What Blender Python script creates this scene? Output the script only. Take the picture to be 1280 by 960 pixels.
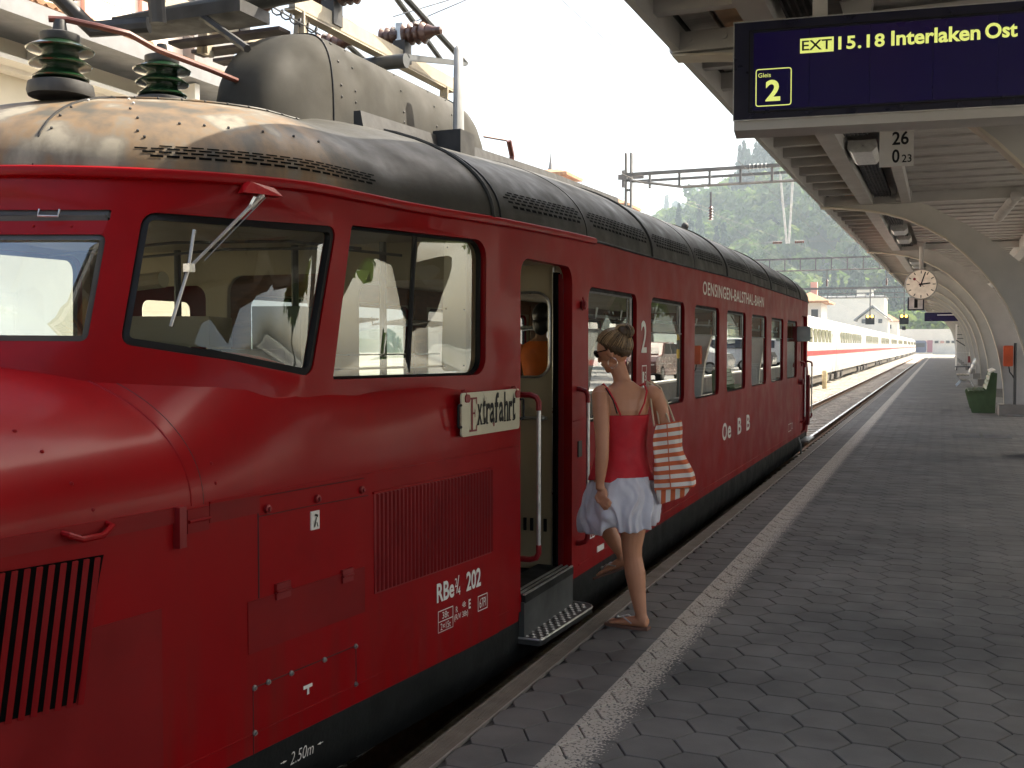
import bpy, bmesh, math, random
import numpy as np
from math import sin, cos, pi, radians, atan2, sqrt, tan
from mathutils import Vector, Matrix, geometry
random.seed(7); np.random.seed(7)
SC = bpy.context.scene
COL = SC.collection
for o in list(bpy.data.objects): bpy.data.objects.remove(o)

# ------------------------------------------------------------ camera, light
cam_d = bpy.data.cameras.new('camera'); cam = bpy.data.objects.new('camera', cam_d); COL.objects.link(cam)
cam.location = (0, 0, 1.6); cam.rotation_euler = (radians(90 - 2.083), 0, radians(22.06))
cam_d.lens = 37.125; cam_d.sensor_width = 36; cam_d.clip_start = 0.05; cam_d.clip_end = 6000
SC.camera = cam
world = bpy.data.worlds.new('World'); SC.world = world; world.use_nodes = True
SUN = Vector((0.57, 0.62, 1.0)).normalized()
sun_el = math.asin(SUN.z); sun_az = atan2(SUN.x, SUN.y)
wn = world.node_tree; wn.nodes.clear()
sky = wn.nodes.new('ShaderNodeTexSky'); sky.sky_type = 'NISHITA'; sky.sun_disc = False
sky.sun_elevation = sun_el; sky.sun_rotation = sun_az; sky.dust_density = 8.0; sky.air_density = 1.0; sky.altitude = 500; sky.ozone_density = 0.6
bg = wn.nodes.new('ShaderNodeBackground'); bg.inputs[1].default_value = 0.15
wo = wn.nodes.new('ShaderNodeOutputWorld')
wn.links.new(sky.outputs[0], bg.inputs[0]); wn.links.new(bg.outputs[0], wo.inputs[0])
sl = bpy.data.lights.new('sun', 'SUN'); sl.energy = 4.8; sl.angle = radians(0.5); sl.color = (1, 0.95, 0.86)
so = bpy.data.objects.new('sun', sl); COL.objects.link(so); so.rotation_euler = SUN.to_track_quat('Z', 'Y').to_euler(); so.location = (20, -20, 50)
SC.view_settings.view_transform = 'Standard'; SC.view_settings.look = 'None'; SC.view_settings.gamma = 1.0
SC.view_settings.exposure = 1.66
SC.view_settings.use_white_balance = True; SC.view_settings.white_balance_temperature = 7050; SC.view_settings.white_balance_tint = 9
SC.cycles.max_bounces = 8; SC.cycles.diffuse_bounces = 4; SC.cycles.glossy_bounces = 4; SC.cycles.transparent_max_bounces = 16; SC.cycles.transmission_bounces = 6
SC.cycles.volume_bounces = 0; SC.cycles.sample_clamp_indirect = 6.0; SC.cycles.caustics_reflective = False; SC.cycles.caustics_refractive = False
try:
    SC.cycles.use_denoising = True
except Exception: pass

# ------------------------------------------------------------ materials
MATS = {}
def mat(name, col, rough=0.6, metal=0.0, var=0.15, scale=8.0, bump=0.0, bscale=60.0, coat=0.0, col2=None, mixscale=2.0, mixlo=0.45, mixhi=0.65, spec=0.5, stretch=(1, 1, 1), det=4.0, sss=0.0, emit=None):
    if name in MATS: return MATS[name]
    m = bpy.data.materials.new(name); m.use_nodes = True; MATS[name] = m
    nt = m.node_tree; N = nt.nodes; L = nt.links
    b = N['Principled BSDF']
    b.inputs['Roughness'].default_value = rough; b.inputs['Metallic'].default_value = metal
    b.inputs['Coat Weight'].default_value = coat; b.inputs['Coat Roughness'].default_value = 0.16
    b.inputs['Specular IOR Level'].default_value = spec
    if sss: b.inputs['Subsurface Weight'].default_value = sss; b.inputs['Subsurface Radius'].default_value = (0.02, 0.008, 0.004)
    g = N.new('ShaderNodeNewGeometry')
    mp = N.new('ShaderNodeVectorMath'); mp.operation = 'MULTIPLY'; mp.inputs[1].default_value = stretch
    L.new(g.outputs['Position'], mp.inputs[0])
    n = N.new('ShaderNodeTexNoise'); n.inputs['Scale'].default_value = scale; n.inputs['Detail'].default_value = det
    L.new(mp.outputs[0], n.inputs['Vector'])
    r = N.new('ShaderNodeMapRange'); r.inputs[1].default_value = 0.3; r.inputs[2].default_value = 0.7
    r.inputs[3].default_value = 1 - var; r.inputs[4].default_value = 1 + var
    L.new(n.outputs[0], r.inputs[0])
    mul = N.new('ShaderNodeMix'); mul.data_type = 'RGBA'; mul.blend_type = 'MULTIPLY'; mul.inputs[0].default_value = 1
    L.new(r.outputs[0], mul.inputs[7]); mul.inputs[6].default_value = (*col, 1)
    if col2:
        n2 = N.new('ShaderNodeTexNoise'); n2.inputs['Scale'].default_value = mixscale; n2.inputs['Detail'].default_value = 6
        L.new(mp.outputs[0], n2.inputs['Vector'])
        r2 = N.new('ShaderNodeMapRange'); r2.inputs[1].default_value = mixlo; r2.inputs[2].default_value = mixhi
        L.new(n2.outputs[0], r2.inputs[0])
        mx = N.new('ShaderNodeMix'); mx.data_type = 'RGBA'; mx.inputs[6].default_value = (*col, 1); mx.inputs[7].default_value = (*col2, 1)
        L.new(r2.outputs[0], mx.inputs[0]); L.new(mx.outputs[2], mul.inputs[6])
    L.new(mul.outputs[2], b.inputs['Base Color'])
    m['mul'] = mul.name
    nr = N.new('ShaderNodeTexNoise'); nr.inputs['Scale'].default_value = scale * .8 + 1; nr.inputs['Detail'].default_value = 5; L.new(g.outputs['Position'], nr.inputs['Vector'])
    rr_ = N.new('ShaderNodeMapRange'); rr_.inputs[1].default_value = .3; rr_.inputs[2].default_value = .7; rr_.inputs[3].default_value = rough * .78; rr_.inputs[4].default_value = min(1, rough * 1.22)
    L.new(nr.outputs[0], rr_.inputs[0]); L.new(rr_.outputs[0], b.inputs['Roughness'])
    if bump:
        nb = N.new('ShaderNodeTexNoise'); nb.inputs['Scale'].default_value = bscale; nb.inputs['Detail'].default_value = 3
        L.new(mp.outputs[0], nb.inputs['Vector'])
        bp = N.new('ShaderNodeBump'); bp.inputs['Strength'].default_value = bump; bp.inputs['Distance'].default_value = 0.01
        L.new(nb.outputs[0], bp.inputs['Height']); L.new(bp.outputs[0], b.inputs['Normal'])
    if emit:
        b.inputs['Emission Color'].default_value = (*emit[0], 1); b.inputs['Emission Strength'].default_value = emit[1]
    return m

RED = mat('red_paint', (0.265, 0.0012, 0.004), 0.45, var=0.12, scale=3, coat=0.15, bump=0.07, bscale=6, col2=(0.22, 0.001, 0.003), mixscale=1.5, spec=.12)
RED2 = mat('dull_red_paint', (0.19, 0.0045, 0.006), 0.5, var=0.12, scale=5, spec=.2)
REDIN = mat('red_door_paint', (0.20, 0.005, 0.008), 0.4, var=0.1, scale=5)
DARK = mat('dark_skirt_paint', (0.011, 0.012, 0.0115), 0.6, spec=.25, var=0.3, scale=6, bump=0.2, bscale=40)
VOID = mat('recess_shade_black', (0.002, 0.002, 0.002), 0.95, spec=0.05)  # near-black colour stands in for the shade inside openings
BLACK = mat('black_rubber', (0.006, 0.006, 0.0065), 0.6, spec=.3, var=0.2)
UNDER = mat('grimy_underframe', (0.006, 0.0055, 0.005), 0.9, var=0.4, spec=.2)
ALU = mat('brushed_aluminium', (0.55, 0.55, 0.53), 0.35, metal=0.85, var=0.15, scale=20)
STEEL = mat('worn_steel', (0.30, 0.30, 0.29), 0.4, metal=0.7, var=0.25, scale=14)
WHITE = mat('white_lettering', (0.75, 0.72, 0.67), 0.6, var=0.06, scale=60)
BEIGE = mat('beige_interior_panel', (0.40, 0.34, 0.22), 0.55, var=0.08, scale=3)
CREAM = mat('cream_ceiling', (0.38, 0.34, 0.25), 0.6, var=0.08, scale=2)
WOOD = mat('brown_wood_panel', (0.22, 0.095, 0.035), 0.45, var=0.25, scale=6, stretch=(1, 1, 6))
SEAT = mat('green_seat_leather', (0.06, 0.08, 0.05), 0.5)
GREY = mat('grey_machine_paint', (0.055, 0.058, 0.056), 0.5, var=0.15)
CONC = mat('grey_concrete', (0.24, 0.225, 0.20), 0.85, var=0.15, scale=5, bump=0.3, bscale=90)
TAN = mat('tan_painted_steel', (0.42, 0.36, 0.26), 0.6, var=0.15, scale=9, bump=0.1)
CANOPY = mat('canopy_grey_paint', (0.43, 0.42, 0.40), 0.6, var=0.07, scale=3)
CANOPY2 = mat('canopy_board_paint', (0.39, 0.375, 0.352), 0.7, var=0.16, scale=5, stretch=(1, 6, 1))
FLANGE = mat('lit_flange_colour', (0.55, 0.50, 0.40), 0.6, var=0.06)  # bounced light on the arch rims put into a paler, warmer colour
GLOW = mat('orange_lit_board', (0.80, 0.55, 0.33), 0.6, var=0.1, scale=5)  # opaque board, the orange light is put into its colour
INSG = mat('green_glazed_porcelain', (0.008, 0.032, 0.012), 0.15, var=0.2, coat=0.6)
INSB = mat('brown_glazed_porcelain', (0.10, 0.045, 0.03), 0.25, var=0.25, coat=0.4)
COPPER = mat('red_oxide_pipe', (0.13, 0.038, 0.026), 0.5, var=0.2, scale=15)
FIRE = mat('dark_iron', (0.035, 0.034, 0.033), 0.6, var=0.3, scale=12)

def weather_red(m):
    nt = m.node_tree; N = nt.nodes; L = nt.links; b = N['Principled BSDF']; mul = N[m['mul']]
    g = N.new('ShaderNodeNewGeometry'); s = N.new('ShaderNodeSeparateXYZ'); L.new(g.outputs['Position'], s.inputs[0])
    st = N.new('ShaderNodeVectorMath'); st.operation = 'MULTIPLY'; st.inputs[1].default_value = (9, 9, .7); L.new(g.outputs['Position'], st.inputs[0])
    n = N.new('ShaderNodeTexNoise'); n.inputs['Scale'].default_value = 1.6; n.inputs['Detail'].default_value = 6; L.new(st.outputs[0], n.inputs['Vector'])
    low = N.new('ShaderNodeMapRange'); low.inputs[1].default_value = .75; low.inputs[2].default_value = .05; low.inputs[3].default_value = .06; low.inputs[4].default_value = .30; L.new(s.outputs['Z'], low.inputs[0])
    r = N.new('ShaderNodeMapRange'); r.inputs[1].default_value = .47; r.inputs[2].default_value = .72; L.new(n.outputs[0], r.inputs[0])
    f = N.new('ShaderNodeMath'); f.operation = 'MULTIPLY'; L.new(low.outputs[0], f.inputs[0]); L.new(r.outputs[0], f.inputs[1])
    mx = N.new('ShaderNodeMix'); mx.data_type = 'RGBA'; L.new(f.outputs[0], mx.inputs[0]); L.new(mul.outputs[2], mx.inputs[6]); mx.inputs[7].default_value = (.075, .035, .025, 1); L.new(mx.outputs[2], b.inputs['Base Color'])
weather_red(RED)
def roof_mat():
    m = mat('weathered_roof_paint', (0.029, 0.028, 0.023), 0.62, spec=.3, var=0.3, scale=5, bump=0.12, bscale=25, stretch=(1, 0.35, 1))
    nt = m.node_tree; N = nt.nodes; L = nt.links
    b = N['Principled BSDF']; mul = N[m['mul']]
    g = N.new('ShaderNodeNewGeometry'); sx = N.new('ShaderNodeSeparateXYZ'); L.new(g.outputs['Position'], sx.inputs[0])
    r = N.new('ShaderNodeMapRange'); r.inputs[1].default_value = 4.05; r.inputs[2].default_value = 3.75; r.interpolation_type = 'SMOOTHSTEP'
    L.new(sx.outputs['Y'], r.inputs[0])
    n = N.new('ShaderNodeTexNoise'); n.inputs['Scale'].default_value = 2.6; n.inputs['Detail'].default_value = 7; L.new(g.outputs['Position'], n.inputs['Vector'])
    vs_ = N.new('ShaderNodeVectorMath'); vs_.operation = 'MULTIPLY'; vs_.inputs[1].default_value = (2.2, 2.2, .7); L.new(g.outputs['Position'], vs_.inputs[0]); L.new(vs_.outputs[0], n.inputs['Vector'])
    cr = N.new('ShaderNodeValToRGB'); e = cr.color_ramp.elements
    e[0].position = 0.36; e[0].color = (0.075, 0.068, 0.055, 1); e[1].position = 0.66; e[1].color = (0.25, 0.225, 0.175, 1)
    k = cr.color_ramp.elements.new(0.5); k.color = (0.175, 0.118, 0.068, 1)
    k = cr.color_ramp.elements.new(0.57); k.color = (0.15, 0.13, 0.10, 1)
    L.new(n.outputs[0], cr.inputs[0])
    mx = N.new('ShaderNodeMix'); mx.data_type = 'RGBA'
    L.new(r.outputs[0], mx.inputs[0]); L.new(mul.outputs[2], mx.inputs[6]); L.new(cr.outputs[0], mx.inputs[7])
    L.new(mx.outputs[2], b.inputs['Base Color'])
    return m
ROOF = roof_mat()
HUMPM = mat('hump_grey_paint', (0.036, 0.034, 0.028), 0.8, spec=.25, var=0.22, scale=3.5, bump=0.06, bscale=20, col2=(0.05, 0.047, 0.04), mixscale=2.5)

def glass_mat(name, lo, hi, tint=(0.75, 0.78, 0.76)):
    m = bpy.data.materials.new(name); m.use_nodes = True; nt = m.node_tree; N = nt.nodes; L = nt.links; N.clear()
    o = N.new('ShaderNodeOutputMaterial'); t = N.new('ShaderNodeBsdfTransparent'); t.inputs[0].default_value = (*tint, 1)
    gl = N.new('ShaderNodeBsdfGlossy'); gl.inputs['Roughness'].default_value = 0.0; gl.inputs[0].default_value = (0.92, 0.95, 0.93, 1)
    lw = N.new('ShaderNodeLayerWeight'); lw.inputs[0].default_value = 0.5
    r = N.new('ShaderNodeMapRange'); r.inputs[1].default_value = 0.0; r.inputs[2].default_value = 1.0; r.inputs[3].default_value = lo; r.inputs[4].default_value = hi
    L.new(lw.outputs['Facing'], r.inputs[0])
    mx = N.new('ShaderNodeMixShader'); L.new(r.outputs[0], mx.inputs[0]); L.new(t.outputs[0], mx.inputs[1]); L.new(gl.outputs[0], mx.inputs[2]); L.new(mx.outputs[0], o.inputs[0])
    return m
GLASS = glass_mat('window_glass', 0.04, 0.26)
GLASSR = glass_mat('reflective_window_glass', 0.12, 0.75)
GLASSW = glass_mat('front_window_glass', 0.20, 0.75, (0.6, 0.7, 0.75))

# ------------------------------------------------------------ mesh builder
class MB:
    def __init__(s): s.v = []; s.f = []; s.mi = []
    def add(s, verts, faces, mi=0):
        k = len(s.v); s.v += [tuple(p) for p in verts]; s.f += [tuple(i + k for i in f) for f in faces]; s.mi += [mi] * len(faces); return s
    def box(s, c, d, rz=0.0, ry=0.0, rx=0.0, mi=0):
        M = Matrix.Rotation(rz, 3, 'Z') @ Matrix.Rotation(ry, 3, 'Y') @ Matrix.Rotation(rx, 3, 'X'); c = Vector(c)
        vs = [c + M @ Vector((x * d[0] / 2, y * d[1] / 2, z * d[2] / 2)) for z in (-1, 1) for y in (-1, 1) for x in (-1, 1)]
        return s.add(vs, [(0, 2, 3, 1), (4, 5, 7, 6), (0, 1, 5, 4), (2, 6, 7, 3), (0, 4, 6, 2), (1, 3, 7, 5)], mi)
    def ab(s, a, b, mi=0):
        return s.box([(a[i] + b[i]) / 2 for i in range(3)], [abs(b[i] - a[i]) for i in range(3)], mi=mi)
    def tube(s, pts, r, n=8, cap=True, mi=0, closed=False):
        pts = [Vector(p) for p in pts]; m = len(pts)
        rr = r if isinstance(r, (list, tuple)) else [r] * m
        k = len(s.v); up = None; rings = []
        for i, p in enumerate(pts):
            if closed: t = pts[(i + 1) % m] - pts[i - 1]
            else: t = pts[min(i + 1, m - 1)] - pts[max(i - 1, 0)]
            t.normalize()
            if up is None:
                up = Vector((0, 0, 1)) if abs(t.z) < 0.9 else Vector((1, 0, 0))
            a = t.cross(up)
            if a.length < 1e-6: a = t.orthogonal()
            a.normalize(); bb = a.cross(t); up = bb
            q = rr[i]; q = q if isinstance(q, (tuple, list)) else (q, q)
            rings.append([p + a * (cos(2 * pi * j / n) * q[0]) + bb * (sin(2 * pi * j / n) * q[1]) for j in range(n)])
        vs = [v for r_ in rings for v in r_]; fs = []
        for i in range(m if closed else m - 1):
            for j in range(n):
                i2 = (i + 1) % m
                fs.append((i * n + j, i * n + (j + 1) % n, i2 * n + (j + 1) % n, i2 * n + j))
        if cap and not closed: fs += [tuple(range(n))[::-1], tuple(range((m - 1) * n, m * n))]
        return s.add(vs, fs, mi)
    def cyl(s, a, b, r, n=12, r2=None, mi=0): return s.tube([a, b], [r, r if r2 is None else r2], n, mi=mi)
    def lathe(s, prof, c, axis=(0, 0, 1), n=20, mi=0):
        # prof: list of (radius, height)
        ax = Vector(axis).normalized(); a = ax.orthogonal().normalized(); b = ax.cross(a); c = Vector(c)
        vs = [c + ax * h + (a * cos(2 * pi * j / n) + b * sin(2 * pi * j / n)) * max(r, 1e-4) for r, h in prof for j in range(n)]
        fs = [(i * n + j, i * n + (j + 1) % n, (i + 1) * n + (j + 1) % n, (i + 1) * n + j) for i in range(len(prof) - 1) for j in range(n)]
        fs += [tuple(range(n))[::-1], tuple(range((len(prof) - 1) * n, len(prof) * n))]
        return s.add(vs, fs, mi)
    def prism(s, poly, a, b, M=None, mi=0):
        # poly: 2D (u,w) ; a,b: extrusion coords ; M(u,w,e)->xyz
        M = M or (lambda u, w, e: (u, e, w)); n = len(poly)
        vs = [M(u, w, a) for u, w in poly] + [M(u, w, b) for u, w in poly]
        fs = [tuple(range(n))[::-1], tuple(range(n, 2 * n))] + [(i, (i + 1) % n, n + (i + 1) % n, n + i) for i in range(n)]
        return s.add(vs, fs, mi)
    def sphere(s, c, r, n=12, m=8, mi=0):
        r = r if isinstance(r, (tuple, list)) else (r, r, r)
        prof = []
        vs = []; 
        for i in range(1, m):
            th = pi * i / m
            for j in range(n):
                ph = 2 * pi * j / n; vs.append((c[0] + r[0] * sin(th) * cos(ph), c[1] + r[1] * sin(th) * sin(ph), c[2] + r[2] * cos(th)))
        top = len(vs); vs.append((c[0], c[1], c[2] + r[2])); vs.append((c[0], c[1], c[2] - r[2]))
        fs = [(i * n + j, (i + 1) * n + j, (i + 1) * n + (j + 1) % n, i * n + (j + 1) % n) for i in range(m - 2) for j in range(n)]
        fs += [(top, j, (j + 1) % n) for j in range(n)] + [(top + 1, (m - 2) * n + (j + 1) % n, (m - 2) * n + j) for j in range(n)]
        return s.add(vs, fs, mi)
    def mesh(s, name, mats, smooth=True, fix=True, angle=35):
        me = bpy.data.meshes.new(name); me.from_pydata(s.v, [], s.f); 
        mats = mats if isinstance(mats, (list, tuple)) else [mats]
        for mm in mats: me.materials.append(mm)
        if any(s.mi): me.polygons.foreach_set('material_index', s.mi)
        if fix:
            bm = bmesh.new(); bm.from_mesh(me); bmesh.ops.recalc_face_normals(bm, faces=bm.faces); bm.to_mesh(me); bm.free()
        if smooth:
            me.polygons.foreach_set('use_smooth', [True] * len(me.polygons)); me.set_sharp_from_angle(angle=radians(angle))
        me.update(); return me

def prop(o, label=None, cat=None, group=None, kind=None):
    if label: o['label'] = label
    if cat: o['category'] = cat
    if group: o['group'] = group
    if kind: o['kind'] = kind
    return o
def link(name, me, parent=None):
    o = bpy.data.objects.new(name, me); COL.objects.link(o)
    if parent is not None:
        o.parent = parent
        M = Matrix.Identity(4); p = parent
        o.matrix_parent_inverse = world_m(parent).inverted()
    return o
def world_m(o):
    m = Matrix.LocRotScale(o.location, o.rotation_euler, o.scale)
    if o.parent: m = world_m(o.parent) @ o.matrix_parent_inverse @ m
    return m
def thing(name, loc, label, cat, group=None):
    o = bpy.data.objects.new(name, None); COL.objects.link(o); o.location = loc; o.empty_display_size = 0.2
    return prop(o, label, cat, group)
def part(name, mb, mats, parent, smooth=True, kind=None, label=None, fix=True, angle=35):
    o = link(name, mb.mesh(name, mats, smooth, fix, angle), parent)
    return prop(o, label=label, kind=kind)
def solo(name, mb, mats, label=None, cat=None, group=None, kind=None, smooth=True, fix=True, angle=35):
    return prop(link(name, mb.mesh(name, mats, smooth, fix, angle)), label, cat, group, kind)
def copytree(root, off, label=None, rz=0.0):
    def kids(o): return [c for c in bpy.data.objects if c.parent == o]
    def rec(o, par):
        c = o.copy(); COL.objects.link(c)
        if par is not None: c.parent = par
        for k in kids(o): rec(k, c)
        return c
    r = rec(root, None); r.location = Vector(root.location) + Vector(off); r.rotation_euler.z += rz
    if label: r['label'] = label
    return r

# text as flat mesh in 2D, fitted to a box (x0,y0,x1,y1)
def text2d(txt, fit, bold=0.0, spacing=1.0, shear=0.0):
    cu = bpy.data.curves.new('t', 'FONT'); cu.body = txt; cu.size = 1; cu.offset = bold; cu.space_character = spacing; cu.shear = shear; cu.resolution_u = 4
    o = bpy.data.objects.new('t', cu); COL.objects.link(o)
    dg = bpy.context.evaluated_depsgraph_get(); me = bpy.data.meshes.new_from_object(o.evaluated_get(dg))
    vs = np.array([v.co[:2] for v in me.vertices]); fs = [tuple(p.vertices) for p in me.polygons]
    bpy.data.objects.remove(o); bpy.data.curves.remove(cu); bpy.data.meshes.remove(me)
    lo = vs.min(0); hi = vs.max(0); sz = hi - lo
    x0, y0, x1, y1 = fit
    sx = (x1 - x0) / sz[0]; sy = (y1 - y0) / sz[1]
    vs = np.stack([x0 + (vs[:, 0] - lo[0]) * sx, y0 + (vs[:, 1] - lo[1]) * sy], 1)
    return vs.tolist(), fs
def text_mb(mb, txt, fit, M, **k):
    vs, fs = text2d(txt, fit, **k); return mb.add([M(*p) for p in vs], fs)

# polygon helpers
def rpoly(P, r, n=5):
    out = []; m = len(P)
    for i in range(m):
        p = Vector(P[i]).to_2d() if len(P[i]) > 2 else Vector(P[i]); a = Vector(P[i - 1]); b = Vector(P[(i + 1) % m])
        ri = r[i] if isinstance(r, (list, tuple)) else r
        da = (a - p).normalized(); db = (b - p).normalized(); ang = da.angle(db)
        d = ri / tan(ang / 2); 
        if ri <= 0: out.append((p.x, p.y)); continue
        cdir = (da + db).normalized(); cc = p + cdir * (ri / sin(ang / 2))
        s0 = p + da * d - cc; s1 = p + db * d - cc
        a0 = atan2(s0.y, s0.x); a1 = atan2(s1.y, s1.x); dd = (a1 - a0 + pi) % (2 * pi) - pi
        for k in range(n + 1):
            t = a0 + dd * k / n; out.append((cc.x + ri * cos(t), cc.y + ri * sin(t)))
    return out
def rrect(x0, y0, x1, y1, r, n=5): return rpoly([(x0, y0), (x1, y0), (x1, y1), (x0, y1)], r, n)
def inset(P, d):
    # P ccw -> shrink by d
    m = len(P); out = []
    for i in range(m):
        p = Vector(P[i]); a = (p - Vector(P[i - 1])); b = (Vector(P[(i + 1) % m]) - p)
        if a.length < 1e-7: a = b
        if b.length < 1e-7: b = a
        n1 = Vector((-a.y, a.x)).normalized(); n2 = Vector((-b.y, b.x)).normalized(); nn = (n1 + n2)
        if nn.length < 1e-6: nn = n1
        nn.normalize(); k = d / max(0.4, nn.dot(n1)); out.append((p.x + nn.x * k, p.y + nn.y * k))
    return out
def inpoly(px, py, poly):
    x = np.asarray(px); y = np.asarray(py); c = np.zeros(x.shape, bool); n = len(poly)
    for i in range(n):
        x0, y0 = poly[i]; x1, y1 = poly[(i + 1) % n]
        if y0 == y1: continue
        k = ((y0 > y) != (y1 > y)) & (x < (x1 - x0) * (y - y0) / (y1 - y0) + x0); c ^= k
    return c
def cdt(outer, holes, grid):
    """triangulate region with interior grid points; returns verts2d, tris"""
    vs = []; es = []
    for loop in [outer] + holes:
        k = len(vs); n = len(loop); vs += [Vector(p) for p in loop]; es += [(k + i, k + (i + 1) % n) for i in range(n)]
    if len(grid):
        g = np.array(grid); ok = inpoly(g[:, 0], g[:, 1], outer)
        for h in holes: ok &= ~inpoly(g[:, 0], g[:, 1], h)
        L = np.array([tuple(v) for v in vs]); g = g[ok]
        keep = [p for p in g if np.min(np.hypot(L[:, 0] - p[0], L[:, 1] - p[1])) > 0.02]
        vs += [Vector(p) for p in keep]
    r = geometry.delaunay_2d_cdt(vs, es, [], 0, 1e-6)
    V = np.array([tuple(v) for v in r[0]]); T = [f for f in r[2]]
    c = np.array([V[list(f)].mean(0) for f in T]); ok = inpoly(c[:, 0], c[:, 1], outer)
    for h in holes: ok &= ~inpoly(c[:, 0], c[:, 1], h)
    return V, [tuple(T[i]) for i in range(len(T)) if ok[i]]
# ------------------------------------------------------------ railcar hull
XC = -3.5; VM = 11.95
def XS(v):
    if v > VM: v = 2 * VM - v
    if v >= 5.8: return -2.1
    if v >= 4.6: t = (5.8 - v) / 1.2; return -2.1 - 0.066 * t * t
    return -2.166 - 0.11 * (4.6 - v)
def sstep(a, b, x): t = min(1, max(0, (x - a) / (b - a))); return t * t * (3 - 2 * t)
def WIN(v):
    if v > VM: v = 2 * VM - v
    return 0.07 * (1 - sstep(4.2, 5.1, v))
def ZG(v): return 2.24 + 0.05 * sstep(4.5, 7.0, v) + 0.06 * sstep(7, 13, v)
def _plan():
    CP = [(-3.82, 2.885), (-3.5, 2.82), (-3.18, 2.885), (-2.92, 3.005), (-2.70, 3.16), (-2.50, 3.37), (-2.36, 3.62), (XS(3.9) - WIN(3.9), 3.9), (XS(4.1) - WIN(4.1), 4.1)]
    out = []
    for i in range(1, len(CP) - 2):
        for k in range(12):
            t = k / 12; a, b, c, d = [np.array(q) for q in CP[i - 1:i + 3]]
            out.append(.5 * ((2 * b) + (c - a) * t + (2 * a - 5 * b + 4 * c - d) * t * t + (3 * b - a - 3 * c + d) * t ** 3))
    v = 3.9
    while v < VM + 1e-6: out.append(np.array((XS(v) - WIN(v), v))); v += 0.07
    out.append(np.array((-2.1, VM)))
    P = np.array(out); Q = P[::-1][1:].copy(); Q[:, 1] = 2 * VM - Q[:, 1]
    return np.vstack([P, Q])
PL = _plan(); _d = np.hypot(*np.diff(PL, axis=0).T); PS = np.concatenate([[0], np.cumsum(_d)]); STOT = PS[-1]; SH = STOT / 2
def Gs(s): return float(np.interp(s, PS, PL[:, 0])), float(np.interp(s, PS, PL[:, 1]))
def s_of_v(v):  # side region only
    i = np.searchsorted(PL[:, 1], v); return float(np.interp(v, PL[:, 1], PS)) if True else 0
def surf(s, z, o=0.0, side=1):
    """body wall point: s along the plan from the front centre, z height, o outward offset, side=-1 the far side"""
    x, v = Gs(s); x2, v2 = Gs(min(s + .02, STOT)); x1, v1 = Gs(max(s - .02, 0))
    tx, tv = x2 - x1, v2 - v1; l = math.hypot(tx, tv) or 1; nx, nv = tv / l, -tx / l
    vm = v if v < VM else 2 * VM - v; sg = 1 if v < VM else -1
    f = 1 if vm < 3.9 else max(0, 1 - (vm - 3.9) / 1.0)
    y = v - sg * f * .25 * (2.24 - z)
    zz = z
    if z > 2.05: zz = 2.05 + (z - 2.05) * (ZG(v) - 2.05) / 0.19
    px = x + nx * o; 
    if side < 0: px = 2 * XC - px
    return Vector((px, y + nv * o, zz))

TR = thing('railcar', (XC, VM, -0.52), 'old red streamlined railcar with grey roof stopped at the platform', 'train')

def sgrid(s0, s1, z0, z1):
    g = []; s = s0
    while s < s1:
        e = min(s, STOT - s); st = .05 if e < 3.2 else .35
        z = z0
        while z < z1: g.append((s + random.uniform(-.002, .002), z + random.uniform(-.002, .002))); z += .085
        s += st
    return g
# window outlines in (s, z)
sv = lambda v: s_of_v(v)
def msh(poly): return [(STOT - a, b) for a, b in poly][::-1]
W_WS = rpoly([(.035, 1.62), (.742, 1.615), (.745, 2.003), (.035, 2.003)], .025, 3)
W_TOP = rpoly([(.035, 2.052), (.748, 2.055), (.748, 2.095), (.035, 2.095)], .008, 2)
W_Q = rpoly([(.853, 1.606), (1.25, 1.545), (1.645, 1.474), (1.68, 2.09), (.857, 2.09)], [.045, 0.0, .045, .045, .045], 4)
W_SIDE = rpoly([(1.777, 1.46), (2.79, 1.452), (2.80, 2.132), (1.777, 2.108)], [.012, .09, .09, .012], 5)
V_W = [6.49 + 1.59 * i for i in range(7)]
SOFF = sv(8.0) - 8.0
W_P = [rrect(sv(v), 1.10, sv(v) + 1.17, 1.98, .085, 5) for v in V_W]
DOOR = rrect(sv(5.33), .16, sv(6.17), 2.076, .10, 5)
S5 = sv(5.0)
holesR = [W_WS, W_TOP, W_Q, W_SIDE, DOOR] + W_P + [msh(W_WS), msh(W_TOP), msh(W_Q), msh(W_SIDE), msh(DOOR)]
def bottom(v): return .10 if v < 5.6 or v > 2 * VM - 5.6 else .145
outer = []
zlow = 1.18
outer += [(s, zlow) for s in np.arange(0, S5, .1)] + [(S5, zlow)]
outer += [(S5, .10)] + [(s, .10) for s in np.arange(S5 + .1, sv(5.30), .1)] + [(sv(5.30), .10), (sv(5.31), .145)]
outer += [(s, .145) for s in np.arange(sv(5.31) + .2, STOT - sv(5.31), .3)] + [(STOT - sv(5.31), .145), (STOT - sv(5.30), .10), (STOT - S5, .10), (STOT - S5, zlow)]
outer += [(s, zlow) for s in np.arange(STOT - S5 + .1, STOT, .1)] + [(STOT, zlow)]
outer += [(s, 2.24) for s in np.arange(STOT, 0, -.12)] + [(0, 2.24)]
VG, TG = cdt(outer, holesR, sgrid(.05, STOT, .2, 2.22))
def wall_obj(side, holes, V, T, name):
    mb = MB(); mb.add([surf(s, z, 0, side) for s, z in V], T); 
    for h in holes:     # reveals
        n = len(h); vs = [surf(s, z, .0, side) for s, z in h] + [surf(s, z, -.055, side) for s, z in h]
        mb.add(vs, [(i, (i + 1) % n, n + (i + 1) % n, n + i) for i in range(n)])
    me = mb.mesh(name, RED, True, False, 40)
    return me
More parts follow.
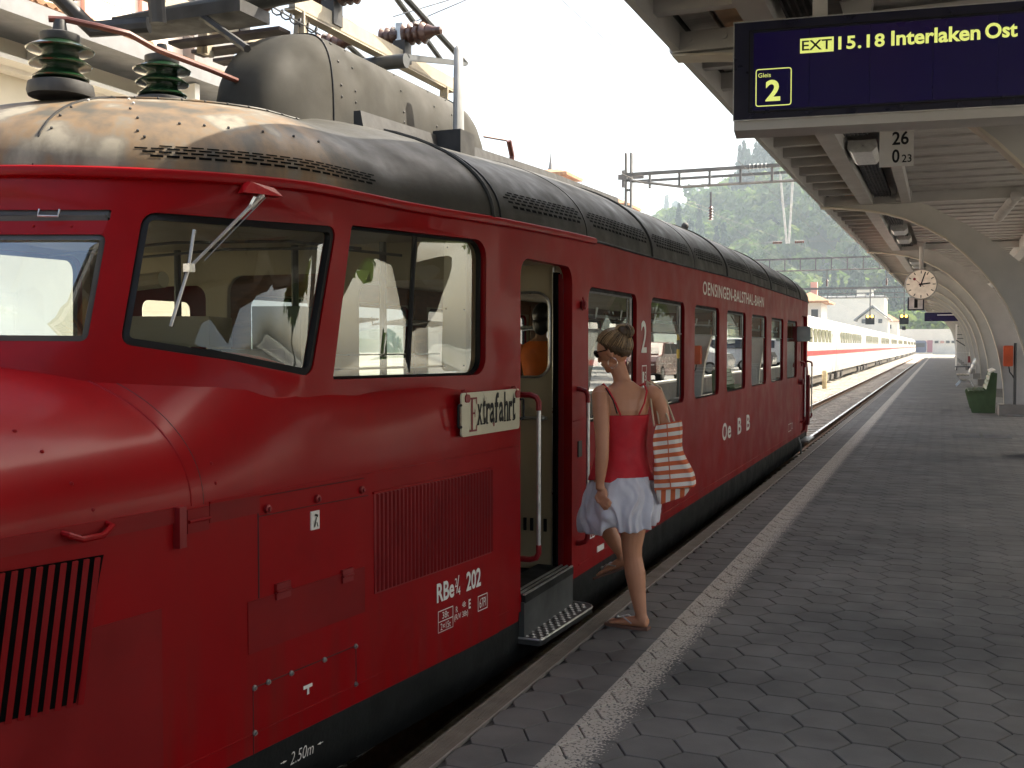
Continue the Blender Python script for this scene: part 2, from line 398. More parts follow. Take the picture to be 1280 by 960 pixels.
def orient(me, side):  # make wall normals point away from the centre line
    bm = bmesh.new(); bm.from_mesh(me)
    for f in bm.faces:
        c = f.calc_center_median(); d = Vector((c.x - XC, 0, 0))
        yy = min(max(c.y, 4.3), 2 * VM - 4.3); d = Vector((c.x - XC, c.y - yy, 0))
        if f.normal.dot(d) < 0: f.normal_flip()
    bm.to_mesh(me); bm.free()
meR = wall_obj(1, holesR, VG, TG, 'side_wall'); orient(meR, 1)
link('side_wall', meR, TR)
meL = wall_obj(-1, holesR, VG, TG, 'side_wall'); orient(meL, -1)
link('side_wall', meL, TR)
# inner lining
for sd in (1, -1):
    mb = MB(); mb.add([surf(s, z, -.06, sd) for s, z in VG], TG); me = mb.mesh('inner_lining', BEIGE, True, False)
    link('inner_lining', me, TR)

# hood -----------------------------------------------------------------
def hoodR(v):
    pts = [(0.8, 1.0), (2.9, 1.15), (3.1, .76), (3.3, .40), (3.5, .21), (3.7, .14), (4.2, .115), (4.9, .045), (5.05, .02)]
    return float(np.interp(v, [p[0] for p in pts], [p[1] for p in pts]))
def hoodH(v):
    pts = [(0.95, 1.14), (1.0, 1.22), (1.15, 1.30), (1.5, 1.40), (2.2, 1.51), (2.9, 1.572), (3.2, 1.60), (3.45, 1.57), (3.7, 1.49), (3.9, 1.455), (5.05, 1.455)]
    return float(np.interp(v, [p[0] for p in pts], [p[1] for p in pts]))
def hx(v):  # half width of hood at v, rounded nose
    w = XS(v) - XC
    t = (v - 0.95) / 0.75
    if t < 1: w *= max(0.0, 1 - (1 - max(t, 0)) ** 2.4) ** (1 / 2.4)
    return w
Z0 = 1.055
def hood_pt(v, t, side=1, o=0.0):
    """t in 0..1: skirt up to strip; 1..2: over the shoulder to the centre line"""
    w = hx(v); H = hoodH(v); R = min(hoodR(v), w); p = 2.1
    if t <= 1: x, z = w, .10 + (Z0 - .10) * t
    else:
        a = (t - 1) * pi / 2; c = max(cos(a), 0) ** (2 / p); s_ = sin(a) ** (2 / p)
        x = w - R + R * c if R < w else w * c
        z = Z0 + (H - Z0) * s_
        if v > 3.0 and t >= 2: pass
    x += o
    return Vector((XC + side * x, v, z))
def hside(v, z, o=0.004):  # point on platform side of hood/body below the strip
    return Vector((XS(v) + o, v, z))
def make_hood(rear):
    vs_ = [0.951, .96, .98, 1.0, 1.04, 1.1, 1.18, 1.28, 1.4, 1.55] + list(np.arange(1.7, 5.06, .05))
    ts = list(np.linspace(0, 1, 8)) + list(1 + np.linspace(0, 1, 23)[1:])
    for sd in (1,):
        mb = MB(); rows = []
        full = [(t, 1) for t in ts] + [(t, -1) for t in ts[::-1][1:]]
        for v in vs_:
            rows += [hood_pt(v, t, s_, .004) for t, s_ in full]
        if rear: rows = [Vector((p.x, 2 * VM - p.y, p.z)) for p in rows]
        n = len(full); m = len(vs_)
        fs = []
        for i in range(m - 1):
            for j in range(n - 1):
                v0 = vs_[i]; t0 = full[j][0]; 
                if 0.5 * (v0 + vs_[i + 1]) > 3.9 and t0 > 1.75: continue
                fs.append((i * n + j, i * n + j + 1, (i + 1) * n + j + 1, (i + 1) * n + j))
        fs.append(tuple(range(n)))
        mb.add(rows, fs); me = mb.mesh('hood', RED, True, True, 60)
        # outward check
        bm = bmesh.new(); bm.from_mesh(me); up = sum(f.normal.z * f.calc_area() for f in bm.faces if f.calc_center_median().z > 1.4)
        if up < 0: bmesh.ops.reverse_faces(bm, faces=bm.faces)
        bm.to_mesh(me); bm.free()
        return link('hood', me, TR)
make_hood(False); make_hood(True)

# roof -----------------------------------------------------------------
def roof_pt(s, q, o=0.0, side=1):
    g = surf(s, 2.24, 0.012, side); v = g.y; vm = min(v, 2 * VM - v)
    cv = max(vm, 4.5); h = .50 + .08 * sstep(4.0, 4.9, vm) + .09 * sstep(5, 8, vm) 
    k = (max(0.0, 1 - (1 - q) ** 2.1)) ** (1 / 2.1)
    x = g.x + (XC - g.x) * q; y = vm + (cv - vm) * q
    z = g.z - .005 + h * k
    if v > VM: y = 2 * VM - y
    # outward approx normal for offset
    nx = (1 - q) ** 1.1; nz = k
    l = math.hypot(nx, nz) or 1
    return Vector((x + side * o * nx / l * (1 if vm > 3.9 else .6), y - (o * .6 * nx / l if vm < 3.9 else 0) , z + o * nz / l))
ss = [s for s in np.arange(0, 3.4, .07)] + [s for s in np.arange(3.4, STOT - 3.4, .3)] + [s for s in np.arange(STOT - 3.4, STOT, .07)] + [STOT]
qs = [0, .004, .012, .025, .045, .07, .1, .14, .19, .25, .32, .4, .5, .6, .7, .8, .9, 1.0]
mb = MB(); n = len(qs)
for sd in (1, -1):
    vs_ = [roof_pt(s, q, 0, sd) for s in ss for q in qs]
    fs = [(i * n + j, i * n + j + 1, (i + 1) * n + j + 1, (i + 1) * n + j) for i in range(len(ss) - 1) for j in range(n - 1)]
    mb.add(vs_, fs)
me = mb.mesh('roof', ROOF, True, False, 50)
bm = bmesh.new(); bm.from_mesh(me)
for f in bm.faces:
    if f.normal.z < 0: f.normal_flip()
bm.to_mesh(me); bm.free(); rf = link('roof', me, TR)
# gutter strip: red bead at roof edge (thick to v=6.6, then thin dark)
mb = MB(); mb.tube([surf(s, 2.232, .016) for s in np.arange(0.0, sv(6.62), .06)], [(0.016, .022)] * len(np.arange(0.0, sv(6.62), .06)), 8); part('gutter', mb, RED, TR)
mb = MB(); a_ = np.arange(sv(6.62), STOT - .3, .25); mb.tube([surf(s, 2.235, .008) for s in a_], .009, 6); part('gutter', mb, BLACK, TR)
mb = MB(); a_ = np.arange(0, STOT, .2); mb.tube([surf(s, 2.235, .012, -1) for s in a_], .014, 6); part('gutter', mb, RED, TR)

# windows --------------------------------------------------------------
def win(poly, side=1, fw=.024, glass=None, frame=None, depth=-.03, bar=None, name='window', ring=True):
    mb = MB(); n = len(poly); P2 = inset(poly, fw)
    vs_ = [surf(s, z, depth + .012, side) for s, z in poly] + [surf(s, z, depth + .018, side) for s, z in P2] + [surf(s, z, depth - .012, side) for s, z in P2]
    fs = [(i, (i + 1) % n, n + (i + 1) % n, n + i) for i in range(n)] + [(n + i, n + (i + 1) % n, 2 * n + (i + 1) % n, 2 * n + i) for i in range(n)]
    mb.add(vs_, fs)
    w = part(name, mb, frame or BLACK, TR, angle=30)
    s0, s1 = min(p[0] for p in P2), max(p[0] for p in P2); z0, z1 = min(p[1] for p in P2), max(p[1] for p in P2)
    e = min(s0, STOT - s1)
    g = [(s, z) for s in np.arange(s0 + .04, s1, .08) for z in np.arange(z0 + .1, z1, .2)] if e < 2.8 else []
    V, T = cdt(P2, [], g)
    mb = MB(); mb.add([surf(s, z, depth, side) for s, z in V], T); p = part('pane', mb, glass or GLASS, w, fix=False)
    return w
for pw in (W_WS, W_TOP): win(pw, glass=GLASSW, frame=GREY, fw=.02, depth=-.02)
win(W_Q, fw=.026, glass=GLASS, depth=-.02)
wsd = win(W_SIDE, fw=.012, glass=GLASS, depth=-.045)
# side cab window extras: flat riveted grey slider frame at its right side, black seal, silver rails
mb = MB(); q = rrect(2.52, 1.475, 2.70, 2.115, .03, 3); mb.add([surf(a, b, -.055) for a, b in q] , [tuple(range(len(q)))]); part('slider_panel', mb, TAN if False else BEIGE, wsd, smooth=False, fix=False)
mb = MB()
for zz in (1.50, 1.78, 2.08):
    for s_ in (2.54, 2.68): mb.sphere(surf(s_, zz, -.052), .005, 6, 4)
part('rivets', mb, DARK, wsd)
mb = MB(); mb.tube([surf(2.28, z, -.04) for z in np.linspace(1.475, 2.12, 8)], .012, 6); part('rubber_seal', mb, BLACK, wsd)
mb = MB(); mb.tube([surf(2.30, z, -.06) for z in np.linspace(1.475, 2.12, 4)], .007, 6); mb.tube([surf(s_, 1.50, -.05) for s_ in np.linspace(1.80, 2.52, 8)], .006, 6); mb.tube([surf(s_, 1.56, -.07) for s_ in np.linspace(1.80, 2.52, 8)], .004, 6); part('metal_rail', mb, ALU, wsd)
for poly in W_P:
    w = win(poly, fw=.022, glass=GLASS, depth=-.04)
    s0 = min(p[0] for p in poly); s1 = max(p[0] for p in poly)
    # lower sliding pane, closer to the outside
    low = rrect(s0 + .012, 1.115, s1 - .06, 1.70, .03, 3)
    V, T = cdt(low, [], []); mb = MB(); mb.add([surf(a, b, -.022) for a, b in V], T); part('lower_pane', mb, GLASSR, w, fix=False)
    mb = MB(); mb.tube([surf(s0 + .012, 1.703, -.022), surf(s1 - .03, 1.703, -.022)], .005, 6)
    mb.tube([surf(s1 - .055, 1.12, -.035), surf(s1 - .055, 1.96, -.035)], .011, 6); mb.tube([surf(s1 - .09, 1.70, -.05), surf(s1 - .09, 1.95, -.05)], .006, 6)
    mb.tube([surf(s0 + .03, 1.955, -.035), surf(s1 - .03, 1.955, -.035)], .010, 6)
    part('metal_frame', mb, STEEL, w)
for poly in (W_WS, W_Q, W_SIDE): win(msh(poly))
for poly in (W_WS, W_Q, W_SIDE): win(poly, -1); win(msh(poly), -1)
for poly in W_P: win(poly, -1, fw=.03)
# transom rivets between the front panes
mb = MB()
for s_ in np.arange(.1, .75, .13): mb.sphere(surf(s_, 2.03, .003), .006, 6, 4)
part('rivets', mb, RED, TR)
# closed rear platform-side door (recessed), far doors
def door_leaf(a, b, side, name='door'):
    mb = MB(); q = rrect(a, .16, b, 2.07, .09, 4); hole = rrect(a + .18, 1.25, b - .18, 1.9, .06, 4)
    V, T = cdt(q, [hole], []); mb.add([surf(s, z, -.05, side) for s, z in V], T); d = part(name, mb, REDIN, TR, fix=False)
    V, T = cdt(hole, [], []); mb = MB(); mb.add([surf(s, z, -.055, side) for s, z in V], T); part('pane', mb, GLASS, d, fix=False)
door_leaf(STOT - sv(6.17), STOT - sv(5.33), 1); door_leaf(STOT - sv(6.17), STOT - sv(5.33), -1); door_leaf(sv(5.33), sv(6.17), -1)

# skirt band -----------------------------------------------------------
def plan_low(v): return hx(v)
mb = MB()
vv = list(np.arange(1.0, 5.9, .1)) + [7, 9, VM]
vv = vv + [2 * VM - a for a in vv[::-1][1:]]
for sd in (1, -1):
    vs_ = []
    for v in vv:
        a = min(v, 2 * VM - v); x = hx(a) if a < 5 else XS(a) - XC
        vs_ += [(XC + sd * (x - .012), v, .17), (XC + sd * (x - .012), v, -.02), (XC + sd * (x - .05), v, -.16)]
    mb.add(vs_, [(i * 3 + j, i * 3 + j + 1, i * 3 + j + 4, i * 3 + j + 3) for i in range(len(vv) - 1) for j in range(2)])
part('skirt', mb, DARK, TR, fix=False)
# floor pan and underframe
mb = MB(); mb.ab((-4.7, 2.6, .0), (-2.42, 21.3, .12)); mb.ab((-4.85, 4.9, .12), (-2.18, 19.0, .15)); part('floor_pan', mb, UNDER, TR)
mb = MB()
for bv in (4.0, 6.5, 17.4, 19.9):
    mb.cyl((-4.35, bv, -.1), (-2.65, bv, -.1), .07, 8)
for yy in (9, 12, 14.5): mb.ab((-4.5, yy, -.32), (-2.6, yy + 1.6, 0))
mb.ab((-4.3, 3.2, -.25), (-2.7, 7.3, -.05)); mb.ab((-4.3, 16.6, -.25), (-2.7, 20.7, -.05))
part('underframe', mb, UNDER, TR)
for bv in (4.0, 6.5, 17.4, 19.9):
    for xx in (-2.78, -4.22):
        mb = MB(); mb.lathe([(.0, -.06), (.40, -.06), (.42, -.03), (.42, .03), (.44, .05), (.44, .07), (.0, .07)], (xx, bv, -.10), (1 if xx < XC else -1, 0, 0), 28); part('wheel', mb, FIRE, TR)
# red lower lip line
mb = MB(); mb.tube([Vector((XS(v) + .002, v, .215)) for v in np.arange(6.3, 17.6, .5)], .004, 6); part('body_seam', mb, RED, TR)
# ------------------------------------------------------------ railcar details
def bar_on(mb, p0, p1, r, n=6): mb.tube([p0, p1], r, n)
def plate(mb, v0, v1, z0, z1, o=.006, th=.006, step=.15, fn=None):
    """thin raised plate on the body side"""
    fn = fn or (lambda v, z, o: Vector((XS(v) + o, v, z)))
    vs_ = list(np.linspace(v0, v1, max(2, int(abs(v1 - v0) / step) + 1)))
    P = []
    for v in vs_: P += [fn(v, z0, o), fn(v, z1, o), fn(v, z0, o - th), fn(v, z1, o - th)]
    F = []
    for i in range(len(vs_) - 1):
        a = i * 4; b = a + 4
        F += [(a, b, b + 1, a + 1), (a + 1, b + 1, b + 3, a + 3), (a, a + 2, b + 2, b)]
    n = len(P); F += [(0, 1, 3, 2), (n - 4, n - 2, n - 1, n - 3)]
    mb.add(P, F)
def seam(mb, pts, r=.0035):
    mb.tube([Vector((XS(v) + .004, v, z)) for v, z in pts], r, 5)
SEAM = mat('dark_red_seam', (0.05, 0.004, 0.004), 0.6)
# strip along the bonnet and body
mb = MB(); plate(mb, 1.75, 2.82, 1.008, 1.060, .012, .01); part('hinge_strip', mb, RED2, TR)
mb = MB(); plate(mb, 2.98, 5.28, 1.052, 1.060, .010, .008); part('hinge_strip', mb, RED, TR)
mb = MB(); plate(mb, 2.98, 3.23, .985, 1.056, .008, .008); part('riveted_plate', mb, RED2, TR)
mb = MB(); mb.ab((XS(2.84) - .01, 2.815, .925), (XS(2.84) + .03, 2.85, 1.062)); part('bonnet_catch', mb, REDIN, TR)
mb = MB(); plate(mb, 2.87, 2.97, .965, 1.046, .014, .014); mb.cyl(Vector((XS(2.9) + .018, 2.87, 1.006)), Vector((XS(2.97) + .018, 2.97, 1.006)), .006, 6); part('hinge', mb, RED2, TR)
mb = MB(); mb.tube([Vector((XS(2.38) + .01, 2.38, 1.045)), Vector((XS(2.38) + .035, 2.38, 1.04)), Vector((XS(2.45) + .04, 2.42, 1.022)), Vector((XS(2.5) + .04, 2.5, 1.022)), Vector((XS(2.53) + .035, 2.54, 1.045)), Vector((XS(2.53) + .01, 2.54, 1.05))], .010, 8); part('bonnet_handle', mb, RED, TR)
# bonnet seam arc
for vv_ in (2.90, 2.955):
    mb = MB(); mb.tube([hood_pt(vv_, t, 1, .003) for t in np.linspace(1.0, 2, 30)], .005 if vv_ < 2.93 else .002, 6); part('bonnet_seam', mb, RED if vv_ < 2.93 else SEAM, TR)
# rivets on bonnet
for v_, t_ in ((2.45, 1.16), (2.42, 1.30), (2.40, 1.40), (2.38, 1.52), (2.5, 1.05), (3.02, 1.07), (3.02, 1.15)):
    mb = MB(); mb.sphere(hood_pt(v_, t_, 1, .003), .007, 8, 5); part('rivet', mb, RED, TR)
# front grille with slanting fins
mb = MB(); q = [(1.72, .58), (2.42, .525), (2.53, .955), (1.72, .985)]
P_ = [Vector((XS(v) + .008, v, z)) for v, z in q]; mb.add(P_, [(0, 1, 2, 3)]); part('grille_shade_sheet', mb, VOID, TR, smooth=False)  # flat black sheet for the shade behind the fins, no hole cut
for k in range(20):
    u = k * .0405; v0 = 1.69 + u; v1 = v0 + .02
    zt = .984 - .034 * u / .8; zb = .577 - .055 * u / .7
    mb = MB(); 
    for a0, a1 in ((0, .028),):
        c0 = v0 - .035; c1 = v0 + .035
        mb.add([Vector((XS(c0) + .010, c0, zb)), Vector((XS(c0) + .022, c0 + .012, zb)), Vector((XS(c1) + .022, c1 + .012, zt)), Vector((XS(c1) + .010, c1, zt)),
                Vector((XS(c0) + .010, c0 + .016, zb)), Vector((XS(c1) + .010, c1 + .016, zt))], [(0, 1, 2, 3), (1, 4, 5, 2), (0, 4, 1), (3, 2, 5)])
    part('grille_fin', mb, RED, TR, smooth=False)
# replaced sheet panels (dull paint)
mb = MB(); plate(mb, 1.9, 2.76, .13, .735, .0065, .003); part('repair_panel', mb, RED2, TR)
mb = MB(); plate(mb, 3.165, 3.87, .475, .668, .0075, .003); part('repair_panel', mb, RED2, TR)
# service door with seams, knobs, latches
mb = MB(); seam(mb, [(3.225, 1.05), (3.225, .67)]); part('door_seam', mb, SEAM, TR)
mb = MB(); seam(mb, [(3.23, .972), (3.5, .972), (3.9, .966)], .002); part('door_seam', mb, SEAM, TR)
mb = MB(); seam(mb, [(3.23, 1.045), (3.87, 1.042)], .002); part('door_seam', mb, SEAM, TR)
for v_ in (3.27, 3.56, 3.85):
    mb = MB(); z_ = .996; x_ = XS(v_); mb.lathe([(.016, 0), (.016, .012), (.008, .014), (.008, .02)], (x_ + .004, v_, z_), (1, 0, 0), 12); part('knob', mb, REDIN, TR)
for v0, v1, z0, z1 in ((3.31, 3.39, .645, .705), (3.71, 3.78, .628, .682)):
    mb = MB(); plate(mb, v0, v1, (z0 + z1) / 2 + .006, z1, .016, .012); plate(mb, v0, v1, z0, (z0 + z1) / 2 - .004, .016, .012); mb.cyl(Vector((XS(v0) + .018, v0, (z0 + z1) / 2)), Vector((XS(v1) + .018, v1, (z0 + z1) / 2)), .005, 6); part('latch', mb, REDIN, TR)
# hammer pictogram plate
mb = MB(); plate(mb, 3.52, 3.57, .876, .949, .010, .006); pic = part('pictogram_plate', mb, WHITE, TR)
mb = MB(); M_ = lambda u, w: Vector((XS(3.545) + .0125, 3.545 + u, .912 + w))
mb.add([M_(-.014, -.026), M_(-.006, -.026), M_(.008, .012), M_(.000, .012)], [(0, 1, 2, 3)]); mb.add([M_(-.010, .020), M_(.014, .010), M_(.016, .020), M_(-.004, .027)], [(0, 1, 2, 3)]); mb.add([M_(.004, -.006), M_(.010, -.010), M_(.016, -.026), M_(.010, -.026)], [(0, 1, 2, 3)]); part('hammer_symbol', mb, BLACK, pic, smooth=False, fix=False)
# bolted panel with T mark
mb = MB(); seam(mb, [(3.19, .345), (3.81, .345), ], .0025); part('panel_seam', mb, SEAM, TR)
mb = MB(); seam(mb, [(3.19, .345), (3.19, .10)], .0025); part('panel_seam', mb, SEAM, TR)
mb = MB(); seam(mb, [(3.81, .345), (3.81, .178)], .0025); part('panel_seam', mb, SEAM, TR)
mb = MB(); seam(mb, [(1.9, .172), (3.19, .176), (3.81, .180), (5.2, .185)], .003); part('panel_seam', mb, RED, TR)
for v_, z_ in ((3.195, .345), (3.27, .346), (3.40, .343), (3.60, .342), (3.805, .345), (3.195, .178), (3.805, .184)):
    mb = MB(); mb.lathe([(.011, 0), (.011, .006), (.006, .007), (.006, .012)], (XS(v_) + .004, v_, z_), (1, 0, 0), 10); part('bolt', mb, STEEL, TR)
def MS(o=.0085):
    return lambda u, w: Vector((XS(u) + o, u, w))
mb = MB(); m_ = MS(.008); mb.add([m_(3.468, .258), m_(3.522, .258), m_(3.522, .272), m_(3.468, .272)], [(0, 1, 2, 3)]); mb.add([m_(3.489, .233), m_(3.503, .233), m_(3.501, .258), m_(3.491, .258)], [(0, 1, 2, 3)]); part('t_mark', mb, WHITE, TR, smooth=False, fix=False)
mb = MB(); Md = lambda u, w: Vector((XC + hx(u) - .006, u, w)); text_mb(mb, '2.50m', (3.405, -.020, 3.545, .028), Md, shear=.25, bold=-.01)
for a, b in ((3.365, 1), (3.59, -1)):
    mb.add([Md(a, .001), Md(a + b * .022, .006), Md(a, .011)], [(0, 1, 2)]); mb.add([Md(a - b * .015, .0045), Md(a, .0045), Md(a, .0075), Md(a - b * .015, .0075)], [(0, 1, 2, 3)])
part('length_marking', mb, WHITE, TR, smooth=False, fix=False)
# ribbed louvre panel
mb = MB(); plate(mb, 3.94, 4.965, .535, .972, .007, .003); lp = part('louvre_panel', mb, REDIN, TR)
for k in range(34):
    v_ = 3.955 + k * .0303
    mb = MB(); x_ = XS(v_) + .007; mb.add([(x_, v_, .54), (x_ + .010, v_ + .006, .545), (x_, v_ + .016, .54), (x_, v_, .966), (x_ + .010, v_ + .006, .961), (x_, v_ + .016, .966)], [(0, 1, 4, 3), (1, 2, 5, 4), (0, 2, 1), (3, 4, 5)]); part('louvre_rib', mb, RED2, lp, smooth=False)
mb = MB(); plate(mb, 3.93, 4.975, .967, .976, .014, .012); part('louvre_edge', mb, RED, lp)
# side lettering
def letter(name, items, mtl=WHITE, o=.0085):
    mb = MB(); m_ = MS(o)
    for it in items:
        if it[0] == 'box':
            _, a, b, c, d, t = it
            for q in ((a, b, c, b + t), (a, d - t, c, d), (a, b, a + t, d), (c - t, b, c, d)):
                mb.add([m_(q[0], q[1]), m_(q[2], q[1]), m_(q[2], q[3]), m_(q[0], q[3])], [(0, 1, 2, 3)])
        else:
            t, fit, k = it; text_mb(mb, t, fit, m_, **k)
    return part(name, mb, mtl, TR, smooth=False, fix=False)
K = dict(bold=.025)
letter('number_lettering', [('RBe', (4.430, .388, 4.585, .480), K), ('2', (4.592, .432, 4.612, .474), {}), ('/', (4.604, .400, 4.632, .484), {}), ('4', (4.618, .388, 4.642, .428), {}), ('202', (4.700, .388, 4.845, .484), K)])
letter('data_lettering', [('box', 4.440, .243, 4.575, .347, .004), ('box', 4.440, .243, 4.575, .296, .004), ('38t', (4.478, .304, 4.535, .336), {}), ('2×15t', (4.462, .252, 4.552, .284), {}), ('R', (4.600, .306, 4.618, .335), {}), ('48t', (4.660, .318, 4.695, .345), {}), ('(R/V 38t)', (4.585, .262, 4.715, .298), {}), ('E', (4.722, .298, 4.742, .345), K), ('box', 4.815, .262, 4.915, .340, .004), ('67Pl', (4.832, .276, 4.898, .324), {})])
letter('railway_lettering', [('OENSINGEN-BALSTHAL-BAHN', (10.0, 2.085, 13.75, 2.215), dict(bold=.016, spacing=1.12))], o=.004)
letter('railway_initials', [('O', (11.02, .60, 11.28, .785), K), ('e', (11.32, .60, 11.52, .735), K), ('B', (11.92, .60, 12.16, .785), K), ('B', (12.5, .60, 12.74, .785), K)], o=.004)
letter('class_numeral', [('2', (7.775, 1.545, 7.935, 1.79), dict(bold=.015))], o=.004)
letter('pictogram', [('box', 7.80, 1.255, 7.94, 1.45, .008), ('1', (7.82, 1.31, 7.86, 1.40), {}), ('S', (7.88, 1.33, 7.92, 1.40), {}), ('-', (7.83, 1.28, 7.92, 1.295), {})], o=.004)
letter('length_lettering', [('22.40m', (6.52, .34, 6.80, .41), {}), ('-', (6.43, .37, 6.49, .378), {}), ('-', (6.83, .37, 6.89, .378), {}), ('+2', (6.98, .40, 7.08, .46), {})], o=.004)
mb = MB(); plate(mb, 6.68, 6.83, .225, .262, .006, .005); part('maker_plate', mb, WHITE, TR)
letter('data_lettering', [('box', 16.2, .3, 16.55, .42, .012), ('2', (16.6, .32, 16.7, .42), {})], o=.004)
# lamp / whistle knob by the door
mb = MB(); mb.lathe([(.02, 0), (.03, .01), (.028, .03), (.01, .04)], (-2.098, 6.35, 1.855), (1, 0, 0), 12); mb.tube([(-2.08, 6.31, 1.90), (-2.06, 6.30, 1.86), (-2.08, 6.31, 1.82)], .006, 6); part('door_lamp', mb, REDIN, TR)
mb = MB(); mb.ab((-2.104, 6.275, .90), (-2.092, 6.345, 1.0)); part('lock_plate', mb, FIRE, TR)
mb = MB(); seam(mb, [(6.19, 1.13), (6.36, 1.135)], .003); part('body_seam', mb, RED, TR)
# door surround: jamb, folded leaf, threshold, step
mb = MB(); mb.ab((-2.19, 6.165, .2), (-2.155, 6.20, 2.04)); part('door_jamb', mb, REDIN, TR)
mb = MB(); mb.ab((-2.212, 6.13, .22), (-2.188, 6.195, 2.05)); part('door_seal', mb, VOID, TR)
mb = MB()
q = rrect(-2.88, .20, -2.215, 2.10, .02, 3); h = rrect(-2.75, 1.405, -2.245, 1.93, .09, 5); V, T = cdt(q, [h], [])
mb.add([(a, 6.20, b) for a, b in V] + [(a, 6.16, b) for a, b in V], [t for t in T] + [tuple(i + len(V) for i in t) for t in T])
fd = part('folded_door', mb, BEIGE, TR, smooth=False)
mb = MB(); mb.tube([(a, 6.155, b) for a, b in h], .009, 6, closed=True); part('window_rim', mb, ALU, fd)
mb = MB(); mb.cyl((-2.218, 6.15, .2), (-2.218, 6.15, 2.08), .006, 6); part('edge_trim', mb, ALU, fd)
mb = MB(); mb.cyl((-2.8, 6.13, 1.15), (-2.25, 6.13, 1.15), .010, 8); mb.sphere((-2.28, 6.13, 1.15), .018, 8, 6); part('bar_handle', mb, ALU, fd)
for i in range(9):
    mb = MB(); mb.ab((-2.64 + i * .045, 6.148, .44), (-2.62 + i * .045, 6.158, .52)); part('vent_slot', mb, BLACK, fd, smooth=False)
mb = MB(); mb.tube([(-2.60, 6.12, 1.28), (-2.52, 6.10, 1.22), (-2.47, 6.10, 1.34), (-2.47, 6.12, 1.42)], .009, 6); part('cable', mb, ALU, TR)
mb = MB(); mb.ab((-2.32, 5.34, .19), (-2.085, 6.16, .232)); part('threshold', mb, DARK, TR)
mb = MB()
for x_ in (-2.092, -2.125, -2.16): mb.ab((x_ - .008, 5.34, .231), (x_ + .004, 6.16, .240))
part('threshold_trim', mb, ALU, TR, kind='stuff')
mb = MB(); mb.ab((-2.13, 5.335, -.01), (-2.09, 6.165, .195)); part('step_apron', mb, GREY, TR)
mb = MB(); q = rpoly([(-2.22, 5.33), (-1.99, 5.33), (-1.95, 6.20), (-2.22, 6.24)], [.01, .02, .10, .01], 4); mb.prism(q, -.035, 0.0, lambda u, w, e: (u, w, e)); stp = part('step_board', mb, FIRE, TR)
mb = MB()
for j in range(18):
    for i in range(5):
        x_ = -2.175 + i * .045 + (j % 2) * .0225 - .006; y_ = 5.37 + j * .046
        if x_ > -2.0: continue
        mb.add([(x_ - .019, y_, .001), (x_, y_ - .018, .001), (x_ + .019, y_, .001), (x_, y_ + .018, .001), (x_, y_, .008)], [(0, 1, 4), (1, 2, 4), (2, 3, 4), (3, 0, 4)])
part('tread_pattern', mb, STEEL, stp, kind='stuff', smooth=False)
mb = MB(); mb.tube([(x_, y_, -.002) for x_, y_ in q] , .006, 6, closed=True); part('tread_edge', mb, ALU, stp)
# grab rails
def grab(x, v, zt, zb, name='grab_rail'):
    mb = MB(); g = part(name, MB().cyl((x, v, zt - .07), (x, v, zb + .06), .0125, 10), ALU, TR)
    for z_, d in ((zt, -1), (zb, 1)):
        mb = MB(); mb.tube([(x - .11, v - .05 * 0, z_), (x - .05, v, z_), (x - .015, v, z_ + d * .012), (x, v, z_ + d * .04), (x, v, z_ + d * .085)], .0165, 8); part('rail_bracket', mb, REDIN, g)
    return g
grab(-2.03, 5.40, 1.33, .42); grab(-2.03, 6.27, 1.33, .36)
grab(-2.03, 17.70, 1.33, .36); grab(-2.03, 18.68, 1.33, .36)
mb = MB(); mb.ab((-2.11, 18.55, .25), (-2.06, 18.72, 1.1)); part('rear_door_edge', mb, REDIN, TR)
mb = MB(); mb.cyl((-2.10, 17.45, 1.02), (-2.03, 17.45, 1.02), .05, 10); part('signal_boss', mb, REDIN, TR)
mb = MB(); mb.ab((-2.13, 16.9, 1.66), (-2.02, 16.96, 1.90)); mir = part('mirror_back', mb, REDIN, TR)
mb = MB(); q = rrect(-2.06, 1.665, -1.86, 1.895, .03, 3); mb.prism(q, 16.85, 16.89); part('mirror_glass', mb, mat('mirror_face', (.45, .55, .56), .15, metal=.6), mir)
mb = MB(); mb.tube([(-2.1, 17.1, 1.74), (-1.9, 17.05, 1.72), (-1.85, 16.95, 1.72)], .012, 6); part('mirror_arm', mb, FIRE, mir)
mb = MB(); mb.ab((-2.2, 17.75, .02), (-1.97, 18.6, .05)); part('rear_step', mb, STEEL, TR)
mb = MB(); mb.tube([(-2.06, 17.2, .14), (-2.03, 17.22, .02), (-2.03, 17.25, -.15)], .014, 6); part('air_pipe', mb, ALU, TR)
# windscreen wiper
mb = MB(); c_ = [(1.197, 2.229), (1.322, 2.205), (1.335, 2.175), (1.185, 2.178)]
P_ = [surf(s, z, .005) for s, z in c_] + [surf(1.215, 2.222, .055), surf(1.305, 2.205, .055), surf(1.335, 2.172, .075), surf(1.185, 2.176, .075)]
mb.add(P_, [(0, 1, 5, 4), (4, 5, 6, 7), (0, 4, 7, 3), (1, 2, 6, 5), (3, 7, 6, 2)]); wip = part('wiper_bracket', mb, RED, TR, smooth=False)
A_, B_ = surf(1.262, 2.175, .06), surf(1.045, 1.885, .035)
mb = MB(); mb.tube([A_, A_.lerp(B_, .25), B_], [.012, .007, .006], 8); mb.box(A_.lerp(B_, .12), (.012, .03, .05), ry=.6); part('wiper_arm', mb, ALU, wip)
mb = MB(); mb.tube([surf(1.275, 2.165, .06), surf(1.095, 1.915, .03)], .0025, 6); part('wiper_rod', mb, STEEL, wip)
mb = MB(); mb.tube([surf(1.045, 2.03, .012), surf(1.045, 1.88, .018), surf(1.015, 1.67, .014)], .0065, 6); mb.box(B_, (.03, .03, .03)); part('wiper_blade', mb, ALU, wip)
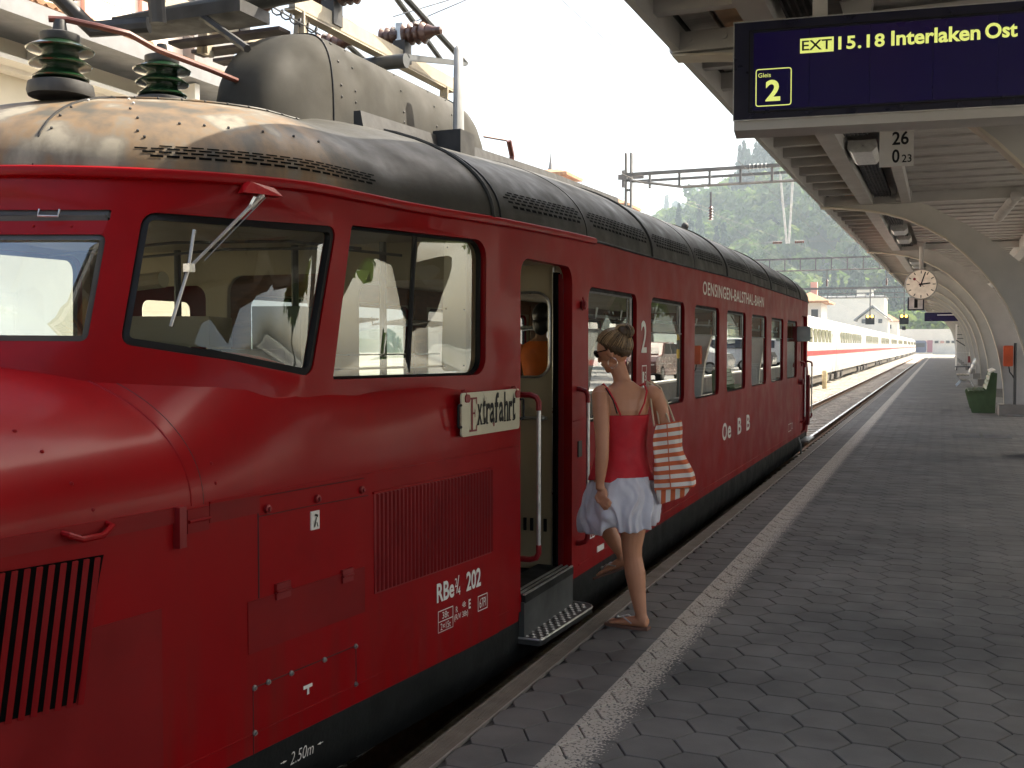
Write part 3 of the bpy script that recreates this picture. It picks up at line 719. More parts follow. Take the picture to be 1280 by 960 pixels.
mb = MB(); mb.tube([surf(1.052, 2.03, .006), surf(1.022, 1.67, .006)], .004, 6); part('wiper_rubber', mb, BLACK, wip)
# front lamp? small latch on upper light
mb = MB(); mb.tube([surf(.50, 2.092, .006), surf(.50, 2.066, .008), surf(.57, 2.066, .008), surf(.57, 2.092, .006)], .004, 6); part('vent_latch', mb, ALU, TR)

# ------------------------------------------------------------ destination plate hung on the side
EX = thing('destination_plate', (XS(4.9) + .03, 4.92, 1.15), 'cream enamel Extrafahrt plate hung on red railcar side by the open door', 'sign')
ox = .035
def ME(u, w, o=ox): 
    v = 4.61 + u; return Vector((XS(4.61) + (XS(5.24) - XS(4.61)) * u / .63 + o, v, 1.158 + w))
mb = MB(); q = rrect(0, 0, .63, .213, .02, 4); mb.prism(q, 0, .008, lambda u, w, e: ME(u, w, ox - .008 + e)); part('enamel_board', mb, mat('cream_enamel', (.52, .49, .36), .35, var=.06), EX)
mb = MB()
for k, (a, b, t, hh) in enumerate(((.155, .205, 'x', .115), (.212, .242, 't', .16), (.248, .288, 'r', .115), (.288, .338, 'a', .115), (.340, .385, 'f', .17), (.388, .438, 'a', .115), (.445, .492, 'h', .17), (.500, .538, 'r', .115), (.540, .575, 't', .16))):
    text_mb(mb, t, (a, .05, b, .05 + hh * .9), lambda u, w: ME(u, w, ox + .0025), bold=.02)
    if t in 'xrhtf':
        for x_ in ((a + .004,) if t in 'rtf' else (a, b - .014)):
            w_ = .018; mb.add([ME(x_ - .004, .048, ox + .0025), ME(x_ + w_, .048, ox + .0025), ME(x_ + w_, .056, ox + .0025), ME(x_ - .004, .056, ox + .0025)], [(0, 1, 2, 3)])
part('black_lettering', mb, BLACK, EX, smooth=False, fix=False)
mb = MB()
for q in ((.092, .025, .108, .185), (.072, .02, .148, .030), (.072, .178, .150, .188), (.10, .105, .130, .115), (.142, .155, .150, .182), (.126, .09, .132, .128), (.142, .028, .150, .05), (.322, .032, .336, .05)):
    mb.add([ME(q[0], q[1], ox + .003), ME(q[2], q[1], ox + .003), ME(q[2], q[3], ox + .003), ME(q[0], q[3], ox + .003)], [(0, 1, 2, 3)])
part('red_initial', mb, mat('lettering_red', (.20, .02, .025), .5), EX, smooth=False, fix=False)
for a in (.03, .575):
    mb = MB(); mb.prism(rrect(a, .165, a + .045, .205, .015, 3), 0, .006, lambda u, w, e: ME(u, w, ox + .001 + e)); mb.tube([ME(a + .02, .20, ox), ME(a + .02, .225, ox - .01), ME(a + .02, .22, ox - .03)], .006, 6); part('hook', mb, REDIN, EX)
for a, d in ((-.004, -1), (.634, 1)):
    mb = MB(); mb.tube([ME(a, .155, ox), ME(a + d * .03, .155, ox + .004), ME(a + d * .035, .15, ox + .004), ME(a + d * .035, .055, ox + .004), ME(a + d * .03, .05, ox + .004), ME(a, .05, ox)], .007, 6); part('handle', mb, BLACK, EX)

# ------------------------------------------------------------ interior
_c = [surf(a, 2.2, -.10) for a in np.arange(0, STOT, .15)]; _c = [(p.x, p.y) for p in _c] + [(2 * XC - p.x, p.y) for p in _c[::-1]]
mb = MB(); mb.prism(_c, 2.15, 2.19, lambda u, w, e: (u, w, e)); part('ceiling', mb, CREAM, TR, smooth=False)
mb = MB(); mb.ab((-4.86, 5.0, .15), (-2.17, 19.0, .19)); part('cabin_floor', mb, UNDER, TR)
def bulkhead(v, mtl, holes, z0=.19, x0=-4.86, x1=-2.19):
    q = [(x0, z0), (x1, z0), (x1, 2.18), (x0, 2.18)]; V, T = cdt(q, holes, [])
    mb = MB(); mb.add([(a, v, b) for a, b in V] + [(a, v + .03, b) for a, b in V], T + [tuple(i + len(V) for i in t) for t in T]); return part('bulkhead', mb, mtl, TR, smooth=False)
bulkhead(5.02, BEIGE, [rrect(-4.6, 1.30, -3.95, 1.95, .08), rrect(-3.8, .3, -3.1, 2.0, .1), rrect(-2.95, 1.30, -2.35, 1.95, .08)])
bulkhead(6.32, WOOD, [rrect(-4.6, 1.30, -4.1, 1.95, .08)], x1=-3.75)
bulkhead(17.6, WOOD, [rrect(-3.85, .25, -3.15, 2.0, .1)])
bulkhead(19.0, BEIGE, [rrect(-3.85, .25, -3.15, 2.0, .1)])
# cab furniture
mb = MB(); mb.ab((-4.4, 3.42, 1.3), (-2.62, 3.95, 1.585)); part('cab_desk', mb, GREY, TR)
mb = MB(); mb.box((-3.12, 3.75, 1.66), (.42, .28, .13), rz=.3); part('cab_desk', mb, BEIGE, TR)
mb = MB(); mb.box((-2.68, 3.95, 1.62), (.22, .22, .30), rz=.25); part('switch_cabinet', mb, mat('dull_green_cabinet', (.10, .12, .08), .6), TR)
mb = MB(); mb.tube([(-3.45, 3.6, 1.56), (-3.40, 3.6, 1.80), (-3.30, 3.62, 1.90)], [.05, .03, .02], 10); mb.lathe([(.0, 0), (.05, .005), (.05, .03), (0, .035)], (-3.28, 3.58, 1.90), (-.2, -1, .1), 14); part('brake_lever', mb, GREY, TR)
mb = MB(); mb.cyl((-3.30, 3.6, 1.86), (-3.05, 3.6, 1.88), .035, 10); part('speed_gauge', mb, BEIGE, TR)
for x_ in (-4.1, -3.3, -2.75):
    mb = MB(); mb.cyl((x_, 4.96, 1.3), (x_, 4.96, 2.15), .02, 8); part('cab_post', mb, GREY, TR)
mb = MB(); mb.ab((-4.3, 4.2, .2), (-3.9, 4.6, 1.45)); part('driver_seat', mb, SEAT, TR)
mb = MB()
for y_ in (4.3, 4.7): mb.tube([(-2.5, y_, 2.05), (-2.9, y_, 2.10), (-3.6, y_ + .03, 2.12), (-4.4, y_, 2.08)], .008, 6)
part('ceiling_conduit', mb, GREY, TR, kind='stuff')
# interior wall upper band (wood) and racks
for sd in (1, -1):
    X_ = lambda o: XC + sd * (1.4 - o)
    mb = MB(); mb.ab((X_(.068), 6.4, 1.99), (X_(.074), 17.5, 2.16)); part('upper_panel', mb, WOOD, TR)
    for i in range(7):
        a = 6.49 + 1.59 * i + 1.24
        mb = MB(); mb.ab((X_(.066), a, 1.1), (X_(.09), min(a + .26, 17.55), 2.1)); part('window_pillar', mb, WOOD, TR)
    for i in range(6):
        a = 6.9 + i * 1.59
        mb = MB()
        for k in range(4): mb.cyl((X_(.10 + k * .08), a, 1.80 + .01 * k), (X_(.10 + k * .08), a + 1.2, 1.80 + .01 * k), .008, 6)
        for yy in (a, a + .6, a + 1.2): mb.tube([(X_(.07), yy, 1.86), (X_(.08), yy, 1.79), (X_(.36), yy, 1.83)], .010, 6)
        part('luggage_rack', mb, ALU, TR)
    for i in range(7):
        a = 6.55 + i * 1.59
        for dy in (0, 1.12):
            mb = MB(); mb.box((X_(.55), a + dy, .95), (.86, .09, .72), rx=.12 if dy else -.12); part('seat_back', mb, SEAT, TR)
        for dy in (.25, .9):
            mb = MB(); mb.box((X_(.55), a + dy, .58), (.86, .42, .12)); part('seat', mb, SEAT, TR)
    mb = MB(); mb.cyl((X_(.12), 6.4, 1.06), (X_(.12), 17.5, 1.06), .012, 6); part('window_sill_rail', mb, ALU, TR)
# standing grab poles
for y_ in (6.6, 8.2):
    mb = MB(); mb.cyl((-2.95, y_, .2), (-2.95, y_, 2.16), .018, 8); part('grab_pole', mb, ALU, TR)

# ------------------------------------------------------------ roof equipment
# transverse ribs
for v_ in (4.98, 8.05, 11.17, 14.27, 17.4):
    s_ = sv(v_); mb = MB()
    for sd in (1, -1): pass
    pts = [roof_pt(s_, q, .004, 1) for q in qs] + [roof_pt(s_, q, .004, -1) for q in qs[::-1][1:]]
    mb.tube(pts, .012, 6); part('roof_seam', mb, ROOF, TR)
mb = MB(); s_ = sv(5.06); mb.tube([roof_pt(s_, q, .002, 1) for q in qs], .006, 6); part('roof_seam', mb, BLACK, TR)
for v_ in (6.42, 9.6, 12.7, 15.82, 18.7):
    mb = MB(); mb.tube([roof_pt(sv(v_), q, .001, 1) for q in qs], .003, 4); part('roof_seam', mb, BLACK, TR)
# slotted vents: near-black plates just proud of the roof, for the shade inside the slots
def slots(sa, sb, rows, qa, qb, pitch=.075, w=.058, hgt=.52):
    mb = MB()
    for r in range(rows):
        q0 = qa + (qb - qa) * r / max(1, rows - 1); dq = (qb - qa) / max(1, rows - 1) * hgt
        n_ = int((sb - sa) / pitch)
        for i in range(n_):
            a = sa + i * pitch + (r % 2) * pitch / 2
            if (r in (0, rows - 1)) and (i < 1): continue
            mb.add([roof_pt(a, q0, .0022), roof_pt(a + w, q0, .0022), roof_pt(a + w, q0 + dq, .0022), roof_pt(a, q0 + dq, .0022)], [(0, 1, 2, 3)])
    part('slot_shade_plates', mb, VOID, TR, kind='stuff', smooth=False, fix=False)
slots(.80, 1.93, 4, .006, .018, .058, .046)
for a, b in ((5.15, 6.35), (6.5, 7.95), (8.15, 9.5), (9.7, 11.05), (11.3, 12.6), (12.8, 14.15), (14.4, 15.7), (15.95, 17.2)):
    slots(sv(a), sv(b), 5, .008, .034, .085, .062)
# front dome sheet edges and bolts
mb = MB(); mb.tube([roof_pt(s_, .42, .004) for s_ in np.arange(.25, 1.95, .05)], .006, 6); part('roof_seam', mb, ROOF, TR)
mb = MB(); mb.tube([roof_pt(.35 + .1 * (1 - q), q, .003) for q in np.linspace(.0, .42, 12)], .005, 6); part('roof_seam', mb, BLACK, TR)
for s_ in np.arange(.40, 1.95, .16):
    mb = MB(); mb.sphere(roof_pt(s_, .405, .006), .006, 6, 4); part('rivet', mb, FIRE, TR)
for s_, q_ in ((.62, .3), (.70, .22), (.72, .16), (.78, .10), (.95, .085), (1.05, .085), (1.15, .085), (1.3, .085), (1.45, .085), (1.6, .085), (.80, .05), (.83, .035), (.48, .05), (.47, .1), (.46, .16), (.45, .25)):
    mb = MB(); mb.sphere(roof_pt(s_, q_, .003), .006, 6, 4); part('rivet', mb, FIRE if (q_ < .2) else WHITE, TR)
# streamlined housing (hump)
HX0, HX1 = -2.86, -4.14
def hump(v, t):
    # t 0..1 across from right foot over the top to left foot
    a = (v - 4.16) / 0.60; b = (6.85 - v) / 0.5
    k = 1.0
    if a < 1: k = max(0, 1 - (1 - max(a, 0)) ** 2) ** .5
    if b < 1: k *= max(0, 1 - (1 - max(b, 0)) ** 2) ** .5
    H = (2.60 + .60 * k)
    hw = .25 * (.05 + .95 * k ** .7)
    th = pi * t; e = .42
    c = cos(th); s_ = sin(th)
    x = -3.11 + hw * (abs(c) ** .55) * (1 if c > 0 else -1); z = 2.55 + (H - 2.55) * (s_ ** e)
    return Vector((x, v, z))
hv = [4.161, 4.17, 4.18, 4.195, 4.22, 4.26, 4.31, 4.37, 4.44, 4.52, 4.58, 4.63, 4.68] + list(np.arange(4.76, 6.3, .2)) + [6.35, 6.45, 6.55, 6.65, 6.74, 6.8, 6.83, 6.849]
ht = np.linspace(0, 1, 33)
mb = MB(); vs_ = [hump(v, t) for v in hv for t in ht]; n = len(ht)
mb.add(vs_, [(i * n + j, i * n + j + 1, (i + 1) * n + j + 1, (i + 1) * n + j) for i in range(len(hv) - 1) for j in range(n - 1)] + [tuple(range(n)), tuple(range((len(hv) - 1) * n, len(hv) * n))])
hp = part('roof_housing', mb, HUMPM, TR, angle=50)
for v_ in (4.66, 6.25):
    mb = MB(); mb.tube([hump(v_, t) + Vector((0, 0, .002)) for t in ht], .006, 6); part('housing_seam', mb, BLACK, hp)
for v_ in (4.74, 4.88, 5.42, 5.85, 6.1):
    for z_ in (2.86, 2.95, 3.05, 3.15):
        t_ = min(ht, key=lambda t: abs(hump(v_, t).z - z_) + (9 if t > .5 else 0)); p = hump(v_, t_)
        mb = MB(); mb.sphere(p, .007, 6, 4); part('rivet', mb, FIRE, hp)
# dark ledge along the roof behind the housing front
mb = MB(); _P = []
for v_, z_ in ((4.75, 2.745), (6.0, 2.80), (7.5, 2.86), (9.4, 2.90)): _P += [(-2.74, v_, z_ - .05), (-2.80, v_, z_ - .05), (-2.80, v_, z_ + .055), (-2.76, v_, z_ + .055)]
mb.add(_P, [(0, 1, 2, 3), (12, 15, 14, 13)] + [(4 * i + j, 4 * i + (j + 1) % 4, 4 * i + 4 + (j + 1) % 4, 4 * i + 4 + j) for i in range(3) for j in range(4)]); part('roof_ledge', mb, FIRE, TR, smooth=False)
mb = MB(); mb.ab((-2.78, 5.62, 2.68), (-2.60, 5.82, 2.86)); part('antenna_socket', mb, FIRE, TR)
mb = MB(); mb.tube([(-2.66, 5.72, 2.86), (-2.66, 5.72, 3.34), (-2.66, 5.72, 3.365)], [(.055, .028), (.038, .024), (.02, .012)], 12); part('antenna', mb, mat('pale_grey_antenna', (.33, .34, .34), .5), TR)
mb = MB(); mb.ab((-2.66, 8.5, 2.80), (-2.60, 14.5, 2.84)); part('roof_ledge', mb, ROOF, TR)
for v_ in (11.5, 12.3, 14.8, 16.2):
    mb = MB(); mb.box((-3.1, v_, 2.93), (.5, .5, .06)); part('roof_hatch', mb, FIRE, TR)
mb = MB(); mb.cyl((-3.0, 13.2, 2.9), (-3.0, 13.2, 3.1), .035, 8); mb.sphere((-3.0, 13.2, 3.1), .05, 8, 6); part('roof_horn', mb, FIRE, TR)
mb = MB(); mb.tube([(-2.95, 7.25, 2.85), (-2.95, 7.28, 3.0), (-2.95, 7.22, 3.1)], .02, 6); mb.tube([(-3.1, 7.1, 3.12), (-2.98, 7.25, 3.11)], .008, 6); part('air_horn', mb, COPPER, TR)
# post insulators
def ribbed(mb, c, ax, L, r0, r1, n, dir=1):
    prof = [(r0 * .9, 0)]
    for i in range(n):
        a = L * i / n; b = L / n
        prof += [(r0, a + b * .1), (r1, a + b * .22), (r1 * .96, a + b * .32), (r0 * 1.05, a + b * .75), (r0, a + b * .98)]
    prof += [(r0 * .9, L)]
    mb.lathe(prof, c, ax, 22)
def post_ins(x, y, z, sc=1.0):
    mb = MB(); mb.lathe([(.125, 0), (.130, .02), (.125, .05), (.095, .06)], (x, y, z), (0, 0, 1), 24); b = part('insulator_base', mb, FIRE, TR)
    mb = MB(); prof = []
    for i, (rr, h0) in enumerate(((.112, .06), (.122, .115), (.132, .175))):
        prof += [(.070, h0), (rr * .97, h0 + .008), (rr, h0 + .014), (rr * .85, h0 + .026), (.072, h0 + .044)]
    prof += [(.07, .225)]
    mb.lathe(prof, (x, y, z), (0, 0, 1), 28); part('insulator', mb, INSG, b)
    mb = MB(); mb.lathe([(.074, .22), (.078, .23), (.078, .25), (.05, .26), (.03, .262), (.022, .31), (.0, .312)], (x, y, z), (0, 0, 1), 20); part('insulator_cap', mb, FIRE, b)
    return b
post_ins(-3.33, 3.33, 2.61); post_ins(-3.40, 4.02, 2.70)
mb = MB(); mb.tube([(-3.36, 3.30, 2.92), (-3.31, 3.35, 2.925), (-3.20, 3.40, 2.90), (-3.13, 3.50, 2.89), (-3.12, 3.65, 2.865), (-3.12, 4.0, 2.865), (-3.14, 4.6, 2.86)], .0135, 8); part('busbar', mb, COPPER, TR)
# pantograph base frame: two lengthwise channels on brackets
for x_ in (-3.30, -3.95):
    mb = MB(); mb.ab((x_ - .02, 4.3 if x_ < -3.5 else 4.95, 3.44), (x_ + .02, 7.0, 3.53)); mb.ab((x_ - .05, 4.95, 3.43), (x_ + .02, 7.0, 3.445)); fr = part('pantograph_beam', mb, TAN, TR, smooth=False)
    for y_ in (5.05, 6.88):
        mb = MB(); mb.prism([(y_ - .03, 3.44), (y_ + .05, 3.44), (y_ + .07, 3.28), (y_ - .05, 3.28)], x_ - .03, x_ + .0, lambda u, w, e: (e, u, w)); mb.ab((x_ - .03, y_ - .03, 3.28), (x_ + .03, y_ - .015, 3.44)); part('beam_foot', mb, TAN, fr, smooth=False)
    for y_ in (4.62, 5.38, 6.25):
        if x_ > -3.5 and y_ < 5: continue
        mb = MB(); mb.ab((x_ - .055, y_ - .05, 3.46), (x_ + .03, y_ + .05, 3.60)); bk = part('insulator_bracket', mb, FIRE, fr)
        mb = MB(); ribbed(mb, (x_ - .17, y_, 3.645), (1, 0, 0), .13, .038, .062, 3); part('insulator', mb, INSB, bk)
        mb = MB(); ribbed(mb, (x_ + .0, y_, 3.645), (1, 0, 0), .18, .046, .075, 4); mb.lathe([(.05, 0), (.03, .04), (.025, .09), (.0, .10)], (x_ + .18, y_, 3.645), (1, 0, 0), 12); part('insulator', mb, INSB, bk)
        mb = MB(); mb.ab((x_ - .05, y_ - .025, 3.56), (x_ + .0, y_ + .025, 3.72)); part('insulator_clamp', mb, ALU, bk)
mb = MB(); mb.tube([(-3.3, 6.1, 3.72), (-2.95, 6.45, 3.92)], .004, 6); mb.tube([(-3.3, 6.25, 3.70), (-2.95, 6.5, 3.91)], .004, 6); mb.sphere((-2.95, 6.48, 3.92), .018, 8, 6); part('spark_horn', mb, STEEL, TR)
# pantograph drive: cross tubes, springs, arms, lower frame
mb = MB(); mb.cyl((-4.2, 4.65, 3.36), (-2.98, 4.62, 3.40), .055, 14); pf = part('pantograph_shaft', mb, GREY, TR)
mb = MB(); mb.cyl((-4.2, 4.30, 3.50), (-3.05, 4.28, 3.52), .10, 16); part('pantograph_drum', mb, HUMPM, pf)
mb = MB(); mb.cyl((-3.9, 5.9, 3.37), (-3.1, 5.9, 3.37), .045, 12); part('pantograph_shaft', mb, GREY, pf)
mb = MB(); mb.tube([(-3.28, 5.2, 3.36 + .002 * k) for k in (0,)] + [(-3.28 + .02 * cos(k * .9), 4.72 + .012 * k, 3.37 + .02 * sin(k * .9)) for k in range(40)], .005, 5); part('spring', mb, FIRE, pf)
for x_ in (-3.15, -3.85):
    mb = MB(); mb.tube([(x_, 4.4, 3.42), (x_, 3.75, 3.62), (x_ - .03, 3.3, 4.0)], .028, 8); part('pantograph_arm', mb, GREY, pf)
    mb = MB(); mb.tube([(x_, 6.0, 3.42), (x_, 6.9, 3.60), (x_, 4.5, 4.1)], .022, 8); part('pantograph_arm', mb, GREY, pf)
mb = MB(); mb.tube([(-3.42, 4.02, 3.11), (-3.42, 4.0, 3.3), (-3.35, 3.9, 3.5)], .04, 10); mb.tube([(-3.50, 4.05, 3.12), (-3.75, 3.95, 3.10), (-3.85, 3.8, 3.25), (-3.7, 3.6, 3.45)], .04, 10); part('insulated_lead', mb, FIRE, pf)
mb = MB(); mb.tube([(-3.05, 4.2, 3.0), (-3.5, 4.4, 3.28), (-3.9, 4.5, 3.30)], .02, 6); mb.ab((-4.0, 4.35, 3.24), (-3.2, 4.6, 3.30)); mb.ab((-4.1, 4.0, 3.30), (-3.0, 4.08, 3.36)); part('cross_member', mb, FIRE, pf)
for y_ in (4.7, 4.9, 5.1, 5.3, 5.5):
    mb = MB(); mb.ab((-4.1, y_, 3.315), (-3.35, y_ + .11, 3.335)); part('walkway_board', mb, mat('dark_timber', (.05, .035, .03), .8, var=.3), TR, smooth=False)
mb = MB(); mb.tube([(-3.5, 7.2, 3.75), (-3.2, 5.2, 4.05), (-2.9, 3.9, 4.6)], .02, 8); part('pantograph_arm', mb, GREY, pf)
mb = MB(); mb.ab((-4.3, 3.8, 4.55), (-2.7, 3.9, 4.6)); part('pantograph_head', mb, FIRE, pf)
# ------------------------------------------------------------ ground, platform, track
def paver_mat():
    m = mat('dark_hexagon_concrete', (0.128, 0.119, 0.107), 0.85, var=0.16, scale=3.2, bump=0.25, bscale=160, col2=(0.104, 0.099, 0.091), mixscale=1.1)
    nt = m.node_tree; N = nt.nodes; L = nt.links; b = N['Principled BSDF']; mul = N[m['mul']]
    oi = N.new('ShaderNodeObjectInfo'); r = N.new('ShaderNodeMapRange'); r.inputs[3].default_value = .93; r.inputs[4].default_value = 1.07; L.new(oi.outputs['Random'], r.inputs[0])
    v = N.new('ShaderNodeMix'); v.data_type = 'RGBA'; v.blend_type = 'MULTIPLY'; v.inputs[0].default_value = 1; L.new(mul.outputs[2], v.inputs[6]); L.new(r.outputs[0], v.inputs[7])
    g = N.new('ShaderNodeNewGeometry'); s = N.new('ShaderNodeSeparateXYZ'); L.new(g.outputs['Position'], s.inputs[0])
    def math_(op, a, b_=None):
        n = N.new('ShaderNodeMath'); n.operation = op
        for i, x in enumerate((a, b_)):
            if x is None: continue
            if isinstance(x, (int, float)): n.inputs[i].default_value = x
            else: L.new(x, n.inputs[i])
        return n.outputs[0]
    ns = N.new('ShaderNodeTexNoise'); ns.inputs['Scale'].default_value = .9; ns.inputs['Detail'].default_value = 5; L.new(g.outputs['Position'], ns.inputs['Vector'])
    rs = N.new('ShaderNodeMapRange'); rs.inputs[1].default_value = .35; rs.inputs[2].default_value = .65; rs.inputs[3].default_value = .84; rs.inputs[4].default_value = 1.14; L.new(ns.outputs[0], rs.inputs[0])
    vo = N.new('ShaderNodeTexVoronoi'); vo.inputs['Scale'].default_value = 2.1; L.new(g.outputs['Position'], vo.inputs['Vector'])
    rv = N.new('ShaderNodeMapRange'); rv.inputs[1].default_value = .045; rv.inputs[2].default_value = .065; rv.inputs[3].default_value = .62; rv.inputs[4].default_value = 1; L.new(vo.outputs['Distance'], rv.inputs[0])
    v2 = N.new('ShaderNodeMix'); v2.data_type = 'RGBA'; v2.blend_type = 'MULTIPLY'; v2.inputs[0].default_value = 1; L.new(v.outputs[2], v2.inputs[6]); L.new(math_('MULTIPLY', rs.outputs[0], rv.outputs[0]), v2.inputs[7]); v = v2
    # painted edge stripe, worn: sharp on the left, crumbling on the right
    n1 = N.new('ShaderNodeTexNoise'); n1.inputs['Scale'].default_value = 75; n1.inputs['Detail'].default_value = 1.5; n1.inputs['Roughness'].default_value = .5; L.new(g.outputs['Position'], n1.inputs['Vector'])
    n2 = N.new('ShaderNodeTexNoise'); n2.inputs['Scale'].default_value = 9; n2.inputs['Detail'].default_value = 3; L.new(g.outputs['Position'], n2.inputs['Vector'])
    w = math_('DIVIDE', math_('SUBTRACT', s.outputs['X'], -1.41), .20)          # 0..1 across
    left = math_('GREATER_THAN', w, 0.0)
    thr = math_('ADD', math_('MULTIPLY', math_('POWER', math_('MAXIMUM', w, 0.0), 4.0), .20), .40)
    thr = math_('ADD', thr, math_('MULTIPLY', math_('SUBTRACT', n2.outputs[0], .5), .16))
    on = math_('MULTIPLY', math_('GREATER_THAN', n1.outputs[0], thr), left)
    far = math_('MULTIPLY', math_('LESS_THAN', w, 1.25), on)
    mx = N.new('ShaderNodeMix'); mx.data_type = 'RGBA'; L.new(far, mx.inputs[0]); L.new(v.outputs[2], mx.inputs[6]); mx.inputs[7].default_value = (0.46, 0.41, 0.34, 1)
    L.new(mx.outputs[2], b.inputs['Base Color'])
    return m
PAV = paver_mat()
GROUND = mat('dry_gravel_ground', (0.36, 0.34, 0.30), 0.95, var=0.2, scale=2, bump=0.6, bscale=25, col2=(0.20, 0.21, 0.13), mixscale=.15)
BAL = mat('ballast_stone', (0.25, 0.225, 0.19), 0.95, var=0.5, scale=22, bump=1.0, bscale=28, det=6)
ASPH = mat('car_park_asphalt', (0.16, 0.155, 0.15), 0.9, var=0.15, scale=3, bump=.2)
mb = MB(); mb.add([(-3000, -400, -1.0), (3000, -400, -1.0), (3000, 3000, -1.0), (-3000, 3000, -1.0)], [(0, 1, 2, 3)]); solo('ground', mb, GROUND, kind='structure', smooth=False)
# platform body with joint bed
mb = MB(); mb.ab((-1.84, -15, -1.0), (3.2, 165, -.014)); solo('platform', mb, mat('joint_sand', (0.045, 0.042, 0.038), .95), kind='structure', smooth=False)
mb = MB(); mb.ab((-1.80, -14.9, -.0138), (3.1, 3.05, -.002)); mb.ab((-1.762, 32.0, -.0138), (3.1, 165, -.0005)); solo('pavement', mb, PAV, kind='structure', smooth=False)
pvr = thing('hexagon_paving', (0, 10, 0), 'dark hexagonal concrete paving of the platform in front of the train', 'paving'); pvr['kind'] = 'structure'; del pvr['category']
def hexpoly(): return [(.1352 * cos(pi / 3 * k), .1352 * sin(pi / 3 * k)) for k in range(6)]
def clip(P, xlo, xhi):
    for sg, lim in ((1, xlo), (-1, -xhi)):
        out = []
        for i in range(len(P)):
            a, b = P[i - 1], P[i]; ia = sg * a[0] >= lim; ib = sg * b[0] >= lim
            if ia != ib:
                t = (lim - sg * a[0]) / (sg * b[0] - sg * a[0]); out.append((a[0] + (b[0] - a[0]) * t, a[1] + (b[1] - a[1]) * t))
            if ib: out.append(b)
        P = out
        if not P: return P
    return P
def paver_mesh(P, mb, ox=0, oy=0, tz=0, tx=0, ty=0):
    A = inset(P, .0032); B = inset(P, .0065); n = len(P)
    f = lambda x, y, z: (x + ox, y + oy, z + tz + tx * x + ty * y)
    mb.add([f(x, y, -.012) for x, y in A] + [f(x, y, -.0035) for x, y in A] + [f(x, y, 0) for x, y in B],
           [(i, (i + 1) % n, n + (i + 1) % n, n + i) for i in range(n)] + [(n + i, n + (i + 1) % n, 2 * n + (i + 1) % n, 2 * n + i) for i in range(n)] + [tuple(range(2 * n, 3 * n))])
mb = MB(); paver_mesh(hexpoly(), mb); me_hex = mb.mesh('paver', PAV, False)
cells = []
for k in range(-5, 20):
    for j in range(-10, 125):
        x = -.850 + k * .2028 ; y = 4.88 + j * .2342 + (k % 2) * .1171
        P = clip([(a + x, b + y) for a, b in hexpoly()], -1.765, 3.1)
        if y < 3.0 or y > 32.1 or len(P) < 3: continue
        ar = abs(sum(P[i - 1][0] * P[i][1] - P[i][0] * P[i - 1][1] for i in range(len(P)))) / 2
        if ar < .004: continue
        # only what the camera can plausibly see gets its own object
        vis = (x / y) < .075 + .12 / y and (y * .38 + x) * 0 == 0 and (y * 1.0 + x * .0) > 3.25
        d = y
        ang = -atan2(x, y); inview = ang < radians(22.06 + 27) and ang > radians(22.06 - 27)
        zc = y * cos(radians(22.06)) - x * sin(radians(22.06)); vv_ = 1320 * 1.6 / zc
        cells.append((0 if (inview and vv_ < 545) else 1, zc, x, y, P, ar))
cells.sort(key=lambda c: (c[0], c[1]))
stuffmb = MB(); cnt = 0
for i, (nv_, zc, x, y, P, ar) in enumerate(cells):
    tz = random.uniform(-.0012, 0.0); tx = random.uniform(-.005, .005); ty = random.uniform(-.005, .005)
    if nv_ == 0 and cnt < 298:
        cnt += 1
        if ar > .0474: o = link('paver', me_hex, None); o.location = (x, y, tz); o.rotation_euler = (ty, -tx, random.choice([0, pi / 3, pi])); o.parent = pvr; o.matrix_parent_inverse = Matrix.Translation((0, -10, 0))
        else:
            m_ = MB(); paver_mesh([(a - x, b - y) for a, b in P], m_); o = link('paver', m_.mesh('paver', PAV, False), None); o.location = (x, y, tz); o.parent = pvr; o.matrix_parent_inverse = Matrix.Translation((0, -10, 0))
    else: paver_mesh([(a - x, b - y) for a, b in P], stuffmb, x, y, tz, tx, ty)
part('far_paving', stuffmb, PAV, pvr, kind='stuff', smooth=False, fix=False)
# coping stones with fine grooves
COP = mat('warm_grey_coping', (0.15, 0.125, 0.095), 0.8, var=.14, scale=7, bump=.25, bscale=120)
cop = thing('platform_edge', (-1.85, 20, 0), 'ribbed coping stones along the platform edge beside the train', 'kerb'); 
y = 1.1; k = 0
while y < 165:
    L_ = 1.0 if y < 60 else 5.0; mb = MB()
    prof = [(-1.885, -.16), (-1.885, -.006), (-1.879, 0)]
    if y < 14:
        for g in range(5):
            a = -1.868 + g * .017; prof += [(a, 0), (a + .002, -.0025), (a + .006, -.0025), (a + .008, 0)]
    prof += [(-1.776, 0), (-1.776, -.16)]
    mb.prism(prof, y + .0015, y + L_ - .0015, lambda u, w, e: (u, e, w)); part('coping_stone', mb, COP, cop, smooth=False); y += L_
mb = MB(); mb.ab((-1.774, 1.1, -.10), (-1.7665, 165, .0015)); part('edge_strip', mb, mat('pale_edge_strip', (.33, .30, .26), .5, metal=.4), cop)
# service cover plates in the paving
for x_ in (.45, .95):
    mb = MB(); mb.ab((x_ - .22, 20.0, -.01), (x_ + .22, 20.9, .004)); solo('floor_hatch', mb, mat('hatch_steel', (.10, .105, .11), .5, metal=.3), 'flat grey access cover set in the platform paving, ' + ('left one of the pair' if x_ < .6 else 'right one of the pair'), 'hatch', 'access covers in the platform')

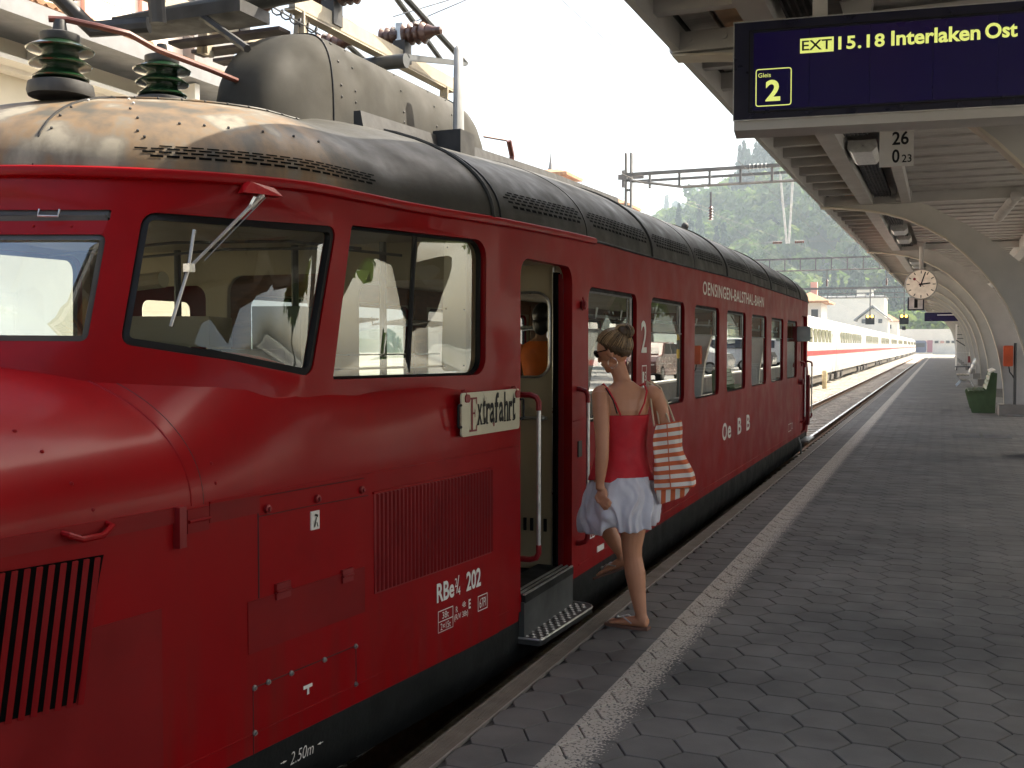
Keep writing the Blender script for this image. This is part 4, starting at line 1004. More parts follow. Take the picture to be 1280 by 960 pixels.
# track ballast (displaced sheet) and far ballast
def ballast(x0, x1, y0, y1, st, amp, z):
    xs = np.arange(x0, x1 + st, st); ys = np.arange(y0, y1 + st, st); X, Y = np.meshgrid(xs, ys); Z = z + np.random.uniform(-amp, amp, X.shape)
    X2 = X + np.random.uniform(-.3, .3, X.shape) * st; Y2 = Y + np.random.uniform(-.3, .3, X.shape) * st
    V = np.stack([X2.ravel(), Y2.ravel(), Z.ravel()], 1); n = len(xs); m = len(ys)
    I = np.arange(m * n).reshape(m, n); F = np.stack([I[:-1, :-1].ravel(), I[:-1, 1:].ravel(), I[1:, 1:].ravel(), I[1:, :-1].ravel()], 1)
    me = bpy.data.meshes.new('ballast'); me.from_pydata(V.tolist(), [], F.tolist()); me.materials.append(BAL); return me
prop(link('ballast', ballast(-9.4, -1.9, 17.5, 45, .075, .030, -.72)), kind='stuff')
prop(link('ballast', ballast(-9.4, -1.9, 45, 110, .2, .05, -.72)), kind='stuff')
mb = MB(); mb.ab((-9.4, -15, -1.0), (-1.9, 17.6, -.74)); mb.ab((-9.4, 109.9, -1.0), (-1.9, 420, -.70)); mb.ab((-30, -15, -1.02), (-9.3, 420, -.76)); solo('track_bed', mb, BAL, kind='structure', smooth=False)
RAIL = mat('rusty_rail_web', (0.14, 0.075, 0.04), .8, var=.3, scale=10)
RTOP = mat('shiny_rail_head', (.75, .75, .74), .28, metal=.9)
def rail(x, y0, y1, z=-.52):
    r = thing('rail', (x, y0, z), {-2.78: 'shiny steel rail nearest the platform edge', -4.22: 'rusty rail at the edge of the canopy shadow, second from the platform', -6.98: 'near rail under the white express train', -8.42: 'far rail under the white express train'}[x], 'rail')
    mb = MB(); prof = [(-.07, -.15), (.07, -.15), (.07, -.135), (.012, -.12), (.012, -.04), (.035, -.028), (.035, -.002), (-.035, -.002), (-.035, -.028), (-.012, -.04), (-.012, -.12), (-.07, -.135)]
    mb.prism(prof, y0, y1, lambda u, w, e: (x + u, e, z + w)); part('web', mb, RAIL, r, smooth=False)
    mb = MB(); mb.ab((x - .033, y0, z - .002), (x + .033, y1, z + .002)); part('head', mb, RTOP, r, smooth=False)
for x_ in (-2.78, -4.22): rail(x_, -12, 190)
for x_ in (-6.98, -8.42): rail(x_, -12, 330)
SLP = mat('concrete_sleeper', (.27, .25, .22), .9, var=.2, bump=.2)
ms = MB(); ms.prism([(-1.2, 0), (-1.2, .09), (-1.1, .12), (-.5, .10), (.5, .10), (1.1, .12), (1.2, .09), (1.2, 0)], -.13, .13); me_s = ms.mesh('sleeper', SLP, False)
for i in range(60):
    o = link('sleeper', me_s); o.location = (-3.5, 18.2 + i * .62, -.79); prop(o, 'concrete sleeper under the platform track', 'sleeper', 'sleepers of the platform track')

# ------------------------------------------------------------ canopy
CN = thing('platform_canopy', (1.5, 17, 0), 'grey steel platform roof carried on curved arch columns', 'canopy')
def cdx(y): return .008 * max(0, y - 16.8) if y < 60 else .008 * 43.2 + .002 * (y - 60)
def cdz(y): return .012 * max(0, y - 7)
CX = -1.735
def cp(x, y, z): return (x + cdx(y), y, z + cdz(y))
BY = [-12.1, -2.4, 7.3, 16.9, 26.7, 36.4, 46.2, 56, 65.8, 75.6, 85.4, 95.2, 105, 114.8, 124.6, 134.4, 144.2]
YEND = 150
def seg_ab(mb, a, b, y0, y1):   # beam running along the track following the drift
    ys = [y0] + [q for q in range(int(y0) + 1, int(y1) + 1, 8) if y0 < q < y1] + [y1]
    P = []
    for y in ys: P += [cp(a[0], y, a[1]), cp(b[0], y, a[1]), cp(b[0], y, b[1]), cp(a[0], y, b[1])]
    F = [(0, 3, 2, 1), (len(P) - 4, len(P) - 3, len(P) - 2, len(P) - 1)]
    for i in range(len(ys) - 1):
        k = 4 * i
        for j in range(4): F.append((k + j, k + (j + 1) % 4, k + 4 + (j + 1) % 4, k + 4 + j))
    mb.add(P, F); return mb
part('edge_beam', seg_ab(MB(), (CX, 3.60), (CX + .05, 3.78), -12, YEND), CANOPY, CN, smooth=False)
part('roof_sheet', seg_ab(MB(), (CX - .01, 3.86), (4.6, 3.90), -12, YEND), CANOPY2, CN, smooth=False)  # unseen right side widened to keep a sun patch off the platform
part('edge_fascia', seg_ab(MB(), (CX - .02, 3.78), (CX + .04, 3.90), -12, YEND), FIRE, CN, smooth=False)
part('edge_fascia', seg_ab(MB(), (4.6, 3.55), (4.65, 3.92), -12, YEND), CANOPY, CN, smooth=False)
part('long_beam', seg_ab(MB(), (-1.16, 3.60), (-.98, 3.80), -12, YEND), CANOPY, CN, smooth=False)
part('long_beam', seg_ab(MB(), (1.55, 3.50), (1.75, 3.80), -12, YEND), CANOPY, CN, smooth=False)
# pale boards behind the short rafters, orange light coloured into the inner one, split by a dark gap
part('pale_board', seg_ab(MB(), (-1.66, 3.80), (-1.46, 3.83), -12, YEND), CANOPY2, CN, smooth=False)
part('pale_board', seg_ab(MB(), (-1.42, 3.80), (-1.16, 3.83), -12, YEND), GLOW, CN, smooth=False)
# short rafters
me_r = None; st = MB()
y = -11.7; nr = 0
while y < YEND:
    if all(abs(y - b) > .2 for b in BY):
        c = cp(-1.425, y, 3.735)
        if 3 < y < 60:
            if me_r is None: me_r = MB().box((0, 0, 0), (.52, .09, .13)).mesh('rafter', CANOPY, False)
            o = link('rafter', me_r); o.location = c; o.parent = CN; o.matrix_parent_inverse = world_m(CN).inverted(); nr += 1
        else: st.box(c, (.52, .09, .13))
    y += .73
part('far_rafters', st, CANOPY, CN, kind='stuff', smooth=False)
# ceiling boards running across, each with a lip
me_b = None; st = MB(); y = -11.9; nb_ = 0
prof = [(-.145, 0), (-.145, .05), (-.09, .05), (-.07, .015), (.09, .015), (.11, .05), (.149, .05), (.149, 0.0), (.135, -.012), (-.130, -.012)]
prof = [(-.328, .03), (-.328, -.016), (-.27, -.016), (-.25, .012), (.328, .016), (.328, .045)]
while y < YEND:
    if 3 < y < 48:
        if me_b is None: me_b = MB().prism(prof, -1.6, 3.5, lambda u, w, e: (e, u, w)).mesh('ceiling_board', CANOPY2, False)
        c = cp(1.0, y, 3.76); o = link('ceiling_board', me_b); o.location = c; o.parent = CN; o.matrix_parent_inverse = world_m(CN).inverted(); nb_ += 1
    else:
        c = cp(1.0, y, 3.76); st.prism([(a, b) for a, b in prof], -1.6, 3.5, lambda u, w, e: (c[0] + e, c[1] + u, c[2] + w))
    y += .66
part('far_ceiling_boards', st, CANOPY2, CN, kind='stuff', smooth=False)
# lamella light strip beside the long beam with lamps
for b0, b1 in zip(BY[:-1], BY[1:]):
    if b1 < 0: continue
    L_ = b1 - b0
    for k, (f0, f1) in enumerate(((.02, .42), (.60, .98))):
        y0 = b0 + .12 + (L_ - .24) * f0; y1 = b0 + .12 + (L_ - .24) * f1
        if b0 < 40:
            g = part('light_grille', seg_ab(MB(), (-.94, 3.69), (-.70, 3.74), y0, y1), BLACK, CN, smooth=False)
            mb = MB()
            for i in range(6): seg_ab(mb, (-.93 + i * .042, 3.675), (-.92 + i * .042, 3.69), y0, y1)
            part('grille_lamella', mb, FIRE, g, kind='stuff', smooth=False)
    y0 = b0 + L_ * .44; 
    for yy in (b0 + L_ * .50, b0 + L_ * .72) if b0 > 16 else (b0 + L_ * .52,):
        mb = MB(); q = [(-.15, 0), (.15, 0), (.13, -.06), (-.13, -.06)]
        c = cp(-.80, yy, 3.66); mb.prism([(-.14, .06), (.14, .06), (.15, -.02), (.10, -.07), (-.10, -.07), (-.15, -.02)], -.42, .42, lambda u, w, e: (c[0] + u, c[1] + e, c[2] + w)); lm = part('ceiling_lamp', mb, ALU, CN, smooth=False)
# cross beams and arches
RIM = [(-1.735, 3.585), (-1.4, 3.56), (-1.1, 3.52), (-.8, 3.46), (-.5, 3.365), (-.2, 3.22), (.05, 3.07), (.3, 2.85), (.52, 2.62), (.72, 2.37), (.88, 2.10), (1.0, 1.82), (1.12, 1.45), (1.20, 1.1), (1.26, .7), (1.29, .25)]
OUT = [(1.86, .25), (1.86, 1.2), (1.80, 1.7), (1.62, 2.1), (1.40, 2.38), (1.1, 2.66), (.85, 2.88), (.6, 3.08), (.3, 3.28), (0, 3.44), (-.2, 3.56), (-.35, 3.60), (-1.735, 3.60)]
for b in BY:
    mb = MB(); M_ = lambda u, w, e: cp(u, b, w)[:1] + (b + e,) + (cp(u, b, w)[2],)
    M_ = lambda u, w, e: (cp(u, b, w)[0], b + e, cp(u, b, w)[2] - (cdz(b) * (1 - min(1, max(0, (w - .25) / 3.3)))))
    mb.prism(RIM + OUT, -.05, .05, M_); ar = part('arch', mb, CANOPY, CN, smooth=False)
    mb = MB(); n = len(RIM); P = []
    for u, w in RIM: P += [M_(u, w - .002, -.10), M_(u, w - .002, .10), M_(u + .012, w + .012, .10), M_(u + .012, w + .012, -.10)]
    mb.add(P, [(4 * i + j, 4 * i + (j + 1) % 4, 4 * i + 4 + (j + 1) % 4, 4 * i + 4 + j) for i in range(n - 1) for j in range(4)] + [(0, 1, 2, 3)]); part('flange', mb, FLANGE, ar, smooth=False)
    mb = MB(); mb.ab(M_(-1.76, 3.62, -.07), M_(4.6, 3.745, .07)); mb.ab(M_(-1.75, 3.605, -.09), M_(4.6, 3.618, .09)); cb = part('cross_beam', mb, CANOPY, CN, smooth=False)
    if 0 < b < 40:
        for u in (-1.62, -1.38, -1.0):
            mb = MB(); p = M_(u, 3.69, -.072); mb.lathe([(.022, 0), (.022, .012), (.0, .014)], p, (0, -1, 0), 8); part('bolt', mb, CANOPY, cb)
    mb = MB(); mb.ab(M_(1.18, -.001, -.35), M_(1.98, .25, .35)); mb.ab(M_(1.17, .25, -.36), M_(1.99, .262, .36)); part('pedestal', mb, CONC, CN, smooth=False)
    if b < 60:
        part('bracket', MB().prism([(-.62, 3.76), (-.42, 3.76), (-.44, 3.60), (-.56, 3.60)], -.30, -.15, M_), CANOPY, CN, smooth=False); mb = MB()
        mb.prism([(1.72, 1.9), (1.86, 1.7), (2.6, 3.6), (2.2, 3.6)], -.05, .05, M_); part('bracket', mb, CANOPY, CN, smooth=False)
# drain pipe from the valley to the arch
for b in (16.9, 26.7):
    mb = MB(); mb.tube([cp(.93, b - .12, 3.62), cp(.98, b - .14, 3.62), cp(.80, b + 1.2, 3.45)], .075, 12); part('drain_pipe', mb, CANOPY2, CN)
mb = MB(); mb.ab(cp(-.62, 16.3, 3.60), cp(-.44, 16.5, 3.80)); part('hanger', mb, CANOPY, CN, smooth=False)
part('hanger', MB().prism([(-.60, 3.76), (-.44, 3.76), (-.44, 3.60), (-.56, 3.60)], 12.2, 16.85, lambda u, w, e: cp(u, e, w)), CANOPY, CN, smooth=False)

# ------------------------------------------------------------ departure board
yaw = radians(6.8)
BD = thing('departure_board', (-1.09, 6.0, 2.80), 'large dark blue departure board for Interlaken Ost hanging from the canopy', 'departure board')
def MBd(u, w, e=0.0): return Vector((-1.09 + u * cos(yaw) - e * sin(yaw), 6.0 + u * sin(yaw) + e * cos(yaw), 2.80 + w))
BLUE = mat('deep_blue_display', (0.004, 0.003, 0.028), .22, var=.25, scale=2.5, col2=(0.011, 0.003, 0.024), mixscale=1.3, emit=((0.02, 0.012, 0.16), .03))
BFR = mat('blue_black_frame', (0.006, 0.007, 0.025), .3, var=.1)
YEL = mat('lit_display_yellow', (.55, .60, .20), .6, var=.1, scale=90, emit=((.75, .85, .22), .24))
W_ = 2.45
mb = MB(); mb.prism([(0, .060), (W_, .060), (W_, .60), (0, .60)], 0, .26, MBd); part('housing', mb, BFR, BD, smooth=False)
mb = MB(); mb.prism([(0, .005), (W_, .005), (W_, .058), (0, .058)], .012, .25, MBd); part('base_fascia', mb, CANOPY, BD, smooth=False)
mb = MB()
for q in ((-.004, .056, W_, .061), (-.004, .598, W_, .603), (-.005, .056, .0, .603)): mb.prism([(q[0], q[1]), (q[2], q[1]), (q[2], q[3]), (q[0], q[3])], -.006, .004, MBd)
part('trim', mb, ALU, BD, smooth=False, kind='stuff')
xs_ = [.105, .405, .72, 1.04, 1.36, 1.68, 2.0, 2.35]
for i in range(7):
    mb = MB(); a, b = xs_[i] + .0015, xs_[i + 1] - .0015; mb.prism([(a, .112), (b, .112), (b, .535), (a, .535)], -.004, .0, MBd); part('display_panel', mb, BLUE, BD, smooth=False)
mb = MB()
for q in ((.080, .095, 2.38, .102), (.080, .545, 2.38, .552), (.080, .095, .087, .552)): mb.prism([(q[0], q[1]), (q[2], q[1]), (q[2], q[3]), (q[0], q[3])], -.008, .0, MBd)
part('glass_frame', mb, BLACK, BD, smooth=False, kind='stuff')
MT = lambda u, w: MBd(u, w, -.007)
def rect2(mb, q, M): mb.add([M(q[0], q[1]), M(q[2], q[1]), M(q[2], q[3]), M(q[0], q[3])], [(0, 1, 2, 3)])
mb = MB(); rect2(mb, (.355, .405, .532, .485), MT); ext = part('highlight_field', mb, YEL, BD, smooth=False, fix=False)
mb = MB(); text_mb(mb, 'EXT', (.365, .419, .522, .473), lambda u, w: MBd(u, w, -.0085), bold=.012); part('lettering', mb, BFR, ext, smooth=False, fix=False)
mb = MB(); text_mb(mb, '15.18', (.556, .411, .795, .483), MT, bold=.028, spacing=1.12); part('time_lettering', mb, YEL, BD, smooth=False, fix=False)
mb = MB(); text_mb(mb, 'Interlaken', (.828, .411, 1.272, .492), MT, bold=.028); part('destination_lettering', mb, YEL, BD, smooth=False, fix=False)
mb = MB(); text_mb(mb, 'Ost', (1.295, .413, 1.452, .495), MT, bold=.028); part('destination_lettering', mb, YEL, BD, smooth=False, fix=False)
mb = MB(); q = rrect(.118, .128, .312, .335, .015, 3); q2 = inset(q, .0055); n = len(q); mb.add([MT(*p) for p in q] + [MT(*p) for p in q2], [(i, (i + 1) % n, n + (i + 1) % n, n + i) for i in range(n)])
gl = part('number_frame', mb, YEL, BD, smooth=False, fix=False)
mb = MB(); text_mb(mb, '2', (.172, .155, .252, .272), MT, bold=.03); part('lettering', mb, YEL, gl, smooth=False, fix=False)
mb = MB(); text_mb(mb, 'Gleis', (.132, .288, .200, .312), MT); part('lettering', mb, YEL, gl, smooth=False, fix=False)
for u in (.42, 1.9):
    mb = MB(); mb.prism([(u, .60), (u + .08, .60), (u + .08, 1.05), (u, 1.05)], .08, .16, MBd); part('hanger', mb, CANOPY, BD, smooth=False)

# hectometre plate 26 / 0 23
HP = thing('kilometre_plate', (-.18, 8.0, 3.0), 'white plate reading 26 over 0 23 hanging behind the departure board', 'sign')
def px3(x, y, v): # helper: metric point on the plane y=v seen at a photo pixel (used once, as a drawing aid)
    return None
hx0, hz0 = -.42, 2.868
mb = MB(); mb.ab((hx0, 8.0, hz0), (hx0 + .228, 8.012, hz0 + .262)); pl = part('plate_body', mb, mat('plate_white', (.62, .60, .56), .5, var=.05), HP, smooth=False)
mb = MB(); MH = lambda u, w: Vector((hx0 + u, 7.997, hz0 + w))
text_mb(mb, '26', (.085, .150, .195, .245), MH, bold=.02); text_mb(mb, '0', (.085, .025, .135, .120), MH, bold=.02); text_mb(mb, '23', (.150, .025, .215, .080), MH, bold=.01); part('lettering', mb, BLACK, pl, smooth=False, fix=False)
mb = MB(); mb.cyl((hx0 + .11, 8.02, hz0 + .2), (hx0 + .11, 8.02, 3.78), .008, 6); part('hanger', mb, FIRE, HP)

# station clock
CK = thing('station_clock', (-.43, 26.3, 3.03), 'round station clock with black hands hanging from the canopy', 'clock')
cx, cy_, cz = -.43, 26.3, 3.02
mb = MB(); mb.lathe([(.345, 0), (.355, .02), (.355, .14), (.345, .16)], (cx, cy_, cz), (0, 1, 0), 40); part('case', mb, mat('clock_case_grey', (.30, .29, .27), .4), CK)
mb = MB(); mb.lathe([(.33, -.004), (.33, .0)], (cx, cy_, cz), (0, 1, 0), 40); dl = part('dial', mb, mat('clock_dial', (.72, .64, .54), .5, emit=((1, .85, .7), .05)), CK)
mb = MB()
def hand(mb, ang, r0, r1, w, e):
    a = radians(ang); d = Vector((sin(a), 0, cos(a))); s_ = Vector((cos(a), 0, -sin(a))); c = Vector((cx, cy_ - e, cz))
    mb.add([c + d * r0 - s_ * w, c + d * r0 + s_ * w, c + d * r1 + s_ * w * .8, c + d * r1 - s_ * w * .8], [(0, 1, 2, 3)])
for h in range(12):
    m_ = MB(); hand(m_, h * 30, .25, .315, .011, .006); part('hour_mark', m_, BLACK, dl, smooth=False, fix=False)
for nm, a, r0, r1, w, mt in (('minute_hand', 18, -.06, .30, .016, BLACK), ('hour_hand', 83, -.05, .20, .019, BLACK), ('second_hand', 310, -.09, .19, .005, REDIN)):
    m_ = MB(); hand(m_, a, r0, r1, w, .010); 
    if nm[0] == 's': p = Vector((cx, cy_ - .011, cz)) + Vector((sin(radians(a)), 0, cos(radians(a)))) * .19; m_.lathe([(.032, 0), (.032, .003)], p, (0, 1, 0), 14)
    part(nm, m_, mt, dl, smooth=False, fix=False)
mb = MB(); mb.cyl((cx, cy_ + .08, cz + .33), (cx, cy_ + .08, 3.90), .05, 8); part('hanger', mb, CANOPY, CK)
N1 = thing('track_number_box', (-.53, 26.4, 2.5), 'square lit box with track number 1 just below the clock', 'sign')
mb = MB(); mb.ab((-.72, 26.4, 2.42), (-.36, 26.55, 2.72)); part('case', mb, BFR, N1, smooth=False)
mb = MB(); mb.ab((-.69, 26.393, 2.45), (-.39, 26.398, 2.72)); fc = part('face', mb, mat('sign_face', (.62, .58, .55), .5), N1, smooth=False)
mb = MB(); text_mb(mb, '1', (-.575, 2.48, -.50, 2.69), lambda u, w: (u, 26.389, w), bold=.03); part('lettering', mb, BLACK, fc, smooth=False, fix=False)
# far departure board
FB = thing('departure_board', (0.2, 72, 3.4), 'small distant dark blue departure board far down the platform', 'departure board')
mb = MB(); mb.ab((-.95, 72, 3.14), (1.5, 72.2, 3.68)); part('housing', mb, BLUE, FB, smooth=False)
mb = MB(); mb.ab((-.2, 71.99, 3.50), (1.0, 71.995, 3.56)); part('lettering', mb, WHITE, FB, smooth=False)
mb = MB(); mb.ab((.2, 72.05, 3.68), (.3, 72.1, 4.6)); part('hanger', mb, CANOPY, FB, smooth=False)

# ------------------------------------------------------------ platform furniture
GREENP = mat('green_bench_paint', (0.055, 0.10, 0.038), .5, var=.15)
BN = thing('platform_bench', (1.15, 28.5, 0), 'green wooden bench against the arch column', 'bench')
for y_ in (27.4, 29.3):
    mb = MB(); mb.prism([(.72, .0), (1.22, .0), (1.26, .95), (1.12, .97), (1.02, .52), (.62, .50), (.60, .44)], y_, y_ + .05); part('end_panel', mb, GREENP, BN, smooth=False)
for i, (a, z_) in enumerate(((.64, .50), (.76, .505), (.88, .51))):
    mb = MB(); mb.ab((a, 27.35, z_), (a + .10, 29.4, z_ + .03)); part('seat_slat', mb, GREENP, BN, smooth=False)
for i in range(4):
    mb = MB(); mb.box((1.045 + .03 * i, 28.37, .60 + .105 * i), (.03, 2.05, .095), ry=.22); part('back_slat', mb, GREENP, BN, smooth=False)
mb = MB(); mb.box((1.17, 28.37, 1.0), (.12, 2.05, .03), ry=-.5); part('top_slat', mb, mat('sunlit_top_board', (.75, .72, .62), .5), BN, smooth=False)  # sunlight on the top slat put into its pale colour
B2 = thing('platform_bench', (1.05, 45.5, 0), 'pale slatted bench on cast legs farther down the platform', 'bench')
for i in range(3):
    mb = MB(); mb.box((1.10 + .09 * i, 45.6, .62 + .17 * i), (.04, 1.8, .13), ry=.25); part('back_slat', mb, mat('pale_bench_slat', (.72, .68, .58), .5), B2, smooth=False)
for i in range(4):
    mb = MB(); mb.ab((.62 + i * .12, 44.7, .44), (.71 + i * .12, 46.5, .47)); part('seat_slat', mb, TAN, B2, smooth=False)
for y_ in (44.9, 46.3):
    mb = MB(); mb.tube([(.60, y_, 0), (.78, y_, .22), (.62, y_, .42), (1.05, y_, .44), (1.3, y_, 1.1)], .025, 6); mb.tube([(.78, y_, .22), (1.1, y_, .22), (1.22, y_, 0)], .025, 6); part('cast_leg', mb, ALU, B2)
PH = thing('ticket_stamp_post', (1.60, 26.5, 0), 'orange box on a thin grey post beside the arch column', 'ticket validator')
mb = MB(); mb.cyl((1.58, 26.45, .0), (1.58, 26.45, 1.66), .035, 10); part('post', mb, GREY, PH)
mb = MB(); mb.lathe([(.26, 0), (.26, .03), (.05, .05)], (1.58, 26.45, 0), (0, 0, 1), 20); part('foot', mb, CONC, PH)
mb = MB(); mb.prism(rrect(1.33, 1.13, 1.53, 1.60, .03, 3), 26.35, 26.52); part('orange_box', mb, mat('orange_red_enamel', (.50, .07, .015), .35), PH)
mb = MB(); mb.tube([(1.45, 26.45, 1.13), (1.47, 26.45, 1.0), (1.53, 26.45, .92), (1.56, 26.45, .85)], .015, 6); part('cable', mb, BLACK, PH)
# information stand with white pole and little trolley, far
IS = thing('timetable_stand', (1.2, 76, 0), 'tall white post with horizontal sign arms beyond the second bench', 'sign stand')
mb = MB(); mb.cyl((.98, 76, 0), (.98, 76, 3.0), .05, 8); part('post', mb, WHITE, IS)
for i, z_ in enumerate((2.85, 2.3, 2.05)):
    mb = MB(); mb.ab((1.0, 76, z_), (1.6, 76.03, z_ + .05)); part('sign_arm', mb, FIRE, IS)
mb = MB(); mb.tube([(.98, 75.9, 1.95), (1.9, 75.9, 1.35)], .04, 6); part('stay', mb, FIRE, IS)
LT = thing('luggage_trolley', (1.5, 74, 0), 'grey luggage trolley standing by the white post', 'trolley')
mb = MB(); mb.ab((.9, 73.6, .22), (1.8, 74.4, .28)); part('deck', mb, GREY, LT); mb = MB(); mb.tube([(1.0, 74.4, .28), (1.0, 74.4, 1.15), (1.75, 74.4, 1.15), (1.75, 74.4, .28)], .03, 6); part('handle', mb, ALU, LT)
for x_ in (1.0, 1.7):
    mb = MB(); mb.lathe([(.12, -.03), (.12, .03)], (x_, 73.8, .12), (1, 0, 0), 12); part('wheel', mb, BLACK, LT)
RB = thing('red_box', (1.75, 71, 0), 'small red fire box on a thin stand near the far trolley', 'box')
mb = MB(); mb.ab((1.6, 71, .55), (1.95, 71.2, .95)); part('cabinet', mb, REDIN, RB); mb = MB(); mb.cyl((1.77, 71.1, 0), (1.77, 71.1, .55), .03, 6); part('stand', mb, FIRE, RB)
YP = thing('striped_pole', (2.35, 28.5, 0), 'yellow and black banded pole between platform and parked cars', 'pole')
for i in range(12):
    mb = MB(); mb.lathe([(.09, .25 * i), (.09, .25 * i + .25)], (2.35, 28.5, 0), (0, 0, 1), 14); part('band', mb, mat('warning_yellow', (.60, .36, .02), .5) if (i % 2 and 3 < i < 10) else FIRE, YP)
PW = thing('parapet_wall', (3.3, 30, 0), 'low grey wall with white cap behind the platform', 'wall')
mb = MB(); mb.ab((3.2, -12, -.9), (3.4, 150, .50)); part('wall_body', mb, CONC, PW); mb = MB(); mb.ab((3.17, -12, .50), (3.43, 150, .56)); part('cap', mb, mat('white_cap', (.75, .73, .68), .5), PW)
mb = MB(); mb.ab((3.4, -60, -1.0), (60, 190, .30)); solo('car_park', mb, ASPH, kind='structure', smooth=False)
# ------------------------------------------------------------ people
def remeshed(name, mb, mtl, parent, voxel=.006, smooth=6, mats2=None):
    me = mb.mesh(name, mtl, True, True)
    o = bpy.data.objects.new('tmp', me); COL.objects.link(o)
    r = o.modifiers.new('r', 'REMESH'); r.mode = 'VOXEL'; r.voxel_size = voxel; r.use_smooth_shade = True
    if smooth: s_ = o.modifiers.new('s', 'SMOOTH'); s_.iterations = smooth; s_.factor = .5
    dg = bpy.context.evaluated_depsgraph_get(); dg.update(); m2 = bpy.data.meshes.new_from_object(o.evaluated_get(dg)); m2.name = name
    bpy.data.objects.remove(o)
    m2.materials.clear(); m2.materials.append(mtl); m2.polygons.foreach_set('use_smooth', [True] * len(m2.polygons))
    return link(name, m2, parent)
def loft(mb, rings, n=20, cap=True):
    """rings: (centre, half-width vector, half-depth vector)"""
    vs_ = []
    for c, a, b in rings:
        c, a, b = Vector(c), Vector(a), Vector(b)
        vs_ += [c + a * cos(2 * pi * j / n) + b * sin(2 * pi * j / n) for j in range(n)]
    fs = [(i * n + j, i * n + (j + 1) % n, (i + 1) * n + (j + 1) % n, (i + 1) * n + j) for i in range(len(rings) - 1) for j in range(n)]
    if cap: fs += [tuple(range(n))[::-1], tuple(range((len(rings) - 1) * n, len(rings) * n))]
    mb.add(vs_, fs); return mb
SKIN = mat('tanned_skin', (0.52, 0.235, 0.13), .5, var=.06, scale=12, sss=.08)
def hair_mat(name, c1, c2):
    m = mat(name, c1, .40, var=.2, scale=30, spec=.4, bump=.35, bscale=90)
    nt = m.node_tree; N = nt.nodes; L = nt.links; g = N.new('ShaderNodeNewGeometry'); mx = N.new('ShaderNodeMix'); mx.data_type = 'RGBA'
    L.new(g.outputs['Random Per Island'], mx.inputs[0]); mx.inputs[6].default_value = (*c1, 1); mx.inputs[7].default_value = (*c2, 1); L.new(mx.outputs[2], N[m['mul']].inputs[6]); return m
HAIR = hair_mat('dark_blonde_hair', (0.05, 0.027, 0.012), (0.40, 0.26, 0.13))
# woman: local frame. F facing, Rr her right hand side
VX = 5.75
WB = Vector((-1.62, VX, 0))
def W(x, z, y=0.0): return Vector((x, VX + y, z))
WM = thing('person', (-1.60, VX, 0), 'woman in red camisole and white skirt stepping from the platform towards the train door', 'person')
F = Vector((-.62, .78, 0)).normalized(); Rr = Vector((F.y, -F.x, 0))
# key joints (metres)
pelvis = W(-1.655, .86); chest = W(-1.66, 1.18) ; neck0 = W(-1.645, 1.375); 
sh_l = W(-1.748, 1.330, -.115); sh_r = W(-1.502, 1.332, .09)
hip_r = W(-1.60, .80, .05); knee_r = W(-1.605, .455, .02); ank_r = W(-1.545, .085, .0)
hip_l = W(-1.72, .80, -.03); knee_l = W(-1.875, .66, .17); ank_l = W(-1.725, .375, .22)
body = MB()
up = Vector((0, 0, 1))
def tor(c, w, d, tilt=0): return (c, Rr * w, F * d)
loft(body, [tor(W(-1.665, .74), .13, .095), tor(W(-1.665, .80), .168, .125), tor(W(-1.662, .88), .172, .125), tor(W(-1.66, .98), .135, .098), tor(W(-1.662, 1.06), .125, .088), tor(W(-1.662, 1.16), .142, .10), tor(W(-1.660, 1.24), .155, .105), tor(W(-1.655, 1.30), .165, .088), tor(W(-1.650, 1.345), .145, .068), tor(W(-1.648, 1.375), .085, .055), tor(W(-1.648, 1.40), .05, .05)], 24)
# neck leaning towards the train, head turned left and down
body.tube([W(-1.650, 1.36), W(-1.668, 1.43), W(-1.69, 1.49)], [.053, .046, .047], 14)
HD = W(-1.712, 1.572, .0)                   # head centre
hf = Vector((-.93, .10, -.36)).normalized(); hr = Vector((.10, .99, 0)).normalized(); hr = (hr - hf * hr.dot(hf)).normalized(); hu = hr.cross(hf); hu = hu if hu.z > 0 else -hu
def H(f, u, r=0): return HD + hf * f + hu * u + hr * r
def ell(mb, c, a, b, c3, n=16, m=10):
    vs_ = []; fs = []
    for i in range(m + 1):
        th = pi * i / m
        for j in range(n):
            ph = 2 * pi * j / n; vs_.append(Vector(c) + Vector(a) * sin(th) * cos(ph) + Vector(b) * sin(th) * sin(ph) + Vector(c3) * cos(th))
    for i in range(m):
        for j in range(n): fs.append((i * n + j, i * n + (j + 1) % n, (i + 1) * n + (j + 1) % n, (i + 1) * n + j))
    mb.add(vs_, fs)
ell(body, H(0, .01), hf * .094, hr * .073, hu * .098)          # skull
ell(body, H(.040, -.055), hf * .050, hr * .050, hu * .055)    # jaw / face
ell(body, H(.062, -.090), hf * .024, hr * .026, hu * .020)    # chin
body.tube([H(.083, .010), H(.101, -.022), H(.098, -.034)], [.009, .012, .010], 8)   # nose
ell(body, H(.087, -.052), hf * .010, hr * .024, hu * .010)    # lips
ell(body, H(.076, .016, .028), hf * .014, hr * .018, hu * .010); ell(body, H(.076, .016, -.028), hf * .014, hr * .018, hu * .010)
for s_ in (-1, 1):                                             # ears
    ell(body, H(-.006, -.018, s_ * .073), hf * .016, hr * .008, hu * .028)
